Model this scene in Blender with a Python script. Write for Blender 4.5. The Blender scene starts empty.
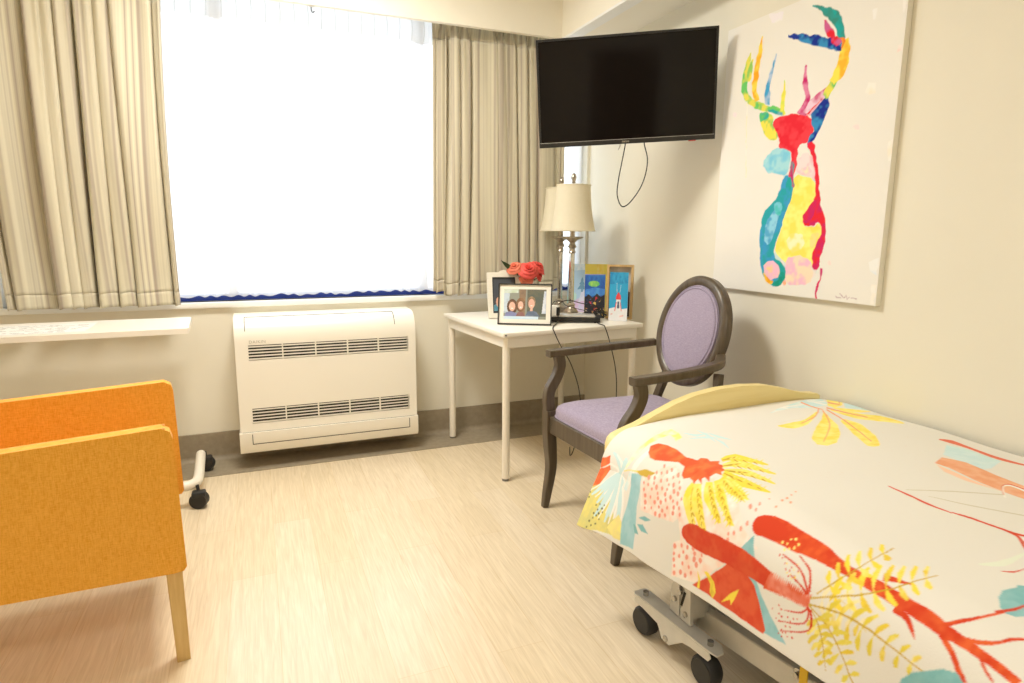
import bpy, bmesh, math, random
import numpy as np
from mathutils import Vector, Matrix

random.seed(11)
PI = math.pi
scene = bpy.context.scene
COL = scene.collection

# ------------------------------------------------------------------ materials
def nt(name):
    m = bpy.data.materials.new(name); m.use_nodes = True
    t = m.node_tree; b = t.nodes['Principled BSDF']
    return m, t, b

def mat(name, color, rough=0.5, metal=0.0, var=0.06, scale=20.0, bump=0.0, bscale=200.0, spec=0.5, stretch=(1, 1, 1), sheen=0.0):
    m, t, b = nt(name)
    N, L = t.nodes, t.links
    tc = N.new('ShaderNodeTexCoord'); mp = N.new('ShaderNodeMapping'); mp.inputs['Scale'].default_value = stretch
    L.new(tc.outputs['Object'], mp.inputs['Vector'])
    nz = N.new('ShaderNodeTexNoise'); nz.inputs['Scale'].default_value = scale; nz.inputs['Detail'].default_value = 4
    L.new(mp.outputs[0], nz.inputs['Vector'])
    rp = N.new('ShaderNodeValToRGB')
    rp.color_ramp.elements[0].position = 0.3; rp.color_ramp.elements[1].position = 0.7
    c = np.array(color[:3])
    rp.color_ramp.elements[0].color = (*np.clip(c * (1 - var), 0, 1), 1)
    rp.color_ramp.elements[1].color = (*np.clip(c * (1 + var), 0, 1), 1)
    L.new(nz.outputs['Fac'], rp.inputs['Fac']); L.new(rp.outputs['Color'], b.inputs['Base Color'])
    b.inputs['Roughness'].default_value = rough; b.inputs['Metallic'].default_value = metal
    b.inputs['Specular IOR Level'].default_value = spec
    if sheen: b.inputs['Sheen Weight'].default_value = sheen
    if bump:
        n2 = N.new('ShaderNodeTexNoise'); n2.inputs['Scale'].default_value = bscale; n2.inputs['Detail'].default_value = 2
        L.new(mp.outputs[0], n2.inputs['Vector'])
        bp = N.new('ShaderNodeBump'); bp.inputs['Strength'].default_value = bump; bp.inputs['Distance'].default_value = 0.002
        L.new(n2.outputs['Fac'], bp.inputs['Height']); L.new(bp.outputs[0], b.inputs['Normal'])
    return m

def weave_mat(name, color, dark, scale=900, rough=0.9, bump=0.35, mottle=0.5):
    """Woven upholstery: crossed threads with mottled yarn colour."""
    m, t, b = nt(name); N, L = t.nodes, t.links
    tc = N.new('ShaderNodeTexCoord')
    outs = []
    for st in ((1, 1, .12), (.12, .12, 1)):
        mp = N.new('ShaderNodeMapping'); mp.inputs['Scale'].default_value = st
        L.new(tc.outputs['Object'], mp.inputs['Vector'])
        nz = N.new('ShaderNodeTexNoise'); nz.inputs['Scale'].default_value = scale * .35; nz.inputs['Detail'].default_value = 3
        L.new(mp.outputs[0], nz.inputs['Vector']); outs.append(nz.outputs['Fac'])
    ad = N.new('ShaderNodeMath'); ad.operation = 'ADD'; L.new(outs[0], ad.inputs[0]); L.new(outs[1], ad.inputs[1])
    mr = N.new('ShaderNodeMapRange'); mr.inputs['From Min'].default_value = 0.72; mr.inputs['From Max'].default_value = 1.28
    L.new(ad.outputs[0], mr.inputs['Value'])
    mx = N.new('ShaderNodeMix'); mx.data_type = 'RGBA'
    mx.inputs['A'].default_value = (*dark, 1); mx.inputs['B'].default_value = (*color, 1)
    L.new(mr.outputs[0], mx.inputs['Factor']); L.new(mx.outputs['Result'], b.inputs['Base Color'])
    bp = N.new('ShaderNodeBump'); bp.inputs['Strength'].default_value = bump; bp.inputs['Distance'].default_value = 0.001
    L.new(ad.outputs[0], bp.inputs['Height']); L.new(bp.outputs[0], b.inputs['Normal'])
    b.inputs['Roughness'].default_value = rough; b.inputs['Sheen Weight'].default_value = 0.15
    b.inputs['Specular IOR Level'].default_value = 0.2
    return m

def grain_mat(name, c1, c2, axis='X', rough=0.45, scale=6):
    m, t, b = nt(name); N, L = t.nodes, t.links
    tc = N.new('ShaderNodeTexCoord'); mp = N.new('ShaderNodeMapping')
    mp.inputs['Scale'].default_value = {'X': (1, 12, 12), 'Y': (12, 1, 12), 'Z': (12, 12, 1)}[axis]
    L.new(tc.outputs['Object'], mp.inputs['Vector'])
    nz = N.new('ShaderNodeTexNoise'); nz.inputs['Scale'].default_value = scale; nz.inputs['Detail'].default_value = 6; nz.inputs['Distortion'].default_value = .6
    L.new(mp.outputs[0], nz.inputs['Vector'])
    rp = N.new('ShaderNodeValToRGB'); rp.color_ramp.elements[0].position = .35; rp.color_ramp.elements[1].position = .7
    rp.color_ramp.elements[0].color = (*c1, 1); rp.color_ramp.elements[1].color = (*c2, 1)
    L.new(nz.outputs['Fac'], rp.inputs['Fac']); L.new(rp.outputs[0], b.inputs['Base Color'])
    b.inputs['Roughness'].default_value = rough
    return m

def attr_mat(name, rough=0.8, bump=0.2, bscale=400, spec=0.2, sheen=0.0):
    m, t, b = nt(name); N, L = t.nodes, t.links
    a = N.new('ShaderNodeAttribute'); a.attribute_name = 'print'
    L.new(a.outputs['Color'], b.inputs['Base Color'])
    tc = N.new('ShaderNodeTexCoord'); n2 = N.new('ShaderNodeTexNoise'); n2.inputs['Scale'].default_value = bscale
    L.new(tc.outputs['Object'], n2.inputs['Vector'])
    bp = N.new('ShaderNodeBump'); bp.inputs['Strength'].default_value = bump; bp.inputs['Distance'].default_value = 0.001
    L.new(n2.outputs['Fac'], bp.inputs['Height']); L.new(bp.outputs[0], b.inputs['Normal'])
    b.inputs['Roughness'].default_value = rough; b.inputs['Specular IOR Level'].default_value = spec
    if sheen: b.inputs['Sheen Weight'].default_value = sheen
    return m

def floor_mat():
    m, t, b = nt('light_oak_vinyl'); N, L = t.nodes, t.links
    tc = N.new('ShaderNodeTexCoord')
    mp = N.new('ShaderNodeMapping'); mp.inputs['Rotation'].default_value = (0, 0, PI / 2)
    L.new(tc.outputs['Object'], mp.inputs['Vector'])
    br = N.new('ShaderNodeTexBrick')
    br.inputs['Color1'].default_value = (.82, .71, .55, 1); br.inputs['Color2'].default_value = (.78, .66, .475, 1)
    br.inputs['Mortar'].default_value = (.74, .60, .40, 1)
    br.inputs['Scale'].default_value = 1; br.inputs['Brick Width'].default_value = 1.1; br.inputs['Row Height'].default_value = .145
    br.inputs['Mortar Size'].default_value = .0012; br.inputs['Bias'].default_value = -.1; br.offset = .37
    L.new(mp.outputs[0], br.inputs['Vector'])
    mg = N.new('ShaderNodeMapping'); mg.inputs['Scale'].default_value = (22, 1.0, 1); L.new(tc.outputs['Object'], mg.inputs['Vector'])
    nz = N.new('ShaderNodeTexNoise'); nz.inputs['Scale'].default_value = 5; nz.inputs['Detail'].default_value = 8; nz.inputs['Distortion'].default_value = 1.2
    L.new(mg.outputs[0], nz.inputs['Vector'])
    rp = N.new('ShaderNodeValToRGB'); rp.color_ramp.elements[0].position = .3; rp.color_ramp.elements[1].position = .7
    rp.color_ramp.elements[0].color = (.88, .85, .80, 1); rp.color_ramp.elements[1].color = (1.06, 1.06, 1.06, 1)
    L.new(nz.outputs['Fac'], rp.inputs['Fac'])
    mx = N.new('ShaderNodeMix'); mx.data_type = 'RGBA'; mx.blend_type = 'MULTIPLY'; mx.inputs['Factor'].default_value = 1
    L.new(br.outputs['Color'], mx.inputs['A']); L.new(rp.outputs[0], mx.inputs['B']); L.new(mx.outputs['Result'], b.inputs['Base Color'])
    b.inputs['Roughness'].default_value = .27; b.inputs['Specular IOR Level'].default_value = .75
    bp = N.new('ShaderNodeBump'); bp.inputs['Strength'].default_value = .08; bp.inputs['Distance'].default_value = .001
    L.new(nz.outputs['Fac'], bp.inputs['Height']); L.new(bp.outputs[0], b.inputs['Normal'])
    return m

def curtain_mat():
    m, t, b = nt('striped_curtain_cloth'); N, L = t.nodes, t.links
    uv = N.new('ShaderNodeUVMap'); uv.uv_map = 'cloth'
    sp = N.new('ShaderNodeSeparateXYZ'); L.new(uv.outputs[0], sp.inputs[0])
    cb = N.new('ShaderNodeCombineXYZ'); L.new(sp.outputs['X'], cb.inputs['X'])
    nz = N.new('ShaderNodeTexNoise'); nz.inputs['Scale'].default_value = 26; nz.inputs['Detail'].default_value = 2.5; nz.inputs['Roughness'].default_value = .7
    L.new(cb.outputs[0], nz.inputs['Vector'])
    rp = N.new('ShaderNodeValToRGB'); cr = rp.color_ramp
    cr.elements[0].position = .38; cr.elements[0].color = (.43, .36, .29, 1)
    cr.elements[1].position = .60; cr.elements[1].color = (.72, .665, .51, 1)
    e = cr.elements.new(.48); e.color = (.62, .565, .43, 1)
    L.new(nz.outputs['Fac'], rp.inputs['Fac']); L.new(rp.outputs[0], b.inputs['Base Color'])
    b.inputs['Roughness'].default_value = .75; b.inputs['Sheen Weight'].default_value = .2
    tr = N.new('ShaderNodeBsdfTranslucent'); L.new(rp.outputs[0], tr.inputs['Color'])
    mix = N.new('ShaderNodeMixShader'); mix.inputs[0].default_value = .14
    out = N['Material Output']; L.new(b.outputs[0], mix.inputs[1]); L.new(tr.outputs[0], mix.inputs[2]); L.new(mix.outputs[0], out.inputs['Surface'])
    return m

def sheer_mat(nm='white_sheer_voile', see=(.18, .26), thru=.55, tcol=(.97, .98, 1, 1)):
    m, t, b = nt(nm); N, L = t.nodes, t.links
    b.inputs['Base Color'].default_value = (.95, .96, 1, 1); b.inputs['Roughness'].default_value = .9
    tr = N.new('ShaderNodeBsdfTranslucent'); tr.inputs['Color'].default_value = tcol
    tp = N.new('ShaderNodeBsdfTransparent')
    m1 = N.new('ShaderNodeMixShader'); m1.inputs[0].default_value = thru
    L.new(b.outputs[0], m1.inputs[1]); L.new(tr.outputs[0], m1.inputs[2])
    m2 = N.new('ShaderNodeMixShader')
    tc = N.new('ShaderNodeTexCoord'); nz = N.new('ShaderNodeTexNoise'); nz.inputs['Scale'].default_value = 300
    L.new(tc.outputs['Object'], nz.inputs['Vector'])
    mr = N.new('ShaderNodeMapRange'); mr.inputs['To Min'].default_value, mr.inputs['To Max'].default_value = see
    L.new(nz.outputs['Fac'], mr.inputs['Value']); L.new(mr.outputs[0], m2.inputs[0])
    L.new(m1.outputs[0], m2.inputs[1]); L.new(tp.outputs[0], m2.inputs[2]); L.new(m2.outputs[0], N['Material Output'].inputs['Surface'])
    return m

def glass_mat():
    m, t, b = nt('window_glass'); N, L = t.nodes, t.links
    b.inputs['Base Color'].default_value = (1, 1, 1, 1); b.inputs['Roughness'].default_value = 0.02
    tp = N.new('ShaderNodeBsdfTransparent'); mx = N.new('ShaderNodeMixShader')
    fr = N.new('ShaderNodeFresnel'); fr.inputs[0].default_value = 1.45
    nz = N.new('ShaderNodeTexNoise'); nz.inputs['Scale'].default_value = 2
    gl = N.new('ShaderNodeBsdfGlossy'); gl.inputs['Roughness'].default_value = .02
    ml = N.new('ShaderNodeMath'); ml.operation = 'MULTIPLY'; ml.inputs[1].default_value = .8
    L.new(fr.outputs[0], ml.inputs[0])
    L.new(ml.outputs[0], mx.inputs[0]); L.new(tp.outputs[0], mx.inputs[1]); L.new(gl.outputs[0], mx.inputs[2])
    L.new(mx.outputs[0], N['Material Output'].inputs['Surface'])
    return m

def shade_mat():
    m, t, b = nt('cream_lampshade_silk'); N, L = t.nodes, t.links
    tc = N.new('ShaderNodeTexCoord'); nz = N.new('ShaderNodeTexNoise'); nz.inputs['Scale'].default_value = 60
    L.new(tc.outputs['Object'], nz.inputs['Vector'])
    rp = N.new('ShaderNodeValToRGB'); rp.color_ramp.elements[0].color = (.90, .85, .70, 1); rp.color_ramp.elements[1].color = (.94, .90, .77, 1)
    L.new(nz.outputs['Fac'], rp.inputs[0]); L.new(rp.outputs[0], b.inputs['Base Color']); b.inputs['Roughness'].default_value = .8
    tr = N.new('ShaderNodeBsdfTranslucent'); L.new(rp.outputs[0], tr.inputs['Color'])
    mix = N.new('ShaderNodeMixShader'); mix.inputs[0].default_value = .42
    L.new(b.outputs[0], mix.inputs[1]); L.new(tr.outputs[0], mix.inputs[2]); L.new(mix.outputs[0], N['Material Output'].inputs['Surface'])
    return m

M = dict(
    wall=mat('cream_wall_paint', (.81, .775, .665), .75, var=.012, scale=3, bump=.05, bscale=300, spec=.3),
    ceil=mat('ceiling_paint', (.90, .86, .75), .9, var=.01, scale=3),
    white_trim=mat('white_gloss_paint', (.88, .88, .86), .35, var=.01),
    skirt=mat('grey_brown_vinyl', (.31, .26, .185), .5, var=.10, scale=40, bump=.05),
    floor=floor_mat(),
    curtain=curtain_mat(), sheer=sheer_mat(), heading=sheer_mat('sheer_heading_tape', (.03, .06), .26), glass=glass_mat(), shade=shade_mat(),
    rail_fringe=mat('fringe_blue_rail', (.02, .05, .30), .5, var=.1),  # fringe of the overexposed window put into the rail's colour
    ac=mat('cream_white_plastic', (.86, .83, .75), .35, var=.01, scale=3),
    ac_dark=mat('dark_vent_inside', (.03, .028, .022), .8, var=.1),
    ac_line=mat('panel_gap', (.02, .018, .014), .8),
    ac_logo=mat('faint_grey_print', (.45, .43, .38), .6),
    table=mat('white_laminate', (.84, .80, .72), .4, var=.01, scale=3),
    tleg=mat('white_powder_coated_steel', (.85, .80, .70), .35, var=.01),
    foot=mat('grey_rubber_foot', (.18, .16, .13), .7),
    dwood=grain_mat('dark_grey_brown_wood', (.075, .055, .035), (.125, .095, .062), 'Z', .33, 4),
    lilac=weave_mat('lilac_chair_fabric', (.44, .38, .50), (.30, .26, .37), 1800),
    orange=weave_mat('orange_armchair_fabric', (.92, .47, .08), (.75, .33, .028), 1500, bump=.4),
    orange_top=weave_mat('orange_welt', (.90, .55, .25), (.80, .42, .13), 1500, bump=.3),
    beech=grain_mat('beech_leg', (.62, .40, .14), (.74, .52, .22), 'Z', .45),
    maple=grain_mat('maple_board', (.82, .67, .29), (.89, .75, .37), 'X', .4, 3),
    black=mat('black_plastic', (.015, .014, .013), .35, var=.1),
    screen=mat('glossy_dark_screen', (.008, .006, .005), .08, var=.05, spec=.18),
    cable=mat('black_cable', (.02, .02, .02), .5),
    silver=mat('antique_silver', (.50, .44, .36), .28, metal=.85, var=.25, scale=60),
    crystal=mat('mirrored_column', (.62, .60, .55), .12, metal=.9, var=.15, scale=50),
    steel=mat('grey_painted_steel', (.66, .64, .59), .35, metal=.1, var=.05),
    steel2=mat('bright_bolt', (.5, .48, .44), .25, metal=.9),
    rubber=mat('black_rubber_tyre', (.02, .02, .02), .55, var=.1),
    navy=mat('navy_plastic', (.01, .015, .10), .4),
    yellow=mat('yellow_strap', (.85, .55, .02), .6, bump=.2),
    mattress=mat('blue_grey_mattress', (.35, .42, .55), .8, bump=.1),
    rose=mat('coral_rose_petal', (.85, .10, .08), .65, var=.25, scale=30),
    rose2=mat('peach_rose_petal', (.88, .22, .13), .65, var=.25, scale=30),
    leaf=mat('rose_leaf', (.05, .12, .04), .5, var=.3),
    vase=mat('dark_green_glass', (.02, .03, .02), .1),
    framewhite=mat('whitewashed_wood_frame', (.82, .78, .68), .5, var=.05, stretch=(1, 1, 8)),
    frameblack=mat('thin_black_frame', (.02, .018, .016), .35),
    matboard=mat('cream_mat_board', (.88, .84, .75), .8, var=.01),
    darkmat=mat('charcoal_mat_board', (.04, .045, .055), .6),
    oak=grain_mat('oak_box_frame', (.52, .33, .13), (.66, .46, .22), 'Z', .5),
    printed=attr_mat('printed_picture', .35, 0.0, spec=.5),
    canvas=attr_mat('painted_canvas', .75, .35, 700),
    canvas_side=mat('canvas_edge', (.86, .83, .74), .8, var=.03),
    duvet=attr_mat('printed_cotton_duvet', .85, .25, 260, .2, .1),
    paper=mat('white_paper', (.85, .85, .84), .7, var=.01),
    ink=mat('grey_print_ink', (.30, .30, .32), .8),
    doorwood=grain_mat('dark_door_wood', (.05, .025, .012), (.09, .045, .02), 'Z', .4),
    lamp_panel=None, deck=mat('silver_set_top_lid', (.62, .60, .55), .35, metal=.3),
)

# ------------------------------------------------------------------ object helpers
def link(o, parent=None):
    COL.objects.link(o)
    if parent: o.parent = parent
    return o

def obj(name, bm, material, parent=None, smooth=False, angle=None):
    me = bpy.data.meshes.new(name)
    bmesh.ops.recalc_face_normals(bm, faces=bm.faces)
    if smooth or angle:
        for f in bm.faces: f.smooth = True
        if angle:
            for e in bm.edges:
                if len(e.link_faces) == 2 and e.calc_face_angle(0) > math.radians(angle): e.smooth = False
    bm.to_mesh(me); bm.free()
    me.materials.append(material)
    return link(bpy.data.objects.new(name, me), parent)

def thing(name, label, cat, loc=(0, 0, 0), rotz=0, group=None):
    o = bpy.data.objects.new(name, None); o.empty_display_size = .05
    link(o); o.location = loc; o.rotation_euler = (0, 0, rotz)
    return tag(o, label, cat, group)

def tag(o, label, cat, group=None):
    o['label'] = label; o['category'] = cat
    if group: o['group'] = group
    return o

def struct(name, bm, material, parent=None, **k):
    o = obj(name, bm, material, parent, **k)
    if not parent: o['kind'] = 'structure'
    return o

def NB(): return bmesh.new()

def box(bm, x0, x1, y0, y1, z0, z1, bev=0.0, seg=2):
    r = bmesh.ops.create_cube(bm, size=1)
    vs = r['verts']
    for v in vs:
        v.co = Vector(((x0 + x1) / 2 + v.co.x * (x1 - x0), (y0 + y1) / 2 + v.co.y * (y1 - y0), (z0 + z1) / 2 + v.co.z * (z1 - z0)))
    if bev:
        es = list({e for v in vs for e in v.link_edges})
        bmesh.ops.bevel(bm, geom=es, offset=bev, segments=seg, affect='EDGES', profile=.5)
    return bm

def smooth_path(P, n=6):
    P = [Vector(p) for p in P]; out = []
    for i in range(len(P) - 1):
        p0, p1, p2, p3 = P[max(i - 1, 0)], P[i], P[i + 1], P[min(i + 2, len(P) - 1)]
        for k in range(n):
            t = k / n
            out.append(.5 * ((2 * p1) + (p2 - p0) * t + (2 * p0 - 5 * p1 + 4 * p2 - p3) * t * t + (3 * p1 - p0 - 3 * p2 + p3) * t ** 3))
    out.append(P[-1]); return out

def tube(bm, P, r, n=10, cap=True):
    """Round tube along points; r a number or a list of radii."""
    P = [Vector(p) for p in P]; m = len(P)
    R = r if isinstance(r, (list, tuple)) else [r] * m
    rings = []; up = None
    for i in range(m):
        d = (P[min(i + 1, m - 1)] - P[max(i - 1, 0)]).normalized()
        if up is None: up = d.orthogonal().normalized()
        up = (up - d * up.dot(d)).normalized(); s = d.cross(up)
        rings.append([bm.verts.new(P[i] + R[i] * (math.cos(2 * PI * k / n) * up + math.sin(2 * PI * k / n) * s)) for k in range(n)])
    for a, b in zip(rings, rings[1:]):
        for k in range(n): bm.faces.new((a[k], a[(k + 1) % n], b[(k + 1) % n], b[k]))
    if cap: bm.faces.new(rings[0]); bm.faces.new(rings[-1])
    return bm

def beam(bm, P, W, side, bev=0.0):
    """Rectangular section swept along P. W: list of (width along `side`, depth across)."""
    P = [Vector(p) for p in P]; m = len(P); side = Vector(side).normalized(); rings = []
    for i in range(m):
        d = (P[min(i + 1, m - 1)] - P[max(i - 1, 0)]).normalized()
        s = (side - d * side.dot(d)).normalized(); q = d.cross(s)
        w, h = W[i] if isinstance(W, list) else W
        w /= 2; h /= 2; c = bev
        pts = [(w, h - c), (w - c, h), (-w + c, h), (-w, h - c), (-w, -h + c), (-w + c, -h), (w - c, -h), (w, -h + c)] if bev else [(w, h), (-w, h), (-w, -h), (w, -h)]
        rings.append([bm.verts.new(P[i] + s * a + q * b) for a, b in pts])
    n = len(rings[0])
    for a, b in zip(rings, rings[1:]):
        for k in range(n): bm.faces.new((a[k], a[(k + 1) % n], b[(k + 1) % n], b[k]))
    bm.faces.new(rings[0]); bm.faces.new(rings[-1])
    return bm

def lathe(bm, prof, n=28, c=(0, 0)):
    rings = []
    for r, z in prof:
        rings.append([bm.verts.new((c[0] + max(r, 1e-4) * math.cos(2 * PI * k / n), c[1] + max(r, 1e-4) * math.sin(2 * PI * k / n), z)) for k in range(n)])
    for a, b in zip(rings, rings[1:]):
        for k in range(n): bm.faces.new((a[k], a[(k + 1) % n], b[(k + 1) % n], b[k]))
    bm.faces.new(rings[0]); bm.faces.new(rings[-1])
    return bm

def prism(bm, pts, axis, a, b):
    """Extrude a closed outline. axis 'X': pts are (y,z); 'Y': (x,z); 'Z': (x,y)."""
    def P(p, k): return {'X': (k, p[0], p[1]), 'Y': (p[0], k, p[1]), 'Z': (p[0], p[1], k)}[axis]
    A = [bm.verts.new(P(p, a)) for p in pts]; B = [bm.verts.new(P(p, b)) for p in pts]
    bm.faces.new(A); bm.faces.new(B[::-1])
    for i in range(len(pts)): bm.faces.new((A[i], B[i], B[(i + 1) % len(pts)], A[(i + 1) % len(pts)]))
    return bm

def bevel_sharp(bm, off, seg=3, ang=30):
    es = [e for e in bm.edges if len(e.link_faces) == 2 and e.calc_face_angle(0) > math.radians(ang)]
    bmesh.ops.bevel(bm, geom=es, offset=off, segments=seg, affect='EDGES', profile=.5, clamp_overlap=True)
    return bm

def copy_tree(o, parent=None):
    c = o.copy(); COL.objects.link(c); c.parent = parent
    for ch in list(o.children): copy_tree(ch, c)
    return c

# --- colour printed onto a surface, shape by shape
def lin(h):
    return np.array([(int(v) / 255) ** 2.2 for v in h.split(',')])

def vnoise(x, y, seed=0):
    def hsh(i, j): return np.modf(np.abs(np.sin(i * 127.1 + j * 311.7 + seed * 17.3) * 43758.5453))[0]
    xi, yi = np.floor(x), np.floor(y); fx, fy = x - xi, y - yi
    fx = fx * fx * (3 - 2 * fx); fy = fy * fy * (3 - 2 * fy)
    return (hsh(xi, yi) * (1 - fx) + hsh(xi + 1, yi) * fx) * (1 - fy) + (hsh(xi, yi + 1) * (1 - fx) + hsh(xi + 1, yi + 1) * fx) * fy

def fill(colr, X, Y, poly, c1, c2, soft, nscale, edge=0.0, sub=None):
    """X,Y: coordinate grids; paint inside poly with a mottled mix of c1 and c2, edges averaged over four samples."""
    P = np.array(poly, float)
    i = np.where((X[:, 0] >= P[:, 0].min() - .004) & (X[:, 0] <= P[:, 0].max() + .004))[0]
    j = np.where((Y[0, :] >= P[:, 1].min() - .004) & (Y[0, :] <= P[:, 1].max() + .004))[0]
    if not len(i) or not len(j): return
    sl = (slice(i[0], i[-1] + 1), slice(j[0], j[-1] + 1))
    x, y = X[sl], Y[sl]
    jx, jy = (edge * (vnoise(x * 52, y * 52, 3) - .5) * 2, edge * (vnoise(x * 52, y * 52, 7) - .5) * 2) if edge else (0, 0)
    cov = np.zeros(x.shape); n = len(P)
    offs = [(-sub[0], -sub[1] / 2), (sub[0] / 2, -sub[1]), (sub[0], sub[1] / 2), (-sub[0] / 2, sub[1])] if sub else [(0, 0)]
    for dx, dy in offs:
        xx, yy = x + jx + dx, y + jy + dy
        ins = np.zeros(x.shape, bool)
        for a in range(n):
            x0, y0 = P[a - 1]; x1, y1 = P[a]
            if y0 == y1: continue
            ins ^= ((y0 > yy) != (y1 > yy)) & (xx < (x1 - x0) * (yy - y0) / (y1 - y0) + x0)
        cov += ins / len(offs)
    k = vnoise(x * nscale, y * nscale, 1) * .65 + vnoise(x * nscale * 2.7, y * nscale * 2.7, 2) * .35
    k = np.clip((k - .34) * (2.4 if nscale != 30 else 3.4), 0, 1)[..., None]
    c = c1 * (1 - k * .8) + c2 * k * .8
    cov = (cov * (.85 if soft else 1))[..., None]
    colr[sl] = c * cov + colr[sl] * (1 - cov)

def grid_obj(name, X, Y, fn, colr, material, parent=None, mask=None, uv=None):
    """Mesh over the X,Y parameter grids through fn(X,Y)->x,y,z with a 'print' colour per vertex."""
    x, y, z = fn(X, Y); n, m = X.shape
    co = np.stack([x, y, z], -1).reshape(-1, 3)
    idx = np.arange(n * m).reshape(n, m)
    f = np.stack([idx[:-1, :-1], idx[1:, :-1], idx[1:, 1:], idx[:-1, 1:]], -1).reshape(-1, 4)
    me = bpy.data.meshes.new(name)
    me.from_pydata(co.tolist(), [], f.tolist())
    if colr is not None:
        at = me.color_attributes.new('print', 'FLOAT_COLOR', 'POINT')
        at.data.foreach_set('color', np.concatenate([colr.reshape(-1, 3), np.ones((n * m, 1))], 1).astype(np.float32).ravel())
    if uv is not None:
        ul = me.uv_layers.new(name='cloth'); li = np.empty(len(me.loops), np.int32); me.loops.foreach_get('vertex_index', li)
        ul.data.foreach_set('uv', uv.reshape(-1, 2)[li].astype(np.float32).ravel())
    me.polygons.foreach_set('use_smooth', [True] * len(me.polygons)); me.materials.append(material); me.update()
    return link(bpy.data.objects.new(name, me), parent)

def parse(txt):
    out = []
    for ln in txt.split('\n'):
        a, b, s, rest = ln.split(' ', 3); pts = []
        for tok in rest.split(' '):
            u, v = map(int, tok.split(','))
            if pts: u += pts[-1][0]; v += pts[-1][1]
            pts.append((u, v))
        out.append((lin(a), lin(b), int(s), [(p[0] / 1000, p[1] / 1000) for p in pts]))
    return out

def picture(name, w, h, shapes, parent, base, y=0.0, z=0.0, res=.003, x=0.0):
    """A small flat printed picture standing in the XZ plane: shapes are (colour, colour, polygon in 0..1)."""
    n, m = max(8, int(w / res)), max(8, int(h / res))
    X, Y = np.meshgrid(np.linspace(0, 1, n), np.linspace(0, 1, m), indexing='ij')
    c = np.zeros((n, m, 3)) + np.array(base)
    for s in shapes:
        fill(c, X, Y, s[2], np.array(s[0]), np.array(s[1]), 0, 9)
    # thin card: front sheet plus a back and edges
    o = grid_obj(name, X, Y, lambda a, b: (x + (a - .5) * w, y + 0 * a, z + b * h), c, M['printed'], parent)
    return o

def ell(cx, cy, rx, ry, n=18):
    return [(cx + rx * math.cos(2 * PI * k / n), cy + ry * math.sin(2 * PI * k / n)) for k in range(n)]

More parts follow.
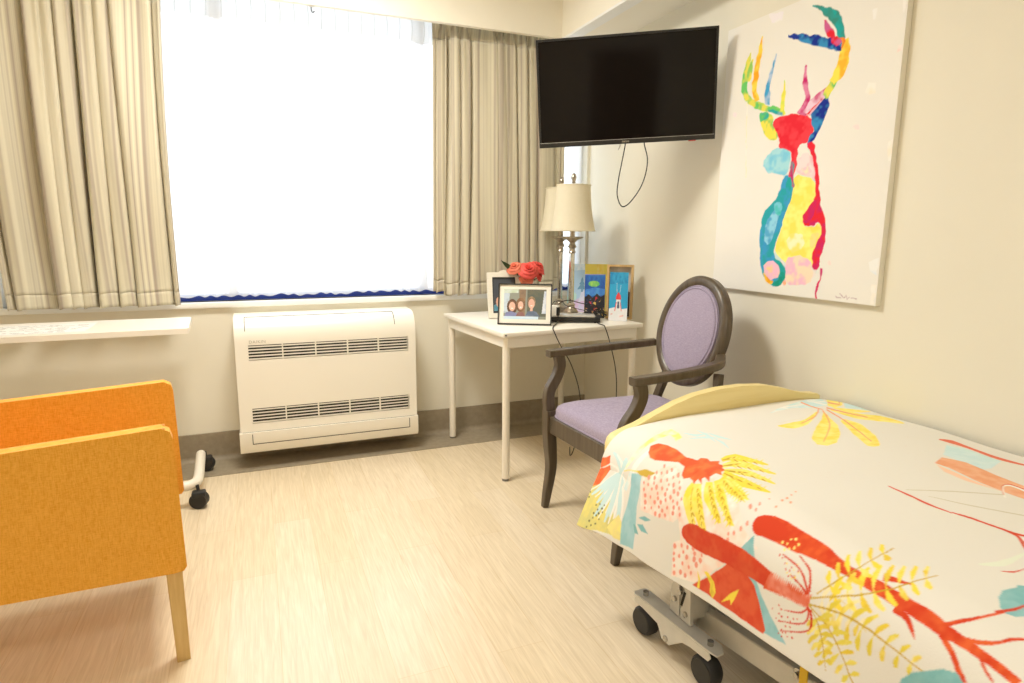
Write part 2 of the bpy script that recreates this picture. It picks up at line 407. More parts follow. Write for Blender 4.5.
# printed patterns: colour, second colour, softness, outline (first point, then steps, in thousandths)
PRINT_SHAPES = """249,220,205 247,243,236 0 811,1382 -51,-83 11,-51 67,-65 33,39 16,144
249,220,205 247,243,236 0 806,1221 -54,-51 17,-102 52,-70 21,-53 101,228
249,220,205 247,243,236 0 914,1213 -28,-52 3,-142 86,103 16,87
230,217,128 205,202,136 0 911,1709 -30,-94 10,-54 30,-52 60,-68 19,144 19,93
243,128,71 222,93,56 0 925,1704 -49,13 -59,-44 -18,-79 35,-19 50,37
247,243,236 247,243,236 0 827,1510 -4,28 -5,43 13,47 19,28 1,-3 -18,-28 -11,-46 5,-35 6,-26
247,243,236 247,243,236 0 829,1519 9,16 10,17 12,21 12,20 14,22 17,22 17,19 11,15 1,-4 -11,-15 -17,-19 -16,-23 -13,-24 -12,-22 -12,-21 -11,-18 -9,-16
202,230,234 202,230,234 0 831,1511 9,11 10,12 13,13 12,13 15,10 16,11 16,9 10,6 1,-7 -9,-10 -14,-15 -17,-17 -14,-16 -14,-10 -13,-8 -11,-7 -9,-7
247,243,236 247,243,236 0 834,1502 9,7 11,7 13,8 13,10 15,10 15,13 15,10 9,7 1,-4 -9,-8 -15,-12 -16,-14 -14,-13 -13,-8 -14,-7 -11,-6 -9,-6
202,230,234 202,230,234 0 831,1510 7,15 8,17 10,19 9,19 13,16 15,16 15,12 10,7 2,-6 -9,-12 -13,-17 -13,-21 -11,-21 -12,-15 -11,-15 -10,-13 -8,-11
247,243,236 247,243,236 0 834,1501 8,11 9,13 11,14 11,15 12,17 14,17 12,13 9,9 1,-4 -8,-9 -12,-15 -14,-19 -12,-18 -11,-14 -12,-14 -10,-11 -7,-10
202,230,234 202,230,234 0 832,1511 10,8 12,6 15,7 14,7 17,5 18,7 17,6 11,3 1,-8 -12,-8 -17,-11 -18,-13 -17,-11 -15,-3 -15,-3 -12,-1 -10,-4
247,243,236 247,243,236 0 835,1502 9,3 13,2 15,2 14,4 16,5 18,8 16,7 11,4 0,-4 -11,-6 -16,-8 -18,-9 -16,-7 -15,-3 -15,-2 -12,0 -10,-3
202,230,234 202,230,234 0 831,1510 13,22 16,25 10,10 13,12 11,10 9,6 2,-8 -8,-10 -10,-15 -12,-18 -10,-15 -19,-17 -14,-13
247,243,236 247,243,236 0 834,1502 14,12 18,16 10,10 11,13 11,11 7,7 1,-4 -7,-8 -10,-13 -12,-14 -10,-12 -19,-14 -14,-10
202,230,234 202,230,234 0 833,1512 10,2 13,-1 15,-1 15,1 16,-1 18,1 17,1 12,0 -1,-9 -12,-5 -18,-6 -19,-6 -18,-4 -15,3 -14,5 -12,5 -10,1
247,243,236 247,243,236 0 835,1502 10,-2 13,-5 14,-4 15,-3 16,-1 17,1 17,2 11,0 -1,-4 -11,-2 -17,-3 -18,-2 -16,-1 -15,4 -14,5 -13,6 -9,2
202,230,234 202,230,234 0 833,1512 16,2 20,2 12,-1 13,1 13,1 9,0 -1,-9 -9,-5 -14,-6 -14,-6 -13,-5 -20,7 -15,5
247,243,236 247,243,236 0 835,1502 16,-6 20,-6 11,-1 13,1 12,2 8,1 -1,-4 -8,-3 -12,-3 -13,-2 -12,-1 -20,8 -15,7
202,230,234 202,230,234 0 833,1512 12,-3 15,-8 17,-8 17,-5 17,-6 21,-6 18,-3 13,-3 -2,-8 -13,-1 -20,-1 -22,0 -19,1 -17,9 -16,11 -13,11 -11,6
247,243,236 247,243,236 0 835,1502 11,-6 15,-12 16,-11 17,-8 18,-6 20,-4 18,-3 12,-2 0,-4 -13,1 -19,2 -20,2 -18,5 -17,9 -17,11 -14,13 -11,6
202,230,234 202,230,234 0 832,1511 11,11 15,11 18,12 17,12 20,9 21,9 18,8 13,4 1,-7 -12,-8 -19,-13 -21,-16 -20,-15 -18,-9 -18,-8 -15,-6 -11,-6
247,243,236 247,243,236 0 835,1502 11,6 16,7 18,7 17,9 19,10 21,11 18,10 12,5 1,-3 -13,-7 -18,-11 -21,-14 -19,-11 -18,-8 -18,-7 -15,-5 -12,-5
202,230,234 202,230,234 0 834,1511 8,-3 9,-5 12,-6 12,-4 -1,-9 -14,-6 -16,-5 -10,13 -5,13
247,243,236 247,243,236 0 836,1502 6,-12 9,-13 12,-6 11,-3 -1,-4 -11,0 -14,3 -9,16 -6,13
202,230,234 202,230,234 0 830,1498 -10,-2 -13,6 -5,43 3,5 12,-24 7,-8 9,-6
247,243,236 247,243,236 0 834,1495 -10,-4 -10,1 -9,28 2,3 10,-21 9,-2 9,2
202,230,234 202,230,234 0 830,1498 -12,5 -15,15 -8,35 -6,30 4,4 9,-23 10,-21 11,-19 11,-13
247,243,236 247,243,236 0 834,1495 -11,3 -13,10 -8,24 -7,23 1,3 8,-20 9,-21 12,-11 10,-4
202,230,234 202,230,234 0 832,1499 -13,-15 -15,-10 -10,18 2,9 12,3 11,1 13,6
247,243,236 247,243,236 0 835,1496 -13,-16 -13,-13 -15,5 1,4 14,1 13,10 12,14
202,230,234 202,230,234 0 832,1512 12,4 16,2 17,2 18,4 19,2 21,3 19,3 14,1 -1,-8 -14,-6 -20,-9 -22,-8 -19,-7 -18,0 -17,1 -15,3 -11,-1
247,243,236 247,243,236 0 835,1502 11,0 16,-2 17,-2 17,1 19,1 21,4 18,4 13,2 0,-4 -13,-4 -19,-5 -21,-5 -19,-3 -17,0 -18,3 -15,3 -11,0
237,224,148 249,236,136 0 976,1510 -47,-43 23,-35 31,-27 7,64
90,97,71 90,97,71 0 939,1553 2,1 2,3 0,4 -2,3 -2,-1 -2,-3 0,-4
90,97,71 90,97,71 0 947,1575 1,1 2,2 -1,2 -1,2 -2,0 -1,-2 0,-3
90,97,71 90,97,71 0 988,1581 1,0 1,2 0,3 -1,1 -2,0 -1,-1 0,-3
90,97,71 90,97,71 0 970,1584 1,0 1,2 0,2 -1,2 -2,0 -1,-2 0,-2
90,97,71 90,97,71 0 929,1547 2,1 1,2 0,3 -1,2 -2,-1 -1,-2 0,-3
90,97,71 90,97,71 0 967,1556 2,0 1,2 0,3 -2,1 -1,0 -1,-2 0,-2
90,97,71 90,97,71 0 937,1588 2,0 1,2 0,3 -1,2 -2,0 -1,-2 0,-3
90,97,71 90,97,71 0 954,1563 2,0 2,3 0,4 -2,3 -3,0 -1,-3 0,-4
90,97,71 90,97,71 0 932,1571 1,0 1,2 0,3 -1,2 -2,0 -1,-2 0,-3
90,97,71 90,97,71 0 961,1572 3,0 1,3 0,3 -2,2 -2,0 -1,-2 0,-3
90,97,71 90,97,71 0 980,1565 2,0 1,2 0,3 -1,2 -2,0 -1,-2 0,-3
90,97,71 90,97,71 0 979,1593 3,0 1,2 0,3 -2,3 -2,0 -2,-2 1,-4
90,97,71 90,97,71 0 958,1586 2,0 1,3 0,3 -2,2 -2,0 -1,-2 0,-3
90,97,71 90,97,71 0 994,1596 2,0 1,2 0,2 -2,2 -1,0 -1,-2 0,-2
90,97,71 90,97,71 0 947,1548 2,0 1,2 0,3 -1,2 -2,-1 -1,-2 0,-2
90,97,71 90,97,71 0 913,1636 2,-1 1,2 0,2 -1,2 -1,1 -2,-2 0,-2
90,97,71 90,97,71 0 936,1646 2,0 1,2 0,2 -1,2 -1,0 -1,-1 0,-3
90,97,71 90,97,71 0 954,1644 2,0 1,2 0,3 -1,2 -2,0 -1,-2 0,-3
90,97,71 90,97,71 0 918,1652 2,0 1,2 1,3 -2,3 -2,0 -1,-2 -1,-3
90,97,71 90,97,71 0 925,1632 2,0 1,2 0,3 -1,2 -2,0 -1,-2 0,-3
90,97,71 90,97,71 0 963,1642 2,0 1,2 1,3 -1,3 -2,0 -2,-2 0,-4
90,97,71 90,97,71 0 946,1642 1,0 1,1 0,3 -1,2 -1,0 -1,-2 0,-2
249,236,136 247,243,236 0 815,1474 -12,-9 -16,-9 -10,-3 -11,-1 -12,0 -12,0 -16,-1 -20,5 -20,8 -10,1 3,-24 11,-30 -31,20 -9,37 2,34 19,-1 23,-10 24,-12 18,-5 14,-1 14,-1 12,1 10,2 17,4 12,4
247,243,236 202,230,234 0 866,1451 -13,-5 -18,-8 -19,-9 -17,-6 -16,-5 -17,-3 -17,1 -13,5 -3,14 13,-3 17,1 18,6 18,8 18,5 21,10 18,6 12,2
154,202,211 172,211,220 0 818,1440 -10,-51 35,-9 42,7 37,-7 66,-1 6,59 -51,8 -51,-12 -40,-1
205,172,71 205,172,71 0 809,1421 -13,-35 -4,-48 17,22 3,35
246,220,76 246,220,76 0 826,1487 -6,-19 -6,-22 -5,-35 -3,1 6,34 6,23 6,20
128,186,191 128,186,191 0 907,1370 -13,-28 0,-31 12,28
128,186,191 128,186,191 0 923,1374 -7,-28 14,-29 3,33
128,186,191 128,186,191 0 929,1392 -1,-11 17,-21 4,21
202,230,234 202,230,234 0 640,1456 -5,-21 -9,-21 -21,3 -17,6 -2,4 14,-1 16,4 13,14 9,15
202,230,234 202,230,234 0 653,1409 -8,-4 -12,-5 -13,-6 -9,-6 -13,-9 -6,-8 -3,3 3,14 9,16 11,3 15,3 14,2 10,0
202,230,234 202,230,234 0 588,1424 0,-20 -2,-25 -9,-18 -9,-13 -2,3 4,19 5,23 6,19 5,14
202,230,234 202,230,234 0 600,1371 2,-18 5,-23 5,-20 6,-16 -3,1 -10,21 -11,26 0,18 3,14
202,230,234 202,230,234 0 601,1455 0,-23 3,-29 3,-28 5,-22 -3,3 -9,26 -8,32 3,25 3,18
241,158,138 241,158,138 0 801,1269 3,-1 1,1 0,3 -2,3 -3,1 -1,-1 0,-3
241,158,138 241,158,138 0 840,1274 4,1 3,3 -1,4 -3,3 -4,-1 -2,-3 0,-4
241,158,138 241,158,138 0 848,1298 4,2 3,3 -1,5 -3,3 -4,-1 -3,-4 0,-5
241,158,138 241,158,138 0 811,1322 3,-1 1,2 0,3 -2,3 -3,1 -2,-2 1,-3
241,158,138 241,158,138 0 841,1322 3,0 2,3 0,3 -3,2 -3,0 -2,-3 0,-3
241,158,138 241,158,138 0 827,1231 4,0 1,2 0,3 -2,3 -3,0 -2,-2 0,-3
241,158,138 241,158,138 0 798,1252 4,-2 2,2 -1,4 -3,4 -3,2 -3,-2 1,-4
241,158,138 241,158,138 0 780,1299 3,-3 2,2 0,4 -3,4 -4,3 -2,-1 1,-4
241,158,138 241,158,138 0 843,1345 5,1 3,5 0,5 -4,3 -4,-1 -3,-5 0,-5
241,158,138 241,158,138 0 789,1241 2,-1 2,0 0,3 -3,4 -2,1 -2,-1 1,-3
241,158,138 241,158,138 0 827,1295 3,0 1,2 0,3 -2,3 -3,0 -2,-2 0,-3
241,158,138 241,158,138 0 784,1268 3,-1 2,1 -1,3 -2,3 -2,2 -2,-1 0,-3
241,158,138 241,158,138 0 865,1313 3,1 2,2 0,3 -3,2 -3,-1 -2,-2 0,-3
241,158,138 241,158,138 0 821,1265 4,-1 3,3 -1,4 -3,4 -4,0 -2,-2 0,-5
241,158,138 241,158,138 0 856,1265 5,1 2,3 0,5 -3,2 -5,-1 -2,-3 0,-5
241,158,138 241,158,138 0 789,1332 3,-2 2,2 0,3 -3,4 -3,2 -2,-1 1,-4
241,158,138 241,158,138 0 846,1194 4,0 2,4 0,3 -3,3 -4,-1 -2,-3 1,-4
241,158,138 241,158,138 0 845,1246 3,1 2,3 0,4 -3,2 -3,-1 -2,-3 0,-3
241,158,138 241,158,138 0 816,1206 3,-1 1,1 0,3 -2,3 -2,0 -2,-1 0,-3
241,158,138 241,158,138 0 816,1305 4,-1 3,3 -1,5 -3,4 -4,1 -3,-3 0,-5
241,158,138 241,158,138 0 787,1314 3,-2 2,1 -1,3 -2,4 -3,2 -2,-1 0,-4
241,158,138 241,158,138 0 819,1343 3,-1 2,3 0,3 -2,4 -3,0 -2,-2 0,-4
241,158,138 241,158,138 0 801,1300 3,-2 2,2 0,4 -3,4 -3,1 -2,-1 0,-5
241,158,138 241,158,138 0 849,1221 5,1 2,4 0,4 -3,2 -5,-1 -2,-3 0,-4
241,158,138 241,158,138 0 806,1349 4,-1 2,3 0,5 -3,5 -4,1 -3,-2 0,-6
241,158,138 241,158,138 0 873,1342 3,0 2,3 0,3 -2,2 -3,0 -2,-3 0,-3
241,158,138 241,158,138 0 810,1222 4,-1 2,2 0,5 -4,4 -4,1 -2,-2 1,-5
241,158,138 241,158,138 0 776,1258 4,-3 3,1 -1,5 -3,5 -5,3 -2,-1 0,-4
241,158,138 241,158,138 0 771,1291 4,-3 2,1 -1,4 -3,5 -3,3 -3,-1 1,-4
241,158,138 241,158,138 0 832,1356 4,0 2,3 0,5 -3,2 -3,0 -2,-4 0,-4
241,158,138 241,158,138 0 872,1292 4,0 3,4 0,5 -4,3 -4,-1 -3,-4 0,-5
241,158,138 241,158,138 0 835,1202 3,0 2,3 0,3 -3,2 -3,1 -2,-3 0,-3
241,158,138 241,158,138 0 838,1222 4,0 2,3 -1,3 -2,3 -4,0 -2,-3 0,-4
241,158,138 241,158,138 0 771,1323 3,-3 2,1 0,4 -3,4 -3,3 -2,-1 0,-4
241,158,138 241,158,138 0 813,1284 4,0 2,2 -1,4 -2,3 -4,1 -2,-2 1,-4
241,158,138 241,158,138 0 832,1258 3,0 2,3 -1,3 -2,2 -3,1 -2,-3 0,-3
241,158,138 241,158,138 0 863,1252 4,1 2,3 0,4 -3,2 -4,0 -2,-4 0,-4
241,158,138 241,158,138 0 859,1340 5,1 3,5 0,5 -4,3 -5,0 -3,-5 0,-5
241,158,138 241,158,138 0 824,1322 3,0 2,3 0,3 -2,3 -3,0 -2,-2 0,-4
241,158,138 241,158,138 0 808,1239 4,-2 3,3 -1,4 -3,4 -4,2 -2,-2 0,-5
241,158,138 241,158,138 0 822,1243 4,-1 2,3 0,4 -4,4 -4,0 -2,-2 1,-5
241,158,138 241,158,138 0 798,1227 4,-2 2,2 -1,4 -3,4 -3,1 -2,-1 0,-4
241,158,138 241,158,138 0 800,1327 4,-1 2,2 0,4 -3,4 -3,2 -3,-2 1,-4
241,158,138 241,158,138 0 853,1281 3,0 2,3 0,4 -3,2 -3,-1 -2,-3 0,-4
241,158,138 241,158,138 0 794,1283 3,-2 2,2 -1,3 -2,4 -3,1 -2,-1 1,-4
241,158,138 241,158,138 0 827,1213 4,0 2,2 -1,4 -2,3 -4,0 -2,-2 0,-4
241,158,138 241,158,138 0 870,1274 5,1 3,3 -1,4 -3,3 -4,-1 -3,-4 0,-4
241,158,138 241,158,138 0 836,1288 3,0 3,4 -1,3 -3,3 -3,0 -3,-3 1,-4
241,158,138 241,158,138 0 811,1267 3,-1 2,2 0,3 -3,3 -3,0 -1,-1 0,-3
241,158,138 241,158,138 0 820,1364 3,0 2,2 -1,4 -2,2 -2,1 -2,-3 0,-3
241,158,138 241,158,138 0 764,1009 4,-3 2,0 0,3 -4,4 -4,3 -2,0 1,-3
241,158,138 241,158,138 0 848,1025 4,0 3,2 -1,4 -3,2 -4,0 -2,-2 0,-4
241,158,138 241,158,138 0 838,1029 3,0 2,1 -1,3 -2,2 -3,1 -1,-2 0,-3
241,158,138 241,158,138 0 821,1003 3,-2 2,2 0,3 -3,4 -3,1 -3,-1 1,-4
241,158,138 241,158,138 0 777,1019 4,-3 3,1 -1,4 -3,5 -5,3 -3,-1 1,-3
241,158,138 241,158,138 0 833,1015 3,-1 2,2 0,3 -3,3 -3,1 -2,-2 0,-3
241,158,138 241,158,138 0 808,996 3,-2 2,2 0,3 -3,4 -4,1 -2,-1 0,-3
241,158,138 241,158,138 0 779,1003 3,-3 2,1 -1,3 -2,3 -4,2 -1,0 0,-3
237,164,123 237,164,123 0 715,990 4,-3 3,0 0,2 -3,4 -4,3 -3,1 0,-3
237,164,123 237,164,123 0 756,975 2,-2 2,1 0,2 -2,2 -2,2 -2,-1 0,-2
237,164,123 237,164,123 0 730,986 4,-3 3,0 0,2 -3,4 -3,3 -3,0 0,-2
237,164,123 237,164,123 0 725,970 4,-3 3,-1 0,2 -3,4 -4,3 -3,1 0,-2
237,164,123 237,164,123 0 675,1010 3,-2 2,0 0,1 -2,3 -3,2 -2,1 0,-2
237,164,123 237,164,123 0 695,1000 3,-2 3,-1 0,2 -3,3 -3,3 -2,0 0,-1
237,164,123 237,164,123 0 743,1008 2,-1 1,0 0,1 -1,3 -2,1 -1,0 0,-2
241,158,138 241,158,138 0 921,1169 3,1 3,3 -1,3 -2,1 -4,0 -2,-3 0,-3
241,158,138 241,158,138 0 963,1197 4,1 2,3 0,3 -3,2 -3,-1 -3,-3 0,-3
241,158,138 241,158,138 0 947,1144 4,1 2,3 0,3 -3,1 -4,0 -2,-3 0,-3
241,158,138 241,158,138 0 932,1117 5,1 4,4 -1,5 -4,2 -5,-1 -3,-4 0,-4
241,158,138 241,158,138 0 968,1171 5,1 4,4 -1,5 -4,2 -5,-1 -3,-4 0,-4
241,158,138 241,158,138 0 957,1135 4,1 3,3 0,3 -4,2 -4,-1 -2,-3 0,-3
241,158,138 241,158,138 0 909,1176 4,1 2,3 0,4 -3,2 -4,-1 -3,-3 1,-4
241,158,138 241,158,138 0 927,1153 5,1 4,4 0,5 -4,2 -6,-1 -3,-4 1,-4
241,158,138 241,158,138 0 905,1103 4,0 2,3 0,3 -3,1 -4,0 -2,-3 0,-3
241,158,138 241,158,138 0 900,1132 6,1 3,4 -1,4 -4,3 -5,-2 -3,-3 0,-5
241,158,138 241,158,138 0 935,1182 4,0 3,3 0,4 -4,2 -4,-1 -2,-3 0,-4
241,158,138 241,158,138 0 980,1195 4,1 3,4 0,3 -4,3 -4,-1 -3,-4 0,-4
241,158,138 241,158,138 0 947,1168 4,1 3,3 -1,3 -3,2 -4,-1 -2,-3 0,-3
241,158,138 241,158,138 0 919,1200 5,2 3,4 0,4 -4,3 -5,-1 -4,-4 1,-5
241,158,138 241,158,138 0 923,1125 6,2 3,4 0,5 -4,2 -6,-1 -4,-4 1,-5
241,158,138 241,158,138 0 950,1200 4,1 3,4 0,3 -3,2 -5,0 -3,-4 1,-4
241,158,138 241,158,138 0 969,1154 5,1 3,4 0,4 -4,2 -5,-1 -3,-4 1,-4
241,158,138 241,158,138 0 937,1202 3,1 3,3 0,3 -3,2 -4,-1 -2,-2 0,-4
241,158,138 241,158,138 0 906,1154 4,1 3,3 0,4 -4,2 -4,-1 -3,-3 0,-4
241,158,138 241,158,138 0 918,1104 5,1 4,4 -1,5 -4,2 -5,-1 -3,-4 0,-5
241,158,138 241,158,138 0 911,1126 4,1 3,4 0,4 -4,2 -4,-1 -3,-4 0,-4
228,220,211 228,220,211 0 495,1084 1,-1 2,0 0,1 -1,1 -2,1 -1,1 0,-1
228,220,211 228,220,211 0 383,1112 2,-1 1,0 0,1 -1,2 -2,1 -2,0 0,-1
228,220,211 228,220,211 0 539,1056 1,-2 2,0 0,1 -1,2 -2,1 -1,0 0,-1
228,220,211 228,220,211 0 405,988 2,0 1,-1 0,1 -1,1 -1,1 -1,0 -1,-1
228,220,211 228,220,211 0 430,1003 1,-1 2,0 0,1 -2,1 -1,2 -2,0 0,-1
228,220,211 228,220,211 0 478,979 1,-1 1,0 0,1 -1,1 -1,1 -1,0 0,-1
228,220,211 228,220,211 0 417,1025 2,-1 1,0 1,1 -2,1 -2,2 -1,0 0,-1
228,220,211 228,220,211 0 152,1177 3,-3 2,0 0,1 -2,3 -3,2 -2,0 0,-1
228,220,211 228,220,211 0 302,1095 4,-2 2,-1 0,2 -3,2 -3,2 -2,1 0,-2
228,220,211 228,220,211 0 488,1008 2,-1 1,0 0,1 -1,1 -2,1 -1,0 0,0
228,220,211 228,220,211 0 310,1025 2,-1 2,0 0,1 -2,1 -2,2 -2,0 0,-1
228,220,211 228,220,211 0 351,994 1,0 1,0 0,0 -1,1 -1,1 -1,0 0,0
228,220,211 228,220,211 0 420,1031 2,-1 0,0 0,1 0,1 -2,1 -1,0 0,-1
228,220,211 228,220,211 0 220,1184 1,-2 2,0 0,1 -1,1 -2,2 -2,0 0,-1
228,220,211 228,220,211 0 556,1037 1,-1 1,0 0,1 -1,1 -1,1 -1,1 0,-1
228,220,211 228,220,211 0 285,1065 2,-2 2,0 0,1 -2,2 -2,1 -2,1 0,-1
228,220,211 228,220,211 0 423,1070 2,-1 1,-1 0,1 -1,1 -1,1 -1,0 -1,0
228,220,211 228,220,211 0 188,1224 3,-2 2,-1 0,2 -2,2 -3,3 -2,0 -1,-1
228,220,211 228,220,211 0 190,1120 2,-1 2,-1 0,1 -2,2 -2,1 -2,1 0,-1
228,220,211 228,220,211 0 229,1118 4,-2 2,-1 0,2 -3,2 -3,3 -3,1 0,-2
228,220,211 228,220,211 0 434,1046 1,0 1,0 0,0 0,1 -2,1 0,0 0,-1
228,220,211 228,220,211 0 417,984 2,-1 1,0 0,1 -1,1 -2,1 -1,0 0,-1
228,220,211 228,220,211 0 214,1076 3,-2 1,-1 0,1 -1,2 -3,2 -2,0 1,-1
228,220,211 228,220,211 0 527,1036 2,-1 2,0 0,1 -1,2 -2,1 -2,0 0,-1
228,220,211 228,220,211 0 453,1020 1,-1 1,0 0,1 -1,1 -1,1 -1,0 0,-1
228,220,211 228,220,211 0 554,1067 1,-1 1,0 0,1 0,1 -2,1 -1,0 0,0
228,220,211 228,220,211 0 329,1139 2,-1 1,-1 0,1 -1,2 -2,1 -2,1 0,-1
228,220,211 228,220,211 0 453,977 2,-1 1,0 0,1 -1,1 -2,1 -1,0 0,-1
228,220,211 228,220,211 0 482,1050 1,-2 2,0 0,1 -1,2 -2,1 -1,0 -1,-1
228,220,211 228,220,211 0 297,1154 2,-1 2,-1 0,1 -2,2 -2,1 -1,1 0,-1
228,220,211 228,220,211 0 478,1089 2,-1 1,0 0,0 -1,2 -1,1 -2,1 0,-2
228,220,211 228,220,211 0 362,1102 2,-1 2,0 0,1 -2,1 -2,2 -1,0 0,-1
228,220,211 228,220,211 0 473,1009 1,-1 1,0 0,0 0,2 -2,0 -1,0 0,0
228,220,211 228,220,211 0 515,1042 2,-2 2,0 0,1 -1,2 -2,1 -2,0 0,-1
228,220,211 228,220,211 0 233,1165 2,-1 1,0 0,0 -1,2 -2,2 -2,0 0,-1
228,220,211 228,220,211 0 563,1053 2,-1 1,0 0,1 -1,2 -2,1 -1,0 0,-1
228,220,211 228,220,211 0 275,1160 2,-1 1,-1 0,1 -1,2 -2,1 -2,1 0,-1
228,220,211 228,220,211 0 400,1046 2,-1 2,-1 0,2 -2,2 -2,1 -2,0 0,-1
228,220,211 228,220,211 0 320,1154 3,-2 1,0 0,1 -2,2 -2,1 -1,1 0,-1
228,220,211 228,220,211 0 562,1039 2,-1 1,0 0,1 -1,1 -2,1 0,0 -1,-1
222,93,56 243,128,71 0 760,1422 -16,18 -17,-9 -8,-34 1,-45 10,-55 -3,-17 -2,-16 -12,8 -10,-12 6,-18 -19,-9 14,-15 -6,-15 14,-7 0,-16 14,-2 10,-15 1,18 16,0 11,-13 -6,23 6,3 12,-16 -8,24 8,0 9,-8 -10,17 -2,15 7,14 -7,14 -18,14 -5,30 10,35 9,37 1,29
249,236,136 246,220,76 0 710,1194 -7,-2 -9,-1 -9,-3 -8,-9 -10,-15 -10,-22 -8,-22 -7,-14 -6,6 1,19 2,28 3,29 5,24 13,7 15,0 13,-3 9,-2
202,168,52 202,168,52 0 705,1202 -8,-4 -10,-4 -13,-1 -10,0 -3,4 8,3 11,4 12,1 10,1
246,220,76 249,236,136 0 686,1190 -22,14 -1,2 19,-8
246,220,76 246,220,76 0 688,1191 -1,-16 -2,2 -4,20
246,220,76 249,236,136 0 679,1184 -22,13 -1,3 19,-8
202,168,52 202,168,52 0 680,1185 0,-16 -2,1 -4,20
246,220,76 249,236,136 0 672,1175 -22,14 -1,2 19,-7
246,220,76 246,220,76 0 674,1177 -1,-16 -2,1 -4,20
246,220,76 249,236,136 0 665,1166 -21,13 -1,3 19,-8
202,168,52 202,168,52 0 667,1167 0,-16 -2,2 -5,20
246,220,76 249,236,136 0 659,1155 -21,13 -1,2 19,-7
246,220,76 246,220,76 0 661,1156 0,-16 -2,2 -5,19
246,220,76 249,236,136 0 654,1142 -22,13 -1,2 19,-7
202,168,52 202,168,52 0 655,1144 0,-16 -2,1 -5,20
246,220,76 249,236,136 0 648,1128 -22,13 0,2 19,-7
246,220,76 246,220,76 0 650,1130 0,-16 -2,2 -5,19
246,220,76 246,220,76 0 689,1224 -14,1 -17,-9 -10,-11 -12,-19 -10,-19 -8,-12 -6,6 2,18 4,25 6,27 6,21 26,1 22,-9
202,168,52 202,168,52 0 685,1232 -7,-2 -10,-2 -12,1 -10,2 -3,5 7,2 10,1 13,-1 9,-2
246,220,76 249,236,136 0 667,1224 -23,16 -2,2 21,-9
246,220,76 246,220,76 0 668,1226 0,-18 -2,2 -5,22
246,220,76 249,236,136 0 660,1220 -24,15 -1,3 21,-10
202,168,52 202,168,52 0 661,1221 0,-17 -2,1 -5,22
246,220,76 249,236,136 0 652,1213 -23,16 -1,2 21,-9
246,220,76 246,220,76 0 654,1215 0,-17 -2,1 -5,22
246,220,76 249,236,136 0 646,1206 -24,15 -1,3 21,-10
202,168,52 202,168,52 0 647,1207 0,-17 -2,2 -5,21
246,220,76 249,236,136 0 639,1196 -23,16 -2,2 21,-9
246,220,76 246,220,76 0 641,1198 0,-17 -2,2 -6,21
246,220,76 249,236,136 0 632,1186 -23,15 -1,2 20,-8
202,168,52 202,168,52 0 634,1187 0,-16 -2,1 -5,21
246,220,76 249,236,136 0 626,1174 -23,15 -1,2 20,-8
246,220,76 246,220,76 0 628,1176 0,-17 -2,2 -6,20
249,236,136 246,220,76 0 725,1172 -5,-7 -8,-9 -8,-11 -6,-14 -6,-15 -4,-21 -4,-19 -2,-13 -6,5 -3,17 -2,25 -1,25 2,22 9,13 12,9 11,6 7,4
202,168,52 202,168,52 0 720,1179 -6,-9 -8,-12 -11,-9 -8,-7 -4,4 6,9 9,12 10,9 9,6
246,220,76 249,236,136 0 705,1156 -21,13 -1,2 19,-7
246,220,76 246,220,76 0 706,1157 0,-16 -2,2 -4,19
246,220,76 249,236,136 0 700,1146 -21,13 -1,2 18,-7
202,168,52 202,168,52 0 701,1147 0,-16 -2,2 -4,19
246,220,76 249,236,136 0 695,1135 -21,13 -1,2 19,-7
246,220,76 246,220,76 0 697,1136 -1,-15 -2,1 -4,20
246,220,76 249,236,136 0 691,1123 -21,13 -1,2 19,-7
202,168,52 202,168,52 0 693,1125 -1,-16 -2,2 -4,19
246,220,76 249,236,136 0 688,1111 -22,13 0,2 18,-7
246,220,76 246,220,76 0 689,1112 0,-15 -2,1 -5,20
246,220,76 249,236,136 0 685,1098 -22,13 -1,1 19,-6
202,168,52 202,168,52 0 686,1099 0,-15 -2,1 -5,19
246,220,76 249,236,136 0 682,1084 -21,13 -1,2 19,-7
246,220,76 246,220,76 0 684,1085 0,-15 -2,2 -5,18
246,220,76 246,220,76 0 736,1163 2,-12 2,-17 2,-19 2,-20 -4,-18 -5,-20 -6,-17 -5,-10 -6,5 -3,17 -2,24 -2,26 -2,23 3,15 1,16 1,14 2,9
202,168,52 202,168,52 0 728,1169 1,-15 2,-18 -1,-17 0,-13 -4,3 -1,15 -2,18 1,17 1,12
246,220,76 249,236,136 0 728,1134 -21,13 -1,2 19,-7
246,220,76 246,220,76 0 729,1135 0,-15 -1,1 -5,19
246,220,76 249,236,136 0 728,1120 -21,14 -1,2 18,-8
202,168,52 202,168,52 0 729,1122 0,-16 -2,2 -4,19
246,220,76 249,236,136 0 727,1107 -21,13 -1,2 19,-7
246,220,76 246,220,76 0 729,1108 0,-15 -2,1 -5,19
246,220,76 249,236,136 0 727,1093 -21,13 -1,2 18,-7
202,168,52 202,168,52 0 728,1094 0,-15 -2,1 -5,20
246,220,76 249,236,136 0 726,1079 -21,13 -1,2 18,-7
246,220,76 246,220,76 0 727,1080 1,-15 -2,1 -6,20
246,220,76 249,236,136 0 725,1065 -21,13 -1,2 18,-7
202,168,52 202,168,52 0 727,1066 0,-15 -2,1 -5,20
246,220,76 249,236,136 0 724,1051 -21,13 -1,2 18,-8
246,220,76 246,220,76 0 726,1052 0,-15 -2,1 -5,19
249,236,136 246,220,76 0 745,1146 5,-12 5,-15 6,-16 5,-15 3,-27 0,-20 -3,1 -11,23 -14,32 -3,14 -4,17 -4,15 -2,10
202,168,52 202,168,52 0 738,1148 5,-13 6,-17 4,-15 3,-12 -3,0 -4,13 -6,16 -4,17 -3,12
246,220,76 249,236,136 0 747,1116 -16,8 -1,2 15,-3
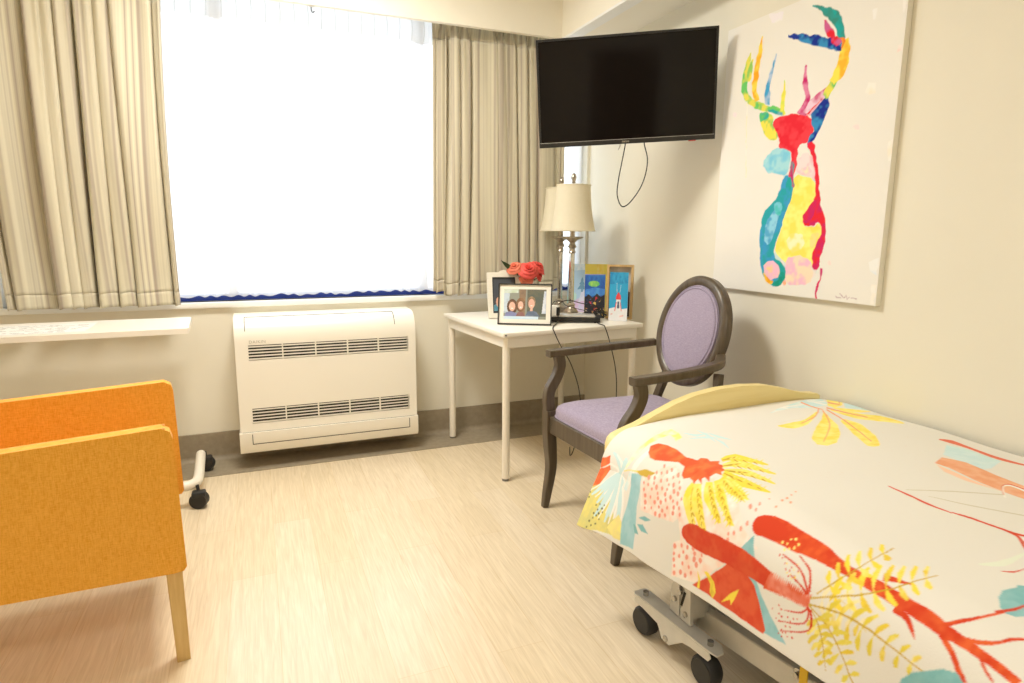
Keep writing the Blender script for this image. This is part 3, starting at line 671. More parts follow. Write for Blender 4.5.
246,220,76 246,220,76 0 748,1118 0,-16 -1,1 -3,18
246,220,76 249,236,136 0 750,1105 -15,7 -1,2 14,-2
202,168,52 202,168,52 0 751,1107 1,-16 -2,1 -3,18
246,220,76 249,236,136 0 754,1094 -16,6 0,2 13,-2
246,220,76 246,220,76 0 754,1096 1,-16 -1,1 -4,18
246,220,76 249,236,136 0 756,1083 -14,6 -1,2 13,-1
202,168,52 202,168,52 0 757,1085 1,-15 -2,0 -3,18
246,220,76 249,236,136 0 759,1073 -14,5 -1,2 13,-1
246,220,76 246,220,76 0 760,1075 1,-15 -2,0 -3,17
246,220,76 249,236,136 0 762,1063 -14,4 0,2 12,0
202,168,52 202,168,52 0 763,1065 0,-15 -1,0 -3,17
246,220,76 249,236,136 0 765,1053 -14,4 0,1 11,1
246,220,76 246,220,76 0 766,1055 0,-15 -1,0 -3,17
246,220,76 249,236,136 0 779,1209 14,2 24,-7 16,-19 18,-21 18,-17 12,-12 -5,-10 -14,6 -20,13 -20,16 -14,12 -16,12 -10,4
246,220,76 249,236,136 0 788,1198 14,-2 1,-1 -13,-6
246,220,76 246,220,76 0 791,1194 4,-20 -1,0 -8,18
202,168,52 202,168,52 0 789,1196 9,-8 -1,-2 -9,5
246,220,76 249,236,136 0 796,1193 14,-1 0,-1 -13,-7
202,168,52 202,168,52 0 798,1189 4,-19 0,-1 -8,18
202,168,52 202,168,52 0 797,1190 8,-7 0,-2 -9,5
246,220,76 249,236,136 0 804,1186 14,1 0,-1 -13,-9
246,220,76 246,220,76 0 807,1183 3,-19 0,-1 -8,17
202,168,52 202,168,52 0 805,1184 8,-6 0,-2 -9,4
246,220,76 249,236,136 0 812,1179 15,3 0,-2 -13,-10
202,168,52 202,168,52 0 815,1176 4,-18 -1,-1 -7,16
202,168,52 202,168,52 0 814,1177 8,-5 -1,-3 -8,4
246,220,76 249,236,136 0 822,1172 14,4 0,-2 -13,-11
246,220,76 246,220,76 0 825,1169 3,-18 -1,-1 -7,15
202,168,52 202,168,52 0 823,1170 8,-5 0,-2 -9,2
246,220,76 249,236,136 0 832,1164 14,6 1,-2 -14,-13
202,168,52 202,168,52 0 834,1162 4,-19 -1,-1 -7,15
202,168,52 202,168,52 0 833,1162 8,-4 0,-2 -9,1
246,220,76 249,236,136 0 842,1156 16,8 0,-2 -14,-15
246,220,76 246,220,76 0 845,1154 4,-18 -1,-1 -7,14
202,168,52 202,168,52 0 844,1154 8,-3 0,-2 -10,0
246,220,76 249,236,136 0 854,1148 16,10 1,-2 -16,-17
202,168,52 202,168,52 0 857,1146 4,-17 -1,-1 -8,13
202,168,52 202,168,52 0 855,1146 9,-1 0,-2 -10,-2
246,220,76 249,236,136 0 867,1140 17,10 0,-1 -16,-17
246,220,76 246,220,76 0 870,1139 4,-17 -1,-1 -8,12
202,168,52 202,168,52 0 868,1139 10,-1 -1,-2 -10,-2
246,220,76 249,236,136 0 780,1199 6,-5 10,-6 11,-8 13,-11 14,-20 15,-21 15,-18 10,-13 -5,-8 -13,6 -17,14 -18,17 -14,15 -10,13 -9,10 -8,9 -6,8
246,220,76 249,236,136 0 786,1184 14,-3 0,-1 -13,-6
246,220,76 246,220,76 0 789,1180 4,-20 -1,-1 -8,19
202,168,52 202,168,52 0 787,1181 8,-8 0,-2 -9,6
246,220,76 249,236,136 0 794,1174 14,-1 0,-2 -13,-6
202,168,52 202,168,52 0 797,1170 4,-19 -1,-1 -8,18
202,168,52 202,168,52 0 795,1171 8,-7 0,-2 -9,5
246,220,76 249,236,136 0 802,1164 14,0 1,-1 -13,-8
246,220,76 246,220,76 0 805,1161 4,-19 -1,-1 -7,17
202,168,52 202,168,52 0 803,1162 9,-7 -1,-2 -9,5
246,220,76 249,236,136 0 811,1154 14,2 0,-2 -13,-9
202,168,52 202,168,52 0 814,1151 4,-19 -1,0 -7,16
202,168,52 202,168,52 0 812,1152 8,-6 0,-2 -9,3
246,220,76 249,236,136 0 820,1144 14,3 0,-2 -13,-10
246,220,76 246,220,76 0 823,1141 4,-18 -1,-1 -8,16
202,168,52 202,168,52 0 821,1141 8,-4 0,-3 -9,3
246,220,76 249,236,136 0 829,1133 15,5 0,-1 -13,-12
202,168,52 202,168,52 0 832,1131 4,-18 -1,0 -7,14
202,168,52 202,168,52 0 831,1131 8,-4 -1,-2 -8,2
246,220,76 249,236,136 0 839,1123 15,7 0,-2 -13,-13
246,220,76 246,220,76 0 842,1121 4,-17 -1,-1 -7,14
202,168,52 202,168,52 0 840,1121 9,-3 -1,-2 -8,1
246,220,76 249,236,136 0 850,1113 15,9 1,-1 -15,-16
202,168,52 202,168,52 0 853,1112 3,-17 0,-1 -8,13
202,168,52 202,168,52 0 851,1112 9,-2 -1,-3 -9,0
246,220,76 249,236,136 0 861,1104 16,10 1,-2 -16,-16
246,220,76 246,220,76 0 864,1103 4,-16 -1,-1 -8,11
202,168,52 202,168,52 0 862,1102 10,0 -1,-3 -10,-1
246,220,76 249,236,136 0 767,1175 15,-12 20,-21 8,-20 9,-22 7,-19 4,-13 -4,-5 -8,10 -10,16 -12,18 -9,13 -15,23 -11,17
246,220,76 249,236,136 0 771,1162 15,-6 0,-1 -13,-3
246,220,76 246,220,76 0 774,1157 4,-19 0,-1 -9,20
202,168,52 202,168,52 0 772,1159 9,-10 0,-1 -10,7
246,220,76 249,236,136 0 777,1152 15,-4 0,-1 -13,-4
202,168,52 202,168,52 0 781,1148 4,-19 -1,0 -8,18
202,168,52 202,168,52 0 779,1150 8,-9 0,-2 -9,7
246,220,76 249,236,136 0 784,1143 14,-3 1,-2 -14,-4
246,220,76 246,220,76 0 787,1139 4,-19 -1,0 -8,18
202,168,52 202,168,52 0 785,1140 9,-8 -1,-2 -9,6
246,220,76 249,236,136 0 790,1133 14,-2 1,-2 -13,-5
202,168,52 202,168,52 0 793,1129 4,-18 -1,-1 -7,18
202,168,52 202,168,52 0 791,1130 9,-7 -1,-2 -9,6
246,220,76 249,236,136 0 796,1123 14,-1 1,-2 -13,-6
246,220,76 246,220,76 0 800,1119 3,-18 -1,0 -7,16
202,168,52 202,168,52 0 798,1120 8,-7 0,-2 -9,5
246,220,76 249,236,136 0 803,1112 14,0 0,-2 -13,-6
202,168,52 202,168,52 0 806,1109 4,-18 -1,-1 -8,17
202,168,52 202,168,52 0 804,1110 8,-7 0,-2 -9,5
246,220,76 249,236,136 0 809,1101 14,1 0,-2 -12,-7
246,220,76 246,220,76 0 812,1098 4,-17 -1,-1 -7,16
202,168,52 202,168,52 0 810,1099 8,-6 0,-2 -8,4
246,220,76 249,236,136 0 816,1090 13,2 0,-2 -12,-8
202,168,52 202,168,52 0 818,1087 4,-17 -1,0 -7,15
202,168,52 202,168,52 0 817,1088 8,-5 -1,-2 -8,3
246,220,76 249,236,136 0 822,1079 14,2 0,-1 -13,-9
246,220,76 246,220,76 0 825,1076 3,-17 0,0 -7,14
202,168,52 202,168,52 0 823,1076 8,-4 -1,-2 -8,3
246,220,76 249,236,136 0 759,1159 6,-8 8,-12 9,-14 10,-15 9,-20 10,-23 10,-20 5,-13 -4,-6 -8,11 -12,18 -14,21 -12,18 -9,17 -8,16 -7,14 -4,10
246,220,76 249,236,136 0 761,1146 16,-7 0,-2 -14,0
246,220,76 246,220,76 0 764,1142 5,-20 -1,0 -9,20
202,168,52 202,168,52 0 762,1143 10,-10 -1,-2 -10,9
246,220,76 249,236,136 0 768,1134 15,-6 1,-2 -15,-1
202,168,52 202,168,52 0 771,1129 4,-19 -1,0 -8,19
202,168,52 202,168,52 0 769,1131 9,-10 0,-2 -10,9
246,220,76 249,236,136 0 774,1121 16,-5 0,-1 -14,-3
246,220,76 246,220,76 0 778,1117 4,-19 -1,0 -8,18
202,168,52 202,168,52 0 776,1118 9,-9 -1,-1 -9,7
246,220,76 249,236,136 0 781,1108 15,-3 0,-2 -13,-3
202,168,52 202,168,52 0 785,1105 4,-19 -1,0 -8,18
202,168,52 202,168,52 0 783,1106 8,-8 0,-2 -9,6
246,220,76 249,236,136 0 788,1096 15,-3 0,-1 -13,-5
246,220,76 246,220,76 0 792,1092 4,-18 -1,0 -8,17
202,168,52 202,168,52 0 790,1093 8,-7 0,-2 -9,6
246,220,76 249,236,136 0 796,1083 14,-2 0,-1 -13,-5
202,168,52 202,168,52 0 799,1080 3,-18 0,0 -8,16
202,168,52 202,168,52 0 797,1080 8,-6 -1,-2 -8,5
246,220,76 249,236,136 0 803,1070 13,-1 1,-1 -13,-6
246,220,76 246,220,76 0 806,1067 4,-17 -1,0 -7,15
202,168,52 202,168,52 0 804,1068 8,-6 0,-2 -9,4
246,220,76 249,236,136 0 810,1057 14,1 0,-2 -12,-6
202,168,52 202,168,52 0 813,1055 4,-17 -1,-1 -7,15
202,168,52 202,168,52 0 811,1055 8,-5 0,-2 -9,4
246,220,76 249,236,136 0 818,1045 13,1 0,-1 -12,-8
246,220,76 246,220,76 0 820,1042 4,-16 -1,-1 -7,15
202,168,52 202,168,52 0 819,1043 7,-5 0,-2 -8,3
246,220,76 249,236,136 0 750,1153 10,-25 10,-30 2,-27 1,-19 -7,2 -8,22 -10,28 -8,29 -6,25
246,220,76 249,236,136 0 745,1146 18,-11 1,-1 -17,2
246,220,76 246,220,76 0 749,1140 5,-20 -1,0 -10,22
202,168,52 202,168,52 0 747,1143 11,-13 -1,-2 -11,12
246,220,76 249,236,136 0 749,1135 17,-10 1,-2 -16,2
202,168,52 202,168,52 0 752,1130 6,-21 -2,0 -9,22
202,168,52 202,168,52 0 750,1132 11,-12 -1,-2 -11,11
246,220,76 249,236,136 0 752,1124 17,-9 0,-2 -15,2
246,220,76 246,220,76 0 756,1119 5,-20 -1,0 -10,21
202,168,52 202,168,52 0 753,1121 11,-12 -1,-1 -11,10
246,220,76 249,236,136 0 755,1114 17,-9 0,-2 -15,1
202,168,52 202,168,52 0 758,1109 5,-20 -1,0 -9,20
202,168,52 202,168,52 0 756,1110 10,-11 0,-1 -11,10
246,220,76 249,236,136 0 757,1103 17,-8 0,-1 -15,0
246,220,76 246,220,76 0 761,1099 5,-20 -1,0 -9,20
202,168,52 202,168,52 0 759,1100 10,-10 -1,-2 -10,9
246,220,76 249,236,136 0 760,1093 16,-8 1,-1 -15,0
202,168,52 202,168,52 0 764,1089 4,-19 0,0 -10,19
202,168,52 202,168,52 0 762,1090 9,-10 0,-2 -11,9
246,220,76 249,236,136 0 762,1084 17,-8 0,-1 -15,0
246,220,76 246,220,76 0 766,1079 5,-19 -1,0 -9,19
202,168,52 202,168,52 0 764,1081 10,-11 -1,-1 -10,9
246,220,76 249,236,136 0 765,1074 16,-7 0,-1 -14,-1
202,168,52 202,168,52 0 768,1070 5,-19 -1,0 -9,19
202,168,52 202,168,52 0 766,1071 10,-10 -1,-1 -10,8
246,220,76 249,236,136 0 767,1065 15,-7 1,-1 -14,-1
246,220,76 246,220,76 0 770,1060 5,-18 -1,0 -9,18
202,168,52 202,168,52 0 768,1062 10,-10 -1,-1 -10,8
128,186,191 160,202,205 0 856,988 -33,-21 46,-30
154,202,211 128,186,191 0 894,959 -2,-24 25,-22 29,-32 34,-49 5,60 -37,14
222,93,56 211,68,38 0 983,1132 -47,-64 -43,-50 1,-59 13,-24 26,-19 46,-27 9,5 -1,56 -1,78 -4,50
246,220,76 246,220,76 0 944,1118 14,-12 22,-2 3,10 -20,-3
246,220,76 202,168,52 0 938,1095 -3,-14 12,-24 21,-8 17,8 -9,12 -20,0
246,220,76 246,220,76 0 981,1029 -29,-26 -21,-27 24,10 20,11 -11,4
211,68,38 211,68,38 0 862,1124 7,1 9,6 7,9 5,12 3,12 -1,11 -4,7 -6,4 -8,-1 -9,-6 -7,-10 -5,-12 -2,-11 1,-11 4,-8
211,68,38 217,90,52 0 882,1185 -13,-5 -15,-18 -4,-30 2,-31 -2,-43 1,-46 2,-40 7,-41 8,-41 32,3 -2,30 -1,42 -1,53 4,63 2,47 -4,35
222,93,56 241,158,138 0 885,894 -10,-1 -10,0 0,1 10,5 11,5
222,93,56 241,158,138 0 888,904 7,-4 8,-5 -1,-1 -9,0 -10,0
222,93,56 241,158,138 0 885,889 -10,-1 -10,0 0,1 10,5 11,5
222,93,56 241,158,138 0 888,899 7,-4 8,-5 -1,-1 -9,0 -10,0
222,93,56 241,158,138 0 885,884 -10,-1 -10,0 0,1 10,5 11,5
222,93,56 241,158,138 0 888,894 7,-4 7,-5 0,-1 -10,0 -9,0
222,93,56 241,158,138 0 885,879 -10,-1 -10,0 0,1 10,5 11,5
222,93,56 241,158,138 0 888,889 7,-4 7,-5 -1,-1 -9,0 -9,0
222,93,56 241,158,138 0 885,874 -10,-1 -9,0 0,1 9,5 11,5
222,93,56 241,158,138 0 888,884 7,-4 7,-5 -1,-1 -9,0 -9,0
222,93,56 241,158,138 0 885,869 -10,-1 -9,0 0,1 9,5 11,5
222,93,56 241,158,138 0 887,879 7,-4 7,-5 0,-1 -9,0 -9,0
222,93,56 241,158,138 0 885,864 -10,-1 -9,1 0,1 9,4 10,5
222,93,56 241,158,138 0 887,874 7,-4 7,-4 -1,-2 -8,0 -9,0
222,93,56 241,158,138 0 884,859 -9,0 -9,0 0,1 9,4 10,5
222,93,56 241,158,138 0 887,870 7,-5 7,-4 -1,-1 -9,0 -8,-1
222,93,56 241,158,138 0 884,854 -9,0 -9,0 0,1 9,4 10,6
222,93,56 241,158,138 0 887,865 7,-5 6,-4 0,-1 -9,0 -9,-1
222,93,56 241,158,138 0 884,850 -9,-1 -9,0 0,1 9,4 10,6
222,93,56 241,158,138 0 887,860 7,-4 6,-5 0,-1 -9,0 -9,0
222,93,56 241,158,138 0 884,845 -9,-1 -9,1 0,1 10,4 9,5
222,93,56 241,158,138 0 887,855 6,-4 7,-5 -1,-1 -8,0 -9,0
222,93,56 241,158,138 0 884,840 -9,0 -8,0 0,1 9,4 9,5
222,93,56 241,158,138 0 887,850 6,-4 7,-4 -1,-1 -8,0 -9,-1
222,93,56 241,158,138 0 884,836 -9,-1 -8,0 0,1 9,4 9,5
222,93,56 241,158,138 0 887,846 6,-5 6,-4 0,-1 -9,0 -8,0
222,93,56 241,158,138 0 884,831 -9,0 -8,0 0,1 9,4 9,5
222,93,56 241,158,138 0 887,841 6,-4 6,-4 -1,-1 -8,-1 -8,0
222,93,56 241,158,138 0 884,827 -9,-1 -8,0 0,1 9,4 9,5
222,93,56 241,158,138 0 887,836 6,-4 6,-4 -1,-1 -8,0 -8,-1
222,93,56 241,158,138 0 884,822 -9,0 -8,0 0,1 9,4 8,4
222,93,56 241,158,138 0 886,832 6,-4 6,-4 0,-2 -8,0 -8,0
222,93,56 241,158,138 0 884,818 -9,-1 -8,0 0,1 9,4 8,5
222,93,56 241,158,138 0 886,827 6,-4 6,-4 0,-1 -8,0 -8,-1
222,93,56 241,158,138 0 884,813 -8,0 -8,0 0,1 8,4 8,4
222,93,56 241,158,138 0 886,822 6,-3 6,-5 -1,0 -7,-1 -8,0
222,93,56 241,158,138 0 884,809 -8,-1 -8,0 0,1 8,4 8,5
222,93,56 241,158,138 0 886,818 6,-4 5,-4 0,-1 -8,0 -7,-1
222,93,56 241,158,138 0 884,804 -8,0 -8,0 0,1 8,4 8,4
222,93,56 241,158,138 0 886,813 6,-3 5,-4 0,-1 -8,-1 -7,0
222,93,56 241,158,138 0 884,800 -8,-1 -8,1 0,0 8,4 8,5
222,93,56 241,158,138 0 886,809 6,-4 5,-4 -1,-1 -7,0 -7,0
222,93,56 241,158,138 0 884,795 -8,0 -8,0 0,1 8,4 8,4
222,93,56 241,158,138 0 886,804 5,-3 6,-4 -1,-1 -7,0 -7,-1
222,93,56 241,158,138 0 903,911 -1,-8 -2,-11 -2,-14 -2,-13 -1,-17 -1,-18 -2,-17 -1,-11 -10,-4 -1,10 -1,16 -1,18 -1,15 -1,13 -1,12 -1,10 -1,7
211,68,38 230,101,52 0 817,964 1,-11 1,-13 0,-14 1,-16 0,-9 0,-10 1,-12 0,-12 -1,-13 -1,-14 0,-12 -1,-10 1,-10 0,-10 1,-8 0,-6 -21,0 -2,7 -3,9 -3,11 -3,13 -2,13 -1,14 -1,14 -1,12 -1,11 -2,12 -1,11 -2,11 0,18 0,16 3,14 4,10
211,68,38 211,68,38 0 796,947 7,-4 7,-1 6,3 4,7 1,8 -1,9 -4,9 -6,6 -7,4 -7,1 -6,-2 -4,-6 -2,-8 2,-9 4,-9
211,68,38 211,68,38 0 785,980 -5,-16 4,-41 24,-34 11,28 1,37
211,68,38 233,108,59 0 821,794 -1,-7 1,-11 0,-12 0,-13 2,-14 2,-15 1,-16 2,-14 1,-14 1,-14 1,-14 0,-12 2,-12 1,-10 1,-10 1,-9 1,-6 1,-6 1,-6 1,-8 0,-9 0,-9 1,-10 0,-9 1,-9 1,-9 1,-9 1,-9 2,-10 2,-11 2,-10 2,-7 -11,-2 -2,7 -2,10 -3,12 -2,11 -2,9 -1,9 -2,9 -1,9 -1,10 -1,10 -2,9 -1,9 -2,6 -2,6 -2,6 -2,8 -1,10 0,10 -1,11 -1,12 -1,12 -1,14 -2,14 -1,14 -1,15 0,15 -1,15 0,14 -2,13 -3,13 -2,10 -2,8
211,68,38 233,108,59 0 832,577 -5,-5 -7,-6 -8,-8 -8,-6 -7,-4 -7,-4 -8,-4 -7,-3 -8,-2 -8,-2 -8,-2 -7,-1 -17,-2 -12,0 -5,3 12,1 16,2 8,1 8,2 8,2 8,2 8,3 7,3 7,5 7,4 7,7 8,7 7,8 4,5
211,68,38 233,108,59 0 841,563 -1,-5 -2,-7 -3,-8 -3,-7 -3,-7 -3,-7 -3,-7 -4,-6 -7,-6 -7,-5 -4,-3 -4,-4 -3,-4 -3,-2 -4,3 3,2 3,4 4,4 3,4 8,4 6,6 3,6 3,6 3,8 2,7 2,7 2,8 1,7 1,5
211,68,38 233,108,59 0 841,574 2,-5 4,-6 4,-7 5,-8 7,-8 7,-8 8,-8 5,-5 -7,-6 -5,5 -7,9 -7,9 -7,8 -5,8 -5,7 -5,6 -3,5
211,68,38 233,108,59 0 839,652 1,-5 1,-7 1,-8 2,-7 3,-6 5,-7 4,-6 3,-5 -1,0 -4,3 -6,4 -7,7 -5,7 -4,8 -2,9 -1,8 -1,5
211,68,38 233,108,59 0 843,514 2,-3 4,-4 3,-5 3,-4 4,-8 2,-5 -2,-1 -3,5 -4,7 -3,4 -4,5 -3,4 -3,3
211,68,38 233,108,59 0 805,694 -4,-8 -5,-11 -3,-12 -3,-9 -2,0 0,11 1,14 2,13 1,10
249,236,136 249,236,136 0 800,877 3,-1 1,1 0,2 -1,3 -3,0 -1,0 0,-3
249,236,136 249,236,136 0 814,868 2,-1 2,1 0,2 -2,3 -2,0 -2,-1 1,-2
249,236,136 249,236,136 0 823,884 2,0 1,1 0,2 -1,2 -2,1 -2,-2 1,-2
249,236,136 249,236,136 0 804,885 2,0 1,1 0,1 -1,2 -2,1 -1,-1 0,-2
249,236,136 249,236,136 0 814,897 2,-1 1,1 0,3 -1,2 -2,0 -2,-1 0,-2
249,236,136 249,236,136 0 814,886 1,0 1,1 0,2 -1,1 -1,1 -2,-1 0,-2
249,236,136 249,236,136 0 806,865 2,-1 2,1 0,2 -2,2 -2,1 -1,-1 0,-2
249,236,136 249,236,136 0 819,876 2,-1 1,1 0,2 -1,2 -2,1 -1,-1 0,-2
241,230,189 241,230,189 0 870,772 6,1 9,0 5,-6 4,-5 -4,-4 -5,3 -5,3 -6,4 -4,3
241,230,189 241,230,189 0 870,771 -6,-3 -7,-3 -6,-2 -5,-2 -2,4 5,4 7,5 8,0 6,-2
241,230,189 249,236,136 0 868,757 7,2 11,1 7,-5 5,-5 -3,-4 -6,2 -8,3 -7,3 -6,2
230,202,71 249,236,136 0 868,756 -7,-4 -7,-4 -8,-3 -5,-4 -3,4 5,5 8,6 9,2 8,-1
230,202,71 241,230,189 0 868,742 8,3 11,2 10,-3 6,-5 -3,-4 -7,1 -9,2 -9,2 -8,1
241,230,189 241,230,189 0 868,741 -8,-5 -8,-5 -7,-5 -6,-5 -3,4 5,6 8,7 10,3 8,1
241,230,189 249,236,136 0 869,726 7,4 9,3 9,-3 6,-2 -3,-5 -6,1 -8,0 -8,0 -6,1
241,230,189 249,236,136 0 869,725 -6,-5 -6,-5 -6,-5 -4,-4 -3,2 3,6 6,8 9,3 7,1
241,230,189 241,230,189 0 872,710 5,4 8,3 7,-1 5,-2 -2,-5 -5,0 -7,-1 -6,1 -5,0
230,202,71 241,230,189 0 872,709 -4,-5 -5,-5 -4,-4 -4,-4 -3,2 2,6 5,6 7,4 6,1
230,202,71 249,236,136 0 876,694 11,7 9,-3 -1,-4 -9,-2 -10,0
241,230,189 249,236,136 0 876,693 -5,-9 -7,-7 -3,2 5,10 10,5
224,202,123 224,202,123 0 877,793 -5,-9 -8,-12 -6,-14 -2,-14 4,-17 8,-21 9,-17 6,-12 -1,-1 -6,12 -8,18 -9,20 -4,18 2,15 7,13 7,12 5,9
246,220,76 246,220,76 0 855,752 7,-3 8,-4 3,-10 1,-7 -5,-3 -3,5 -4,7 -4,7 -4,6
246,220,76 246,220,76 0 855,750 -7,0 -8,0 -8,2 -7,1 -1,6 7,2 10,1 8,-5 6,-5
246,220,76 249,236,136 0 845,732 7,-4 9,-6 3,-11 1,-8 -4,-2 -4,7 -4,7 -5,9 -4,7
230,202,71 249,236,136 0 844,731 -8,1 -9,2 -9,2 -8,3 -1,5 8,1 11,0 10,-7 7,-6
230,202,71 246,220,76 0 834,714 8,-5 10,-8 3,-12 1,-9 -4,-2 -4,8 -5,9 -5,10 -5,8
246,220,76 246,220,76 0 834,713 -9,3 -11,3 -11,4 -10,4 -1,6 10,-1 13,-2 12,-9 7,-7
246,220,76 249,236,136 0 823,698 8,-6 10,-9 3,-11 1,-9 -5,-1 -3,8 -5,9 -5,10 -5,8
246,220,76 249,236,136 0 822,697 -9,4 -11,4 -12,6 -11,5 -1,5 12,-2 14,-4 11,-9 8,-8
246,220,76 246,220,76 0 811,684 8,-6 9,-9 2,-10 1,-8 -5,-1 -3,8 -4,8 -4,9 -5,8
230,202,71 246,220,76 0 811,683 -9,4 -11,4 -11,6 -11,6 -1,5 12,-3 14,-4 10,-10 7,-7
230,202,71 249,236,136 0 798,671 8,-6 8,-8 2,-9 1,-7 -5,0 -3,7 -4,7 -4,8 -3,7
246,220,76 249,236,136 0 798,670 -8,4 -11,5 -10,6 -11,7 -1,5 11,-4 14,-5 10,-10 6,-7
246,220,76 246,220,76 0 784,660 7,-5 8,-8 2,-8 0,-6 -5,1 -3,6 -4,6 -3,7 -3,7
246,220,76 246,220,76 0 783,660 -8,4 -10,5 -11,7 -11,6 -1,6 12,-5 14,-6 10,-10 6,-7
246,220,76 249,236,136 0 766,652 16,-12 1,-12 -6,2 -7,10 -5,12
230,202,71 249,236,136 0 765,652 -19,10 -18,11 0,5 22,-9 16,-17
202,168,52 202,168,52 0 877,796 -9,-22 -12,-28 -13,-29 -14,-23 -17,-20 -22,-15 -24,-9 -22,-3 -3,2 22,3 25,9 22,15 17,20 14,23 13,28 12,28 8,22
246,220,76 246,220,76 0 845,768 9,-10 -3,-14 -5,0 -2,11 0,13
246,220,76 246,220,76 0 844,768 -10,5 -9,7 1,5 13,-3 6,-13
246,220,76 249,236,136 0 831,758 5,-6 5,-8 -1,-9 -2,-7 -5,1 0,7 -2,7 0,8 -1,7
230,202,71 249,236,136 0 830,758 -6,4 -6,4 -6,5 -6,5 1,5 7,-3 9,-4 5,-9 3,-7
230,202,71 246,220,76 0 816,749 5,-7 6,-9 -1,-10 -2,-7 -5,1 -1,7 -1,9 -1,8 -1,8
246,220,76 246,220,76 0 815,749 -7,5 -8,7 -7,7 -8,6 2,4 8,-4 11,-6 6,-10 4,-8
246,220,76 249,236,136 0 799,743 5,-7 6,-9 -1,-8 -2,-6 -5,3 -1,6 -2,7 0,7 -1,6
246,220,76 249,236,136 0 798,742 -6,6 -8,5 -7,7 -7,7 2,4 8,-5 10,-6 6,-10 3,-7
246,220,76 246,220,76 0 780,739 10,-15 -3,-10 -6,2 -3,12 0,11
230,202,71 246,220,76 0 778,738 -14,12 -15,13 3,3 19,-12 9,-15
230,202,71 249,236,136 0 754,739 13,-14 -4,-7 -9,4 -4,10 2,8
246,220,76 249,236,136 0 752,740 -16,11 -12,11 3,4 19,-12 8,-14
202,168,52 202,168,52 0 866,785 -9,-8 -11,-10 -14,-10 -15,-9 -18,-7 -25,-4 -30,3 -23,4 -2,3 23,-4 31,-4 24,4 19,7 14,9 14,10 12,10 8,8
228,208,76 228,208,76 0 883,755 7,3 10,3 7,-5 4,-4 -4,-6 -5,2 -7,1 -7,2 -5,2
228,208,76 228,208,76 0 883,753 -6,-5 -7,-5 -6,-4 -5,-3 -3,4 4,5 7,8 9,1 7,1
228,208,76 249,236,136 0 882,733 8,3 11,4 8,-5 5,-5 -3,-5 -7,2 -8,1 -7,2 -7,1
230,202,71 249,236,136 0 882,731 -7,-5 -7,-6 -7,-4 -5,-4 -4,4 5,6 7,8 10,2 8,1
230,202,71 228,208,76 0 882,710 9,4 12,4 9,-5 6,-5 -4,-5 -7,2 -9,1 -9,2 -7,1
228,208,76 228,208,76 0 882,709 -7,-5 -8,-6 -8,-6 -6,-4 -3,4 5,6 7,8 11,3 9,1
228,208,76 249,236,136 0 882,688 9,3 12,4 9,-4 6,-4 -3,-5 -7,1 -9,1 -9,1 -8,1
228,208,76 249,236,136 0 882,686 -7,-5 -7,-6 -8,-5 -6,-5 -3,4 5,6 7,8 11,3 8,1
228,208,76 228,208,76 0 883,664 8,4 10,3 9,-3 5,-4 -3,-4 -7,0 -8,1 -7,1 -7,1
230,202,71 228,208,76 0 883,663 -6,-5 -6,-5 -6,-5 -6,-4 -3,4 4,6 7,7 9,2 7,1
230,202,71 249,236,136 0 885,641 6,3 9,3 8,-2 4,-3 -3,-5 -6,0 -6,0 -7,2 -5,1
228,208,76 249,236,136 0 885,640 -5,-4 -5,-5 -6,-4 -4,-3 -3,2 3,6 5,6 8,2 7,1
228,208,76 228,208,76 0 887,617 13,6 10,-4 -3,-5 -11,0 -9,2
228,208,76 228,208,76 0 887,616 -8,-8 -9,-6 -3,3 7,10 13,2
228,208,76 249,236,136 0 889,594 11,5 8,-4 -3,-4 -8,-1 -8,3
230,202,71 249,236,136 0 889,593 -6,-7 -7,-5 -3,3 5,8 11,2
202,168,52 202,168,52 0 888,796 -3,-16 -5,-23 -3,-26 -1,-28 3,-35 5,-40 6,-35 3,-23 -2,-1 -3,23 -6,35 -6,40 -3,35 1,29 3,26 5,23 3,16
230,214,90 230,214,90 0 900,772 6,7 8,7 8,1 6,-1 -1,-6 -6,-2 -7,-4 -7,-1 -6,-2
230,214,90 230,214,90 0 901,772 -3,-7 -4,-8 -4,-7 -4,-6 -4,1 0,7 4,9 8,7 6,4
230,214,90 249,236,136 0 909,759 6,7 9,8 10,1 7,0 -1,-6 -7,-3 -8,-3 -8,-3 -8,-2
230,202,71 249,236,136 0 910,758 -4,-8 -5,-8 -4,-8 -4,-7 -5,0 1,7 3,11 9,9 8,5
230,202,71 230,214,90 0 918,745 7,8 11,9 11,2 8,0 -1,-6 -8,-3 -10,-4 -9,-3 -9,-4
230,214,90 230,214,90 0 919,744 -5,-8 -5,-10 -5,-9 -4,-7 -5,-1 2,9 3,12 10,9 8,6
230,214,90 249,236,136 0 928,732 6,7 10,9 10,2 8,0 -1,-6 -8,-3 -8,-4 -9,-3 -8,-3
230,214,90 249,236,136 0 929,731 -4,-8 -4,-9 -5,-8 -4,-7 -5,0 1,8 4,10 8,9 8,6
230,214,90 230,214,90 0 939,719 5,6 8,8 9,2 6,0 -1,-6 -6,-3 -7,-3 -7,-3 -7,-2
230,202,71 230,214,90 0 939,718 -3,-7 -3,-7 -4,-7 -3,-6 -5,0 1,6 2,9 8,8 6,4
230,202,71 249,236,136 0 950,706 11,12 13,2 -1,-6 -11,-6 -12,-3
230,214,90 249,236,136 0 951,705 -5,-12 -6,-10 -5,0 2,13 13,9
230,214,90 230,214,90 0 962,693 8,11 11,1 0,-6 -9,-5 -10,-2
230,214,90 230,214,90 0 963,692 -3,-9 -5,-8 -5,-1 1,11 11,8
202,168,52 202,168,52 0 889,797 4,-11 6,-15 8,-17 10,-16 14,-16 17,-17 17,-14 11,-10 -2,-2 -11,10 -16,14 -18,17 -14,16 -10,16 -8,17 -6,15 -5,11
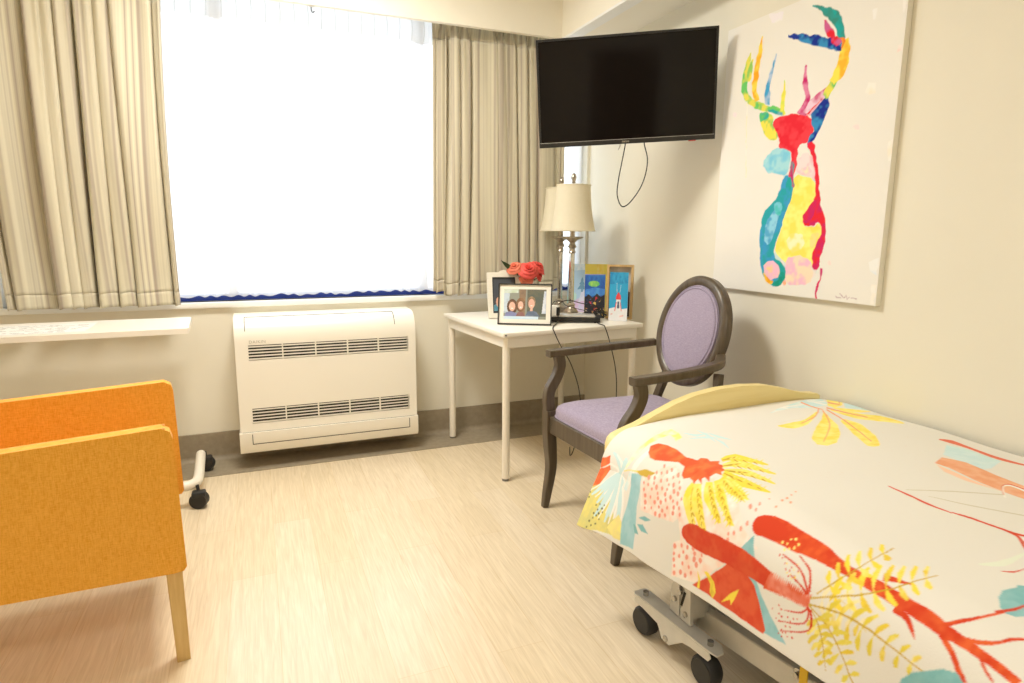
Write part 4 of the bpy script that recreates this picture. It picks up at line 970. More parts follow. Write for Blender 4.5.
225,205,81 225,205,81 0 906,779 7,13 12,3 0,-5 -9,-7 -10,-5
225,205,81 225,205,81 0 907,778 -2,-10 -4,-10 -5,-1 0,11 10,11
225,205,81 249,236,136 0 916,772 9,14 13,5 1,-5 -11,-8 -12,-7
230,202,71 249,236,136 0 917,771 -3,-13 -4,-11 -5,-1 0,13 11,13
230,202,71 225,205,81 0 927,765 3,7 7,8 9,4 6,2 1,-5 -6,-4 -7,-5 -6,-4 -6,-4
225,205,81 225,205,81 0 928,764 -2,-7 -1,-7 -3,-7 -1,-6 -5,-1 -1,5 0,9 6,9 5,5
225,205,81 249,236,136 0 938,758 8,14 14,5 0,-5 -10,-8 -11,-7
225,205,81 249,236,136 0 939,757 -1,-11 -4,-12 -5,-1 -1,12 10,13
225,205,81 225,205,81 0 951,751 6,12 11,5 1,-5 -8,-7 -9,-6
230,202,71 225,205,81 0 952,751 0,-10 -4,-9 -4,-1 -2,10 9,10
230,202,71 249,236,136 0 964,745 5,10 9,3 1,-4 -6,-6 -8,-4
225,205,81 249,236,136 0 966,744 0,-7 -3,-7 -5,-1 -2,7 8,9
202,168,52 202,168,52 0 894,791 4,-5 7,-8 9,-8 10,-8 14,-6 16,-7 15,-6 11,-4 -1,-1 -11,4 -15,5 -17,7 -13,6 -11,8 -8,8 -7,8 -5,5
211,68,38 211,68,38 0 833,886 1,-9 3,-14 3,-14 4,-12 7,-11 8,-10 8,-7 6,-5 -3,-5 -6,6 -8,8 -8,10 -6,12 -5,13 -3,14 -2,14 -1,10
211,68,38 211,68,38 0 824,852 2,-7 4,-10 4,-9 5,-8 6,-5 9,-5 8,-2 6,-2 -2,-5 -5,2 -9,3 -8,5 -8,6 -5,9 -3,10 -4,10 -2,7
211,68,38 211,68,38 0 858,852 1,-6 3,-9 2,-9 3,-8 5,-9 3,-5 -4,-4 -3,6 -4,10 -2,8 -3,9 -2,10 -1,6
211,68,38 211,68,38 0 891,799 7,3 8,8 4,8 4,12 4,12 3,9 1,0 -2,-9 -3,-12 -4,-12 -4,-10 -10,-10 -8,-4
211,68,38 211,68,38 0 894,798 5,-1 9,-1 8,1 7,4 6,11 7,18 6,18 4,13 2,0 -4,-13 -6,-18 -6,-18 -7,-13 -9,-6 -10,-1 -8,0 -6,1
211,68,38 211,68,38 0 896,794 6,-2 10,-4 10,-2 8,2 8,12 9,19 8,20 5,14 2,0 -5,-14 -8,-21 -8,-19 -9,-13 -11,-5 -11,2 -10,4 -7,2
211,68,38 211,68,38 0 834,875 1,0 1,1 0,1 -1,2 -1,0 -1,-1 0,-2
211,68,38 211,68,38 0 860,853 1,0 1,1 0,1 -1,1 -1,0 -1,-1 0,-2
211,68,38 211,68,38 0 861,835 2,0 0,1 0,1 0,1 -2,0 0,-1 0,-1
211,68,38 211,68,38 0 843,870 1,0 1,1 0,1 -1,1 -1,0 -1,-1 0,-1
211,68,38 211,68,38 0 850,854 2,0 1,1 0,1 -1,2 -2,0 0,-1 -1,-2
211,68,38 211,68,38 0 846,837 1,-1 1,2 0,1 -1,1 -1,0 -1,-1 0,-1
211,68,38 211,68,38 0 837,881 1,0 1,1 0,1 -1,1 -1,0 -1,-1 0,-1
211,68,38 211,68,38 0 851,864 1,-1 1,2 0,1 -1,1 -1,0 -1,-1 0,-1
211,68,38 211,68,38 0 856,840 1,0 1,1 0,1 -1,1 -1,0 -1,-1 0,-1
211,68,38 211,68,38 0 844,853 2,0 1,1 0,1 -1,1 -2,0 0,0 0,-2
211,68,38 211,68,38 0 834,889 2,-1 1,2 0,1 -1,1 -2,1 -1,-1 0,-2
211,68,38 211,68,38 0 864,820 2,0 1,2 0,1 -1,1 -2,0 -1,-1 0,-2
211,68,38 211,68,38 0 963,832 1,0 1,1 1,1 -1,1 -1,0 -1,-1 0,-2
211,68,38 211,68,38 0 951,824 1,0 2,1 0,2 -1,1 -2,-1 -1,-1 0,-2
211,68,38 211,68,38 0 947,838 2,1 1,1 0,2 -1,1 -1,-1 -2,-1 0,-2
211,68,38 211,68,38 0 929,837 2,0 1,2 0,1 -1,1 -1,0 -2,-1 0,-2
211,68,38 211,68,38 0 957,837 2,0 1,1 0,2 -1,1 -2,-1 -1,-1 0,-1
211,68,38 211,68,38 0 943,828 2,0 1,1 0,2 -1,1 -1,-1 -2,-1 0,-1
211,68,38 211,68,38 0 926,823 2,0 1,1 0,2 -1,1 -1,-1 -2,-1 0,-1
211,68,38 211,68,38 0 969,845 1,0 2,2 0,1 -1,1 -2,0 -1,-2 0,-1
211,68,38 211,68,38 0 923,815 1,0 1,1 0,1 0,1 -2,0 -1,-2 0,-1
211,68,38 211,68,38 0 957,847 1,1 2,1 0,2 -1,1 -2,-1 -1,-1 0,-2
211,68,38 211,68,38 0 934,829 1,0 2,2 0,1 -1,1 -2,0 -1,-1 0,-2
211,68,38 211,68,38 0 960,819 2,1 1,1 0,2 -1,1 -2,0 -1,-2 0,-2
211,68,38 211,68,38 0 932,859 2,0 1,2 0,1 -1,1 -1,0 -2,-2 0,-1
211,68,38 211,68,38 0 967,854 1,0 1,2 0,1 -1,0 -1,0 -1,-1 0,-1
211,68,38 211,68,38 0 934,851 2,1 2,1 0,2 -2,1 -1,0 -2,-2 0,-2
211,68,38 211,68,38 0 929,877 1,1 2,1 0,1 -1,1 -1,-1 -2,-1 0,-1
211,68,38 211,68,38 0 922,855 2,1 1,1 0,2 -1,1 -2,0 -1,-2 0,-2
211,68,38 211,68,38 0 942,865 2,0 1,1 0,2 -1,0 -1,0 -1,-1 0,-1
211,68,38 211,68,38 0 960,844 2,0 1,2 0,1 -1,1 -1,0 -1,-2 0,-1
211,68,38 211,68,38 0 944,856 1,1 1,1 0,1 -1,1 -1,-1 -1,-1 0,-1
211,68,38 211,68,38 0 917,862 1,0 2,2 0,2 -1,0 -2,0 -1,-1 0,-2
246,220,76 246,220,76 0 848,835 1,0 1,1 0,1 -1,1 -1,0 -1,-1 0,-1
246,220,76 246,220,76 0 857,838 1,0 1,1 0,2 -1,1 -1,0 -1,-1 0,-2
246,220,76 246,220,76 0 861,844 1,0 1,2 0,1 -1,1 -1,0 -1,-1 0,-2
246,220,76 246,220,76 0 842,866 1,0 1,0 0,2 -1,1 -1,0 -1,-1 0,-1
246,220,76 246,220,76 0 855,858 1,0 1,1 0,2 -1,1 -1,0 -1,-1 0,-2
246,220,76 246,220,76 0 847,848 1,-1 1,1 0,1 -1,1 -1,0 -1,-1 0,-1
246,220,76 246,220,76 0 837,843 1,0 0,1 0,1 0,1 -1,0 -1,0 0,-2
246,220,76 246,220,76 0 856,850 1,0 1,1 0,1 -1,0 -1,0 -1,0 0,-1
128,186,191 148,199,202 0 729,562 -23,8 -21,-5 -12,2 -8,-9 75,-47 18,9 3,11 -9,15
128,186,191 148,199,202 0 938,608 -19,-4 -19,-15 -14,-22 -11,-18 -4,-20 10,-16
211,68,38 211,68,38 0 772,540 -5,-3 -7,-2 -8,-3 -8,-3 -16,-1 -13,-1 -5,5 12,0 16,2 7,2 8,3 7,3 6,2
211,68,38 211,68,38 0 519,772 0,-10 0,-14 -1,-16 0,-15 -1,-14 0,-15 1,-14 2,-12 17,-20 16,-14 -5,0 -17,15 -17,21 -3,13 -1,14 1,15 1,14 1,15 1,15 2,14 0,10
230,236,220 230,236,220 0 660,638 -3,-6 -6,-7 -9,-7 -10,-5 -17,0 -20,3 -19,3 -13,3 -6,5 11,0 16,-1 16,0 13,2 13,1 12,4 11,4 9,3
211,68,38 211,68,38 0 654,606 -4,-6 -8,-7 -15,-1 -13,0 -3,2 13,0 13,2 9,6 6,5
202,230,234 247,243,236 0 333,1493 -86,59 -141,66 -126,51 104,-147 88,-12 56,17
249,236,136 246,220,76 0 -10,1629 -10,20 0,-78 58,-57 56,-25 0,28
202,230,234 202,230,234 0 6,1540 -26,-7 16,-88 31,22 31,16
249,236,136 246,220,76 0 188,1463 52,-36 49,-30 27,-8 22,0 30,-2 24,0 5,-7 -9,-17 -16,-16 -25,0 -33,10 -57,40 -59,49
249,236,136 246,220,76 0 160,1464 58,-88 31,-59 52,-61 61,-49 41,-11 13,21 -28,49 -70,59 -65,49
249,236,136 246,220,76 0 212,1346 15,-24 15,-26 15,-28 15,-25 9,-21 13,-24 14,-24 13,-22 -8,-13 -16,0 -20,15 -23,26 -28,34 -7,16 -12,22 -13,26 -13,27 -1,20 0,18 3,15 5,7
249,236,136 246,220,76 0 134,1465 4,-23 4,-30 2,-31 0,-26 -10,-13 -14,-8 -14,-8 -11,-9 -15,-8 -14,-11 -13,-9 -11,-5 -17,14 -5,17 -3,23 0,24 2,21 13,9 16,7 15,8 11,12 14,13 11,19 10,18 9,12
249,236,136 246,220,76 0 106,1484 -2,-12 -3,-16 -5,-16 -7,-12 -19,-2 -22,0 -21,2 -15,2 -9,8 8,6 13,6 14,7 10,9 14,6 12,10 10,9 8,6
237,164,123 237,164,123 0 135,1587 13,-31 10,-34 0,-28 -3,-20 -8,8 1,21 -2,30 -14,38 -16,35
237,164,123 237,164,123 0 151,1497 35,-36 46,-42 25,-15 27,-14 23,-10 16,-6 3,-5 -14,5 -23,9 -26,12 -27,17 -50,44 -37,38
237,164,123 237,164,123 0 164,1466 44,-62 54,-69 30,-29 36,-31 34,-28 24,-20 0,-2 -24,19 -34,28 -37,31 -33,32 -58,73 -47,66
237,164,123 237,164,123 0 145,1470 13,-30 20,-43 20,-45 18,-39 17,-38 18,-39 17,-35 14,-25 -6,4 -13,25 -18,35 -19,40 -19,39 -19,41 -23,48 -20,43 -13,30
237,164,123 237,164,123 0 127,1488 -2,-10 -2,-14 -3,-16 -4,-17 -6,-18 -6,-20 -6,-18 -4,-12 -10,9 3,13 6,19 6,20 5,18 3,17 3,17 2,15 1,11
237,164,123 237,164,123 0 63,1549 -4,-19 -15,-12 -64,64 0,8 53,-59 9,14 0,25
202,230,234 214,236,238 0 206,1034 -99,67 -25,-34 22,-107 88,-34 30,0 0,48
237,164,123 243,186,148 0 292,991 -59,27 -22,-43 19,-87 6,-69 90,-54 -5,47 -13,77 -18,68
246,205,177 246,205,177 0 296,985 18,-94 7,-71 11,69 -8,55
224,111,81 224,111,81 0 85,1140 -3,-13 -3,-20 -2,-9 -1,-11 0,-14 1,-15 4,-20 6,-24 7,-23 4,-21 -2,-18 -5,-16 -5,-13 -4,-9 -12,7 0,11 2,15 0,19 -1,20 -3,20 -5,23 -4,22 -2,19 -3,17 -3,15 -2,14 0,12 13,12 14,6
247,243,236 247,243,236 0 352,791 -30,22 -31,21 -13,4 -10,-3 1,-17 5,-16 -12,5 -4,17 0,17 11,4 23,-8 36,-24 30,-23
211,68,38 211,68,38 0 339,802 -24,19 -26,17 -17,6 -12,-3 -2,-7 0,-10 2,-10 1,-7 -5,3 -2,7 -1,10 0,10 2,7 13,3 21,-7 29,-20 24,-18
211,68,38 211,68,38 0 501,939 2,-10 3,-13 3,-16 4,-14 3,-15 4,-14 4,-15 3,-13 1,-14 0,-15 0,-12 0,-9 -4,2 -1,9 -1,14 -1,15 -3,15 -3,14 -3,14 -4,14 -3,14 -3,15 -2,14 -2,13 -1,9
211,68,38 211,68,38 0 525,781 -1,-12 -2,-18 -3,-19 -2,-16 0,-13 -1,-12 0,-11 0,-9 -6,-10 -4,-4 -6,3 3,5 4,10 2,9 1,10 1,12 1,13 2,16 3,19 2,17 1,13
211,68,38 211,68,38 0 511,674 12,-12 15,-14 11,-12 8,-9 -6,1 -9,9 -11,12 -13,14 -10,12
205,199,177 205,199,177 0 489,905 -11,-10 -17,-12 -19,-15 -20,-14 -20,-15 -22,-15 -21,-14 -15,-10 -6,4 15,9 21,14 23,16 20,15 20,13 20,14 18,13 12,9
205,199,177 205,199,177 0 486,858 -4,-15 -5,-21 -7,-23 -8,-21 -10,-20 -11,-20 -11,-18 -8,-12 -5,2 8,12 11,18 12,21 9,20 9,21 7,22 6,21 5,15"""
ART_SHAPES = """243,238,246 247,246,242 1 223,1092 85,-17 -8,-31 -49,10
247,194,186 247,246,242 1 793,829 16,0 6,-19 -15,-1
248,225,225 247,246,242 1 662,606 19,-2 5,-16 -17,0
249,236,217 247,246,242 1 700,739 32,-10 -1,-33 -31,10
230,238,246 247,246,242 1 772,146 38,15 0,-58 -27,8
243,230,230 247,246,242 1 794,964 15,-5 1,-41 -9,10
243,243,248 247,246,242 1 691,968 21,0 -4,-34 -11,3
247,237,220 247,246,242 1 796,539 17,5 3,-68 -14,1
249,224,220 247,246,242 1 608,139 11,4 4,-16 -10,-2
249,239,224 247,246,242 1 796,69 14,1 2,-66 -14,-2
246,230,236 247,246,242 1 59,749 26,-9 -3,-11 -17,5
202,228,230 249,230,224 0 327,523 42,1 51,1 58,-1 34,-23 14,-45 10,-46 8,-47 11,-39 13,-31 6,-43 1,-55 -4,-54 -10,-51 -25,-32 -42,-11 -37,-3 -31,6 -40,1 -48,-4 -32,20 -12,43 -9,50 -4,56 7,53 18,49 24,38 29,29 12,31 -4,36 -17,30 -30,27
128,205,233 177,228,237 0 259,530 17,18 21,14 23,9 28,0 34,-9 15,-18 -3,-28 -4,-26 -5,-22 -15,-8 -26,6 -25,7 -25,6 -20,13 -16,19
65,158,210 43,168,168 0 381,462 29,-2 15,-20 1,-37 -6,-30 -12,-23 -11,-30 -12,-38 -13,-36 -14,-33 -8,-28 -2,-21 10,-18 21,-13 19,-15 18,-19 5,-18 -8,-17 -11,-17 -16,-16 -21,-3 -25,11 -22,15 -17,18 -13,29 -9,37 -6,41 -3,44 1,40 3,37 15,30 25,22 19,18 15,14 10,25 5,36
148,214,241 65,158,210 0 302,297 25,29 19,12 13,-7 2,-23 -7,-42 -13,-37 -17,-31 -14,-6 -12,18 -7,25 -2,31
253,247,136 253,230,90 0 441,460 35,-10 26,-10 17,-11 10,-22 1,-33 -10,-28 -24,-23 -13,-23 -2,-21 10,-14 22,-4 19,4 17,13 13,-4 8,-19 -3,-30 -16,-39 -7,-33 3,-26 -19,-18 -40,-11 -46,10 -49,30 -30,23 -8,15 3,28 15,39 12,39 12,38 11,32 12,25 5,32 -1,37
246,194,217 251,233,194 0 428,149 26,9 30,0 35,-10 22,-25 9,-40 -9,-25 -26,-11 -32,-5 -37,0 -23,10 -8,21 -3,25 2,30
246,194,217 253,230,90 0 314,124 32,8 24,-6 18,-17 4,-18 -10,-19 -17,-12 -24,-4 -19,4 -13,15 -8,17 -2,19
249,172,43 253,230,90 0 306,81 15,-14 16,-10 17,-5 4,-6 -7,-7 -11,-1 -16,5 -12,13 -9,22
249,172,43 246,194,217 0 404,65 8,2 6,-7 4,-15 -2,-9 -8,-2 -5,7 -4,15
43,168,168 31,148,123 0 357,146 17,-8 18,-13 19,-17 9,-17 1,-17 -9,-18 -19,-20 -18,-7 -19,6 0,8 16,9 12,14 8,18 -3,16 -14,14 -12,14 -10,14
243,194,202 250,230,230 0 433,522 24,11 22,-1 19,-13 14,-27 10,-42 -7,-15 -24,13 -24,9 -24,5 -15,15 -4,26
230,43,59 202,43,111 0 468,592 19,-7 17,-24 14,-41 11,-36 7,-34 7,-36 6,-39 11,-37 16,-36 10,-34 5,-30 -1,-29 -7,-28 -6,-30 -5,-31 -9,-15 -12,1 -8,14 -5,26 6,32 16,38 8,28 -1,19 -6,13 -10,5 -11,-3 -11,-11 -16,-4 -22,3 -11,13 1,21 7,20 14,18 12,12 10,8 4,22 -3,35 -5,35 -10,35 -16,40 -24,47
230,43,59 241,71,81 0 292,675 11,8 18,5 24,2 28,-1 30,-3 28,-6 26,-10 18,-12 12,-14 6,-16 -1,-17 -4,-15 -6,-13 -10,-7 -14,-1 -12,-3 -10,-4 -6,-16 0,-28 -1,-27 -3,-25 -6,-21 -8,-17 -7,-1 -7,15 -2,22 3,28 1,24 0,20 -8,13 -14,6 -18,4 -22,3 -8,9 6,15 -4,18 -16,19 -13,18 -11,16
202,43,111 43,168,168 0 398,513 12,-1 8,-18 3,-35 4,-24 5,-15 -3,-6 -11,4 -10,25 -10,47
202,43,111 230,43,59 0 575,113 3,-16 2,-20 -6,-16 -6,-19 1,-24 2,-20 5,0 0,20 2,24 4,17 4,18 2,20 0,16
253,230,90 108,202,108 0 219,719 11,3 16,-3 21,-8 14,-9 8,-11 2,-11 -2,-10 9,-15 18,-20 8,-17 -4,-14 -13,-4 -22,7 -20,13 -18,19 -15,27 -12,35
108,202,108 43,168,168 0 216,720 13,2 16,-3 19,-6 8,-9 -4,-10 -9,-4 -14,0 -9,-2 -6,-5 -7,7 -8,19
65,194,186 128,205,233 0 340,365 16,-1 12,-9 8,-18 0,-15 -8,-12 -11,-1 -16,9 -8,16 0,21
43,168,168 65,158,210 0 391,454 17,-4 8,-18 -1,-31 -6,-18 -10,-4 -8,18 -6,40
202,43,111 230,43,59 0 490,320 16,18 13,7 8,-3 3,-13 -3,-22 -10,-18 -17,-13 -11,4 -5,21
250,241,194 246,194,217 0 458,484 20,2 15,-4 11,-10 -2,-8 -15,-4 -15,4 -16,13
254,250,202 253,230,90 0 425,236 37,6 23,-12 10,-28 -12,-21 -36,-13 -24,12 -11,35
250,230,148 253,230,90 0 528,238 22,8 9,-8 -2,-25 -9,-19 -14,-12 -9,9 -6,28
108,202,108 253,230,90 0 139,973 -11,-15 -12,-22 -7,-25 -6,-28 -3,-29 4,-30 16,-30 27,-26 37,-22 39,-18 39,-12 34,-9 28,-10 19,-7 4,26 -19,5 -28,8 -33,11 -34,13 -33,15 -28,17 -20,17 -13,19 -4,25 1,27 4,27 5,25 1,26 0,19
253,230,90 108,202,108 0 152,944 -10,-22 -11,-26 -1,-22 2,-16 13,-4 5,13 7,20 3,29 2,25
249,172,43 253,230,90 0 198,1020 -4,-11 -4,-16 -4,-19 -5,-18 -3,-19 -4,-21 -3,-20 -3,-18 -5,-28 -2,-27 14,-31 14,-23 21,1 -9,21 -8,27 0,23 3,28 2,19 2,20 2,21 1,19 1,20 0,20 0,17 0,12
65,158,210 194,210,237 0 278,930 -4,-12 -6,-16 -5,-18 -6,-16 -5,-15 -6,-14 -5,-14 -3,-16 0,-33 3,-26 30,-5 -5,26 -4,32 1,14 3,14 3,15 3,16 3,18 3,19 3,17 1,12
194,230,90 253,230,90 0 336,824 -2,-18 -3,-24 -3,-20 -2,-22 -1,-24 -1,-18 29,-5 -5,19 -5,24 2,20 3,22 -4,25 -4,19
43,168,168 186,202,230 0 260,721 16,-8 21,-10 21,-8 17,-6 3,14 -16,5 -21,7 -21,7 -18,5
202,43,111 230,148,186 0 454,668 4,15 6,19 5,16 1,21 -12,26 -13,28 -3,15 -1,18 -1,17 0,12 -6,1 -2,-10 -3,-16 -2,-18 0,-17 9,-29 8,-23 -4,-13 -9,-13 -11,-16 -9,-12
237,205,224 202,43,111 0 472,665 17,13 22,16 15,15 16,15 10,14 6,11 -14,11 -13,-5 -17,-8 -21,-9 -24,-12 -17,-23 -10,-19
230,43,59 247,246,242 0 461,667 13,11 15,14 13,12 9,9 -3,3 -10,-8 -14,-12 -17,-12 -14,-10
108,202,108 253,230,90 0 548,717 7,11 9,14 9,14 7,11 -24,15 -8,-10 -10,-13 -10,-13 -9,-11
253,230,90 249,172,43 0 565,757 18,9 21,16 11,18 7,21 -1,26 -3,24 -7,20 -6,12 -33,3 2,-11 2,-15 2,-21 0,-21 -4,-16 -8,-15 -12,-18 -11,-14
230,43,59 249,172,43 0 584,872 6,9 8,14 -5,20 -35,9 -2,-11 -4,-8 -6,-9
43,168,168 65,136,123 0 597,908 -6,24 -11,29 -14,25 -18,24 -25,15 -23,10 -30,13 -26,9 -2,-4 23,-17 26,-21 16,-13 10,-12 15,-12 14,-18 14,-26 11,-24
43,168,168 43,168,168 0 532,1014 5,4 5,-5 5,-12 0,-6 -6,0 -5,4 -4,9
31,52,148 65,158,210 0 333,979 16,-9 22,-11 25,-13 24,-11 22,-10 22,-10 21,-10 19,-9 20,-8 20,-8 18,-7 12,-5 8,25 -12,7 -17,10 -20,11 -21,11 -22,8 -22,8 -23,7 -22,7 -24,7 -25,8 -23,6 -17,3
31,52,148 31,52,148 0 550,894 20,-6 11,-11 2,-13 -10,4 -22,20
230,43,59 202,108,168 0 501,992 2,-15 6,-21 13,-22 15,-22 13,-17 9,-11 24,12 -9,9 -13,13 -14,19 -14,21 -14,19 -11,14
31,52,148 65,158,210 0 478,669 16,18 15,16 13,13 13,7 11,1 6,-6 1,-13 -1,-16 -4,-19 -8,-23 -12,-27 -13,-21 -14,-17 -13,-10 -13,-2 -3,5 6,14 8,13 9,11 -3,16 -14,20
108,202,108 253,230,90 0 529,735 13,-1 7,-4 2,-8 -3,-3 -9,0 -7,5 -6,8
177,148,158 186,158,168 0 653,18 9,-7 17,1 0,3 -16,-1 -8,6
177,148,158 186,158,168 0 672,26 14,-9 9,4 -2,2 -6,-3 -13,8
177,148,158 186,158,168 0 692,18 4,10 6,-16 11,8 -2,2 -7,-8 -6,16 -9,-11
177,148,158 186,158,168 0 718,16 16,-1 8,-1 0,3 -8,0 -16,1
249,237,202 247,246,242 0 136,782 2,-21 2,-31 3,-36 3,-34 3,-35 3,-36 3,-35 2,-28 4,-37 2,-21 3,0 -2,21 -3,37 -3,28 -2,34 -3,37 -2,34 -3,34 -3,36 -2,31 -2,22"""

# ------------------------------------------------------------------ room
XR, YW, XL, YB, H = 1.95, 3.50, -2.20, -1.90, 2.62
WZ0, WZ1, WX0, WX1 = .842, 2.42, -1.09, 1.93

b = NB(); box(b, XL - .15, XR + .15, YB - .15, YW + .15, -.06, 0); struct('floor', b, M['floor'])
b = NB(); box(b, XL - .15, XR + .15, YB - .15, YW + .15, H, H + .08); struct('ceiling', b, M['ceil'])
b = NB()
box(b, XL, XR, YW, YW + .14, 0, WZ0); box(b, XL, XR, YW, YW + .14, WZ1, H); box(b, XL, WX0, YW, YW + .14, WZ0, WZ1); box(b, WX1, XR, YW, YW + .14, WZ0, WZ1)
struct('wall_window_side', b, M['wall'])
b = NB(); box(b, XR, XR + .12, YB, YW + .14, 0, H); struct('wall_right', b, M['wall'])
b = NB(); box(b, XL - .12, XL, YB, YW + .14, 0, H); struct('wall_left', b, M['wall'])
b = NB(); box(b, XL, XR, YB - .12, YB, 0, H); struct('wall_back', b, M['wall'])
# lowered box-outs in front of the curtain tracks and along the right wall
b = NB(); box(b, XL, 1.65, 3.32, 3.35, 2.268, H); struct('trim_1', b, M['ceil'])
b = NB(); box(b, 1.65, XR, YB, 3.35, 2.268, H); struct('trim_2', b, M['ceil'])
b = NB(); box(b, 1.645, 1.715, YB, 3.35, 2.256, 2.268); struct('trim_3', b, M['white_trim'])

# coved vinyl: up the wall, and out over the floor
def cove(bm, along0, along1, kind):
    pts = [(0, .152), (.012, .152), (.012, .03)]
    for k in range(6):
        a = k / 5 * PI / 2; pts.append((.012 + .028 * (1 - math.cos(a)), .031 - .028 * math.sin(a)))
    pts += [(.25, .003), (.25, .0005), (0, .0005)]
    if kind == 'w': prism(bm, [(YW - p, q) for p, q in pts], 'X', along0, along1)
    if kind == 'r': prism(bm, [(XR - p, q) for p, q in pts], 'Y', along0, along1)
    if kind == 'l': prism(bm, [(XL + p, q) for p, q in pts], 'Y', along0, along1)
b = NB(); cove(b, XL, XR, 'w'); struct('baseboard_window_side', b, M['skirt'], angle=40)
b = NB(); cove(b, YB, YW - .25, 'r'); struct('baseboard_right', b, M['skirt'], angle=40)
b = NB(); cove(b, YB, YW - .25, 'l'); struct('baseboard_left', b, M['skirt'], angle=40)

# window: frame, mullions, bottom rail tinted blue for the overexposure fringe, panes, sill
b = NB()
box(b, WX0, WX1, YW + .06, YW + .12, WZ1 - .05, WZ1); box(b, WX0, WX0 + .05, YW + .06, YW + .12, WZ0, WZ1); box(b, WX1 - .05, WX1, YW + .06, YW + .12, WZ0, WZ1)
for x in (-.12, .90): box(b, x - .025, x + .025, YW + .065, YW + .115, WZ0, WZ1)
win = struct('window_1', b, M['white_trim'])
b = NB(); box(b, WX0, WX1, YW + .058, YW + .122, WZ0, WZ0 + .034); struct('bottom_rail', b, M['rail_fringe'], win)
for x0, x1 in ((WX0 + .05, -.145), (-.095, .875), (.925, WX1 - .05)):
    b = NB(); box(b, x0, x1, YW + .088, YW + .092, WZ0 + .034, WZ1 - .05); struct('pane', b, M['glass'], win)
b = NB(); box(b, WX0 - .02, WX1, YW - .022, YW + .058, WZ0 - .03, WZ0, .004); struct('window_sill', b, M['white_trim'], win, angle=40)

# unseen dark door, added for the television screen to reflect
b = NB(); box(b, -1.25, -.35, YB + .001, YB + .04, .0, 2.05, .004)
door = struct('added_door_1', b, M['doorwood'], angle=40)
b = NB(); box(b, -1.33, -1.25, YB + .001, YB + .05, 0, 2.13); box(b, -.35, -.27, YB + .001, YB + .05, 0, 2.13); box(b, -1.25, -.35, YB + .001, YB + .05, 2.05, 2.13)
struct('door_frame', b, M['white_trim'], door)
b = NB(); tube(b, [(-.43, YB + .04, 1.02), (-.43, YB + .085, 1.02), (-.54, YB + .085, 1.02)], .010, 10); struct('door_handle', b, M['steel2'], door, angle=40)

# ceiling light panels out of view, the rear one added as fill
def lamp_mat(strength, col):
    m, t, bb = nt('lit_diffuser'); bb.inputs['Base Color'].default_value = (.9, .88, .8, 1)
    tc = t.nodes.new('ShaderNodeTexCoord'); nz = t.nodes.new('ShaderNodeTexNoise'); nz.inputs['Scale'].default_value = 120
    mr = t.nodes.new('ShaderNodeMapRange'); mr.inputs['To Min'].default_value = strength * .97; mr.inputs['To Max'].default_value = strength
    t.links.new(tc.outputs['Object'], nz.inputs['Vector']); t.links.new(nz.outputs['Fac'], mr.inputs['Value']); t.links.new(mr.outputs[0], bb.inputs['Emission Strength'])
    bb.inputs['Emission Color'].default_value = (*col, 1); return m
M['lamp_panel'] = lamp_mat(3.0, (1, .86, .66))
def ceiling_panel(x, y, label, watts):
    t = thing('ceiling_light', label, 'ceiling light', (x, y, H), 0, 'ceiling light panels')
    b = NB()
    for a in ((-.32, .32, -.32, -.29), (-.32, .32, .29, .32), (-.32, -.29, -.29, .29), (.29, .32, -.29, .29)): box(b, *a, -.03, 0)
    obj('frame', b, M['white_trim'], t)
    b = NB(); box(b, -.29, .29, -.29, .29, -.018, -.006); obj('diffuser', b, M['lamp_panel'], t)
    L = bpy.data.lights.new('panel_light', 'AREA'); L.shape = 'SQUARE'; L.size = .56; L.energy = watts; L.color = PANEL_C
    lo = link(bpy.data.objects.new('panel_light', L), t); lo.location = (0, 0, -.035)
PANEL_C = (1, .97, .89)
ceiling_panel(.15, 2.42, 'square lit ceiling panel between the orange armchair and the window', 50)
ceiling_panel(-.45, -.6, 'square ceiling panel added out of view as fill light at the back of the room', 25)  # unseen fill standing in for flash bounced off the ceiling

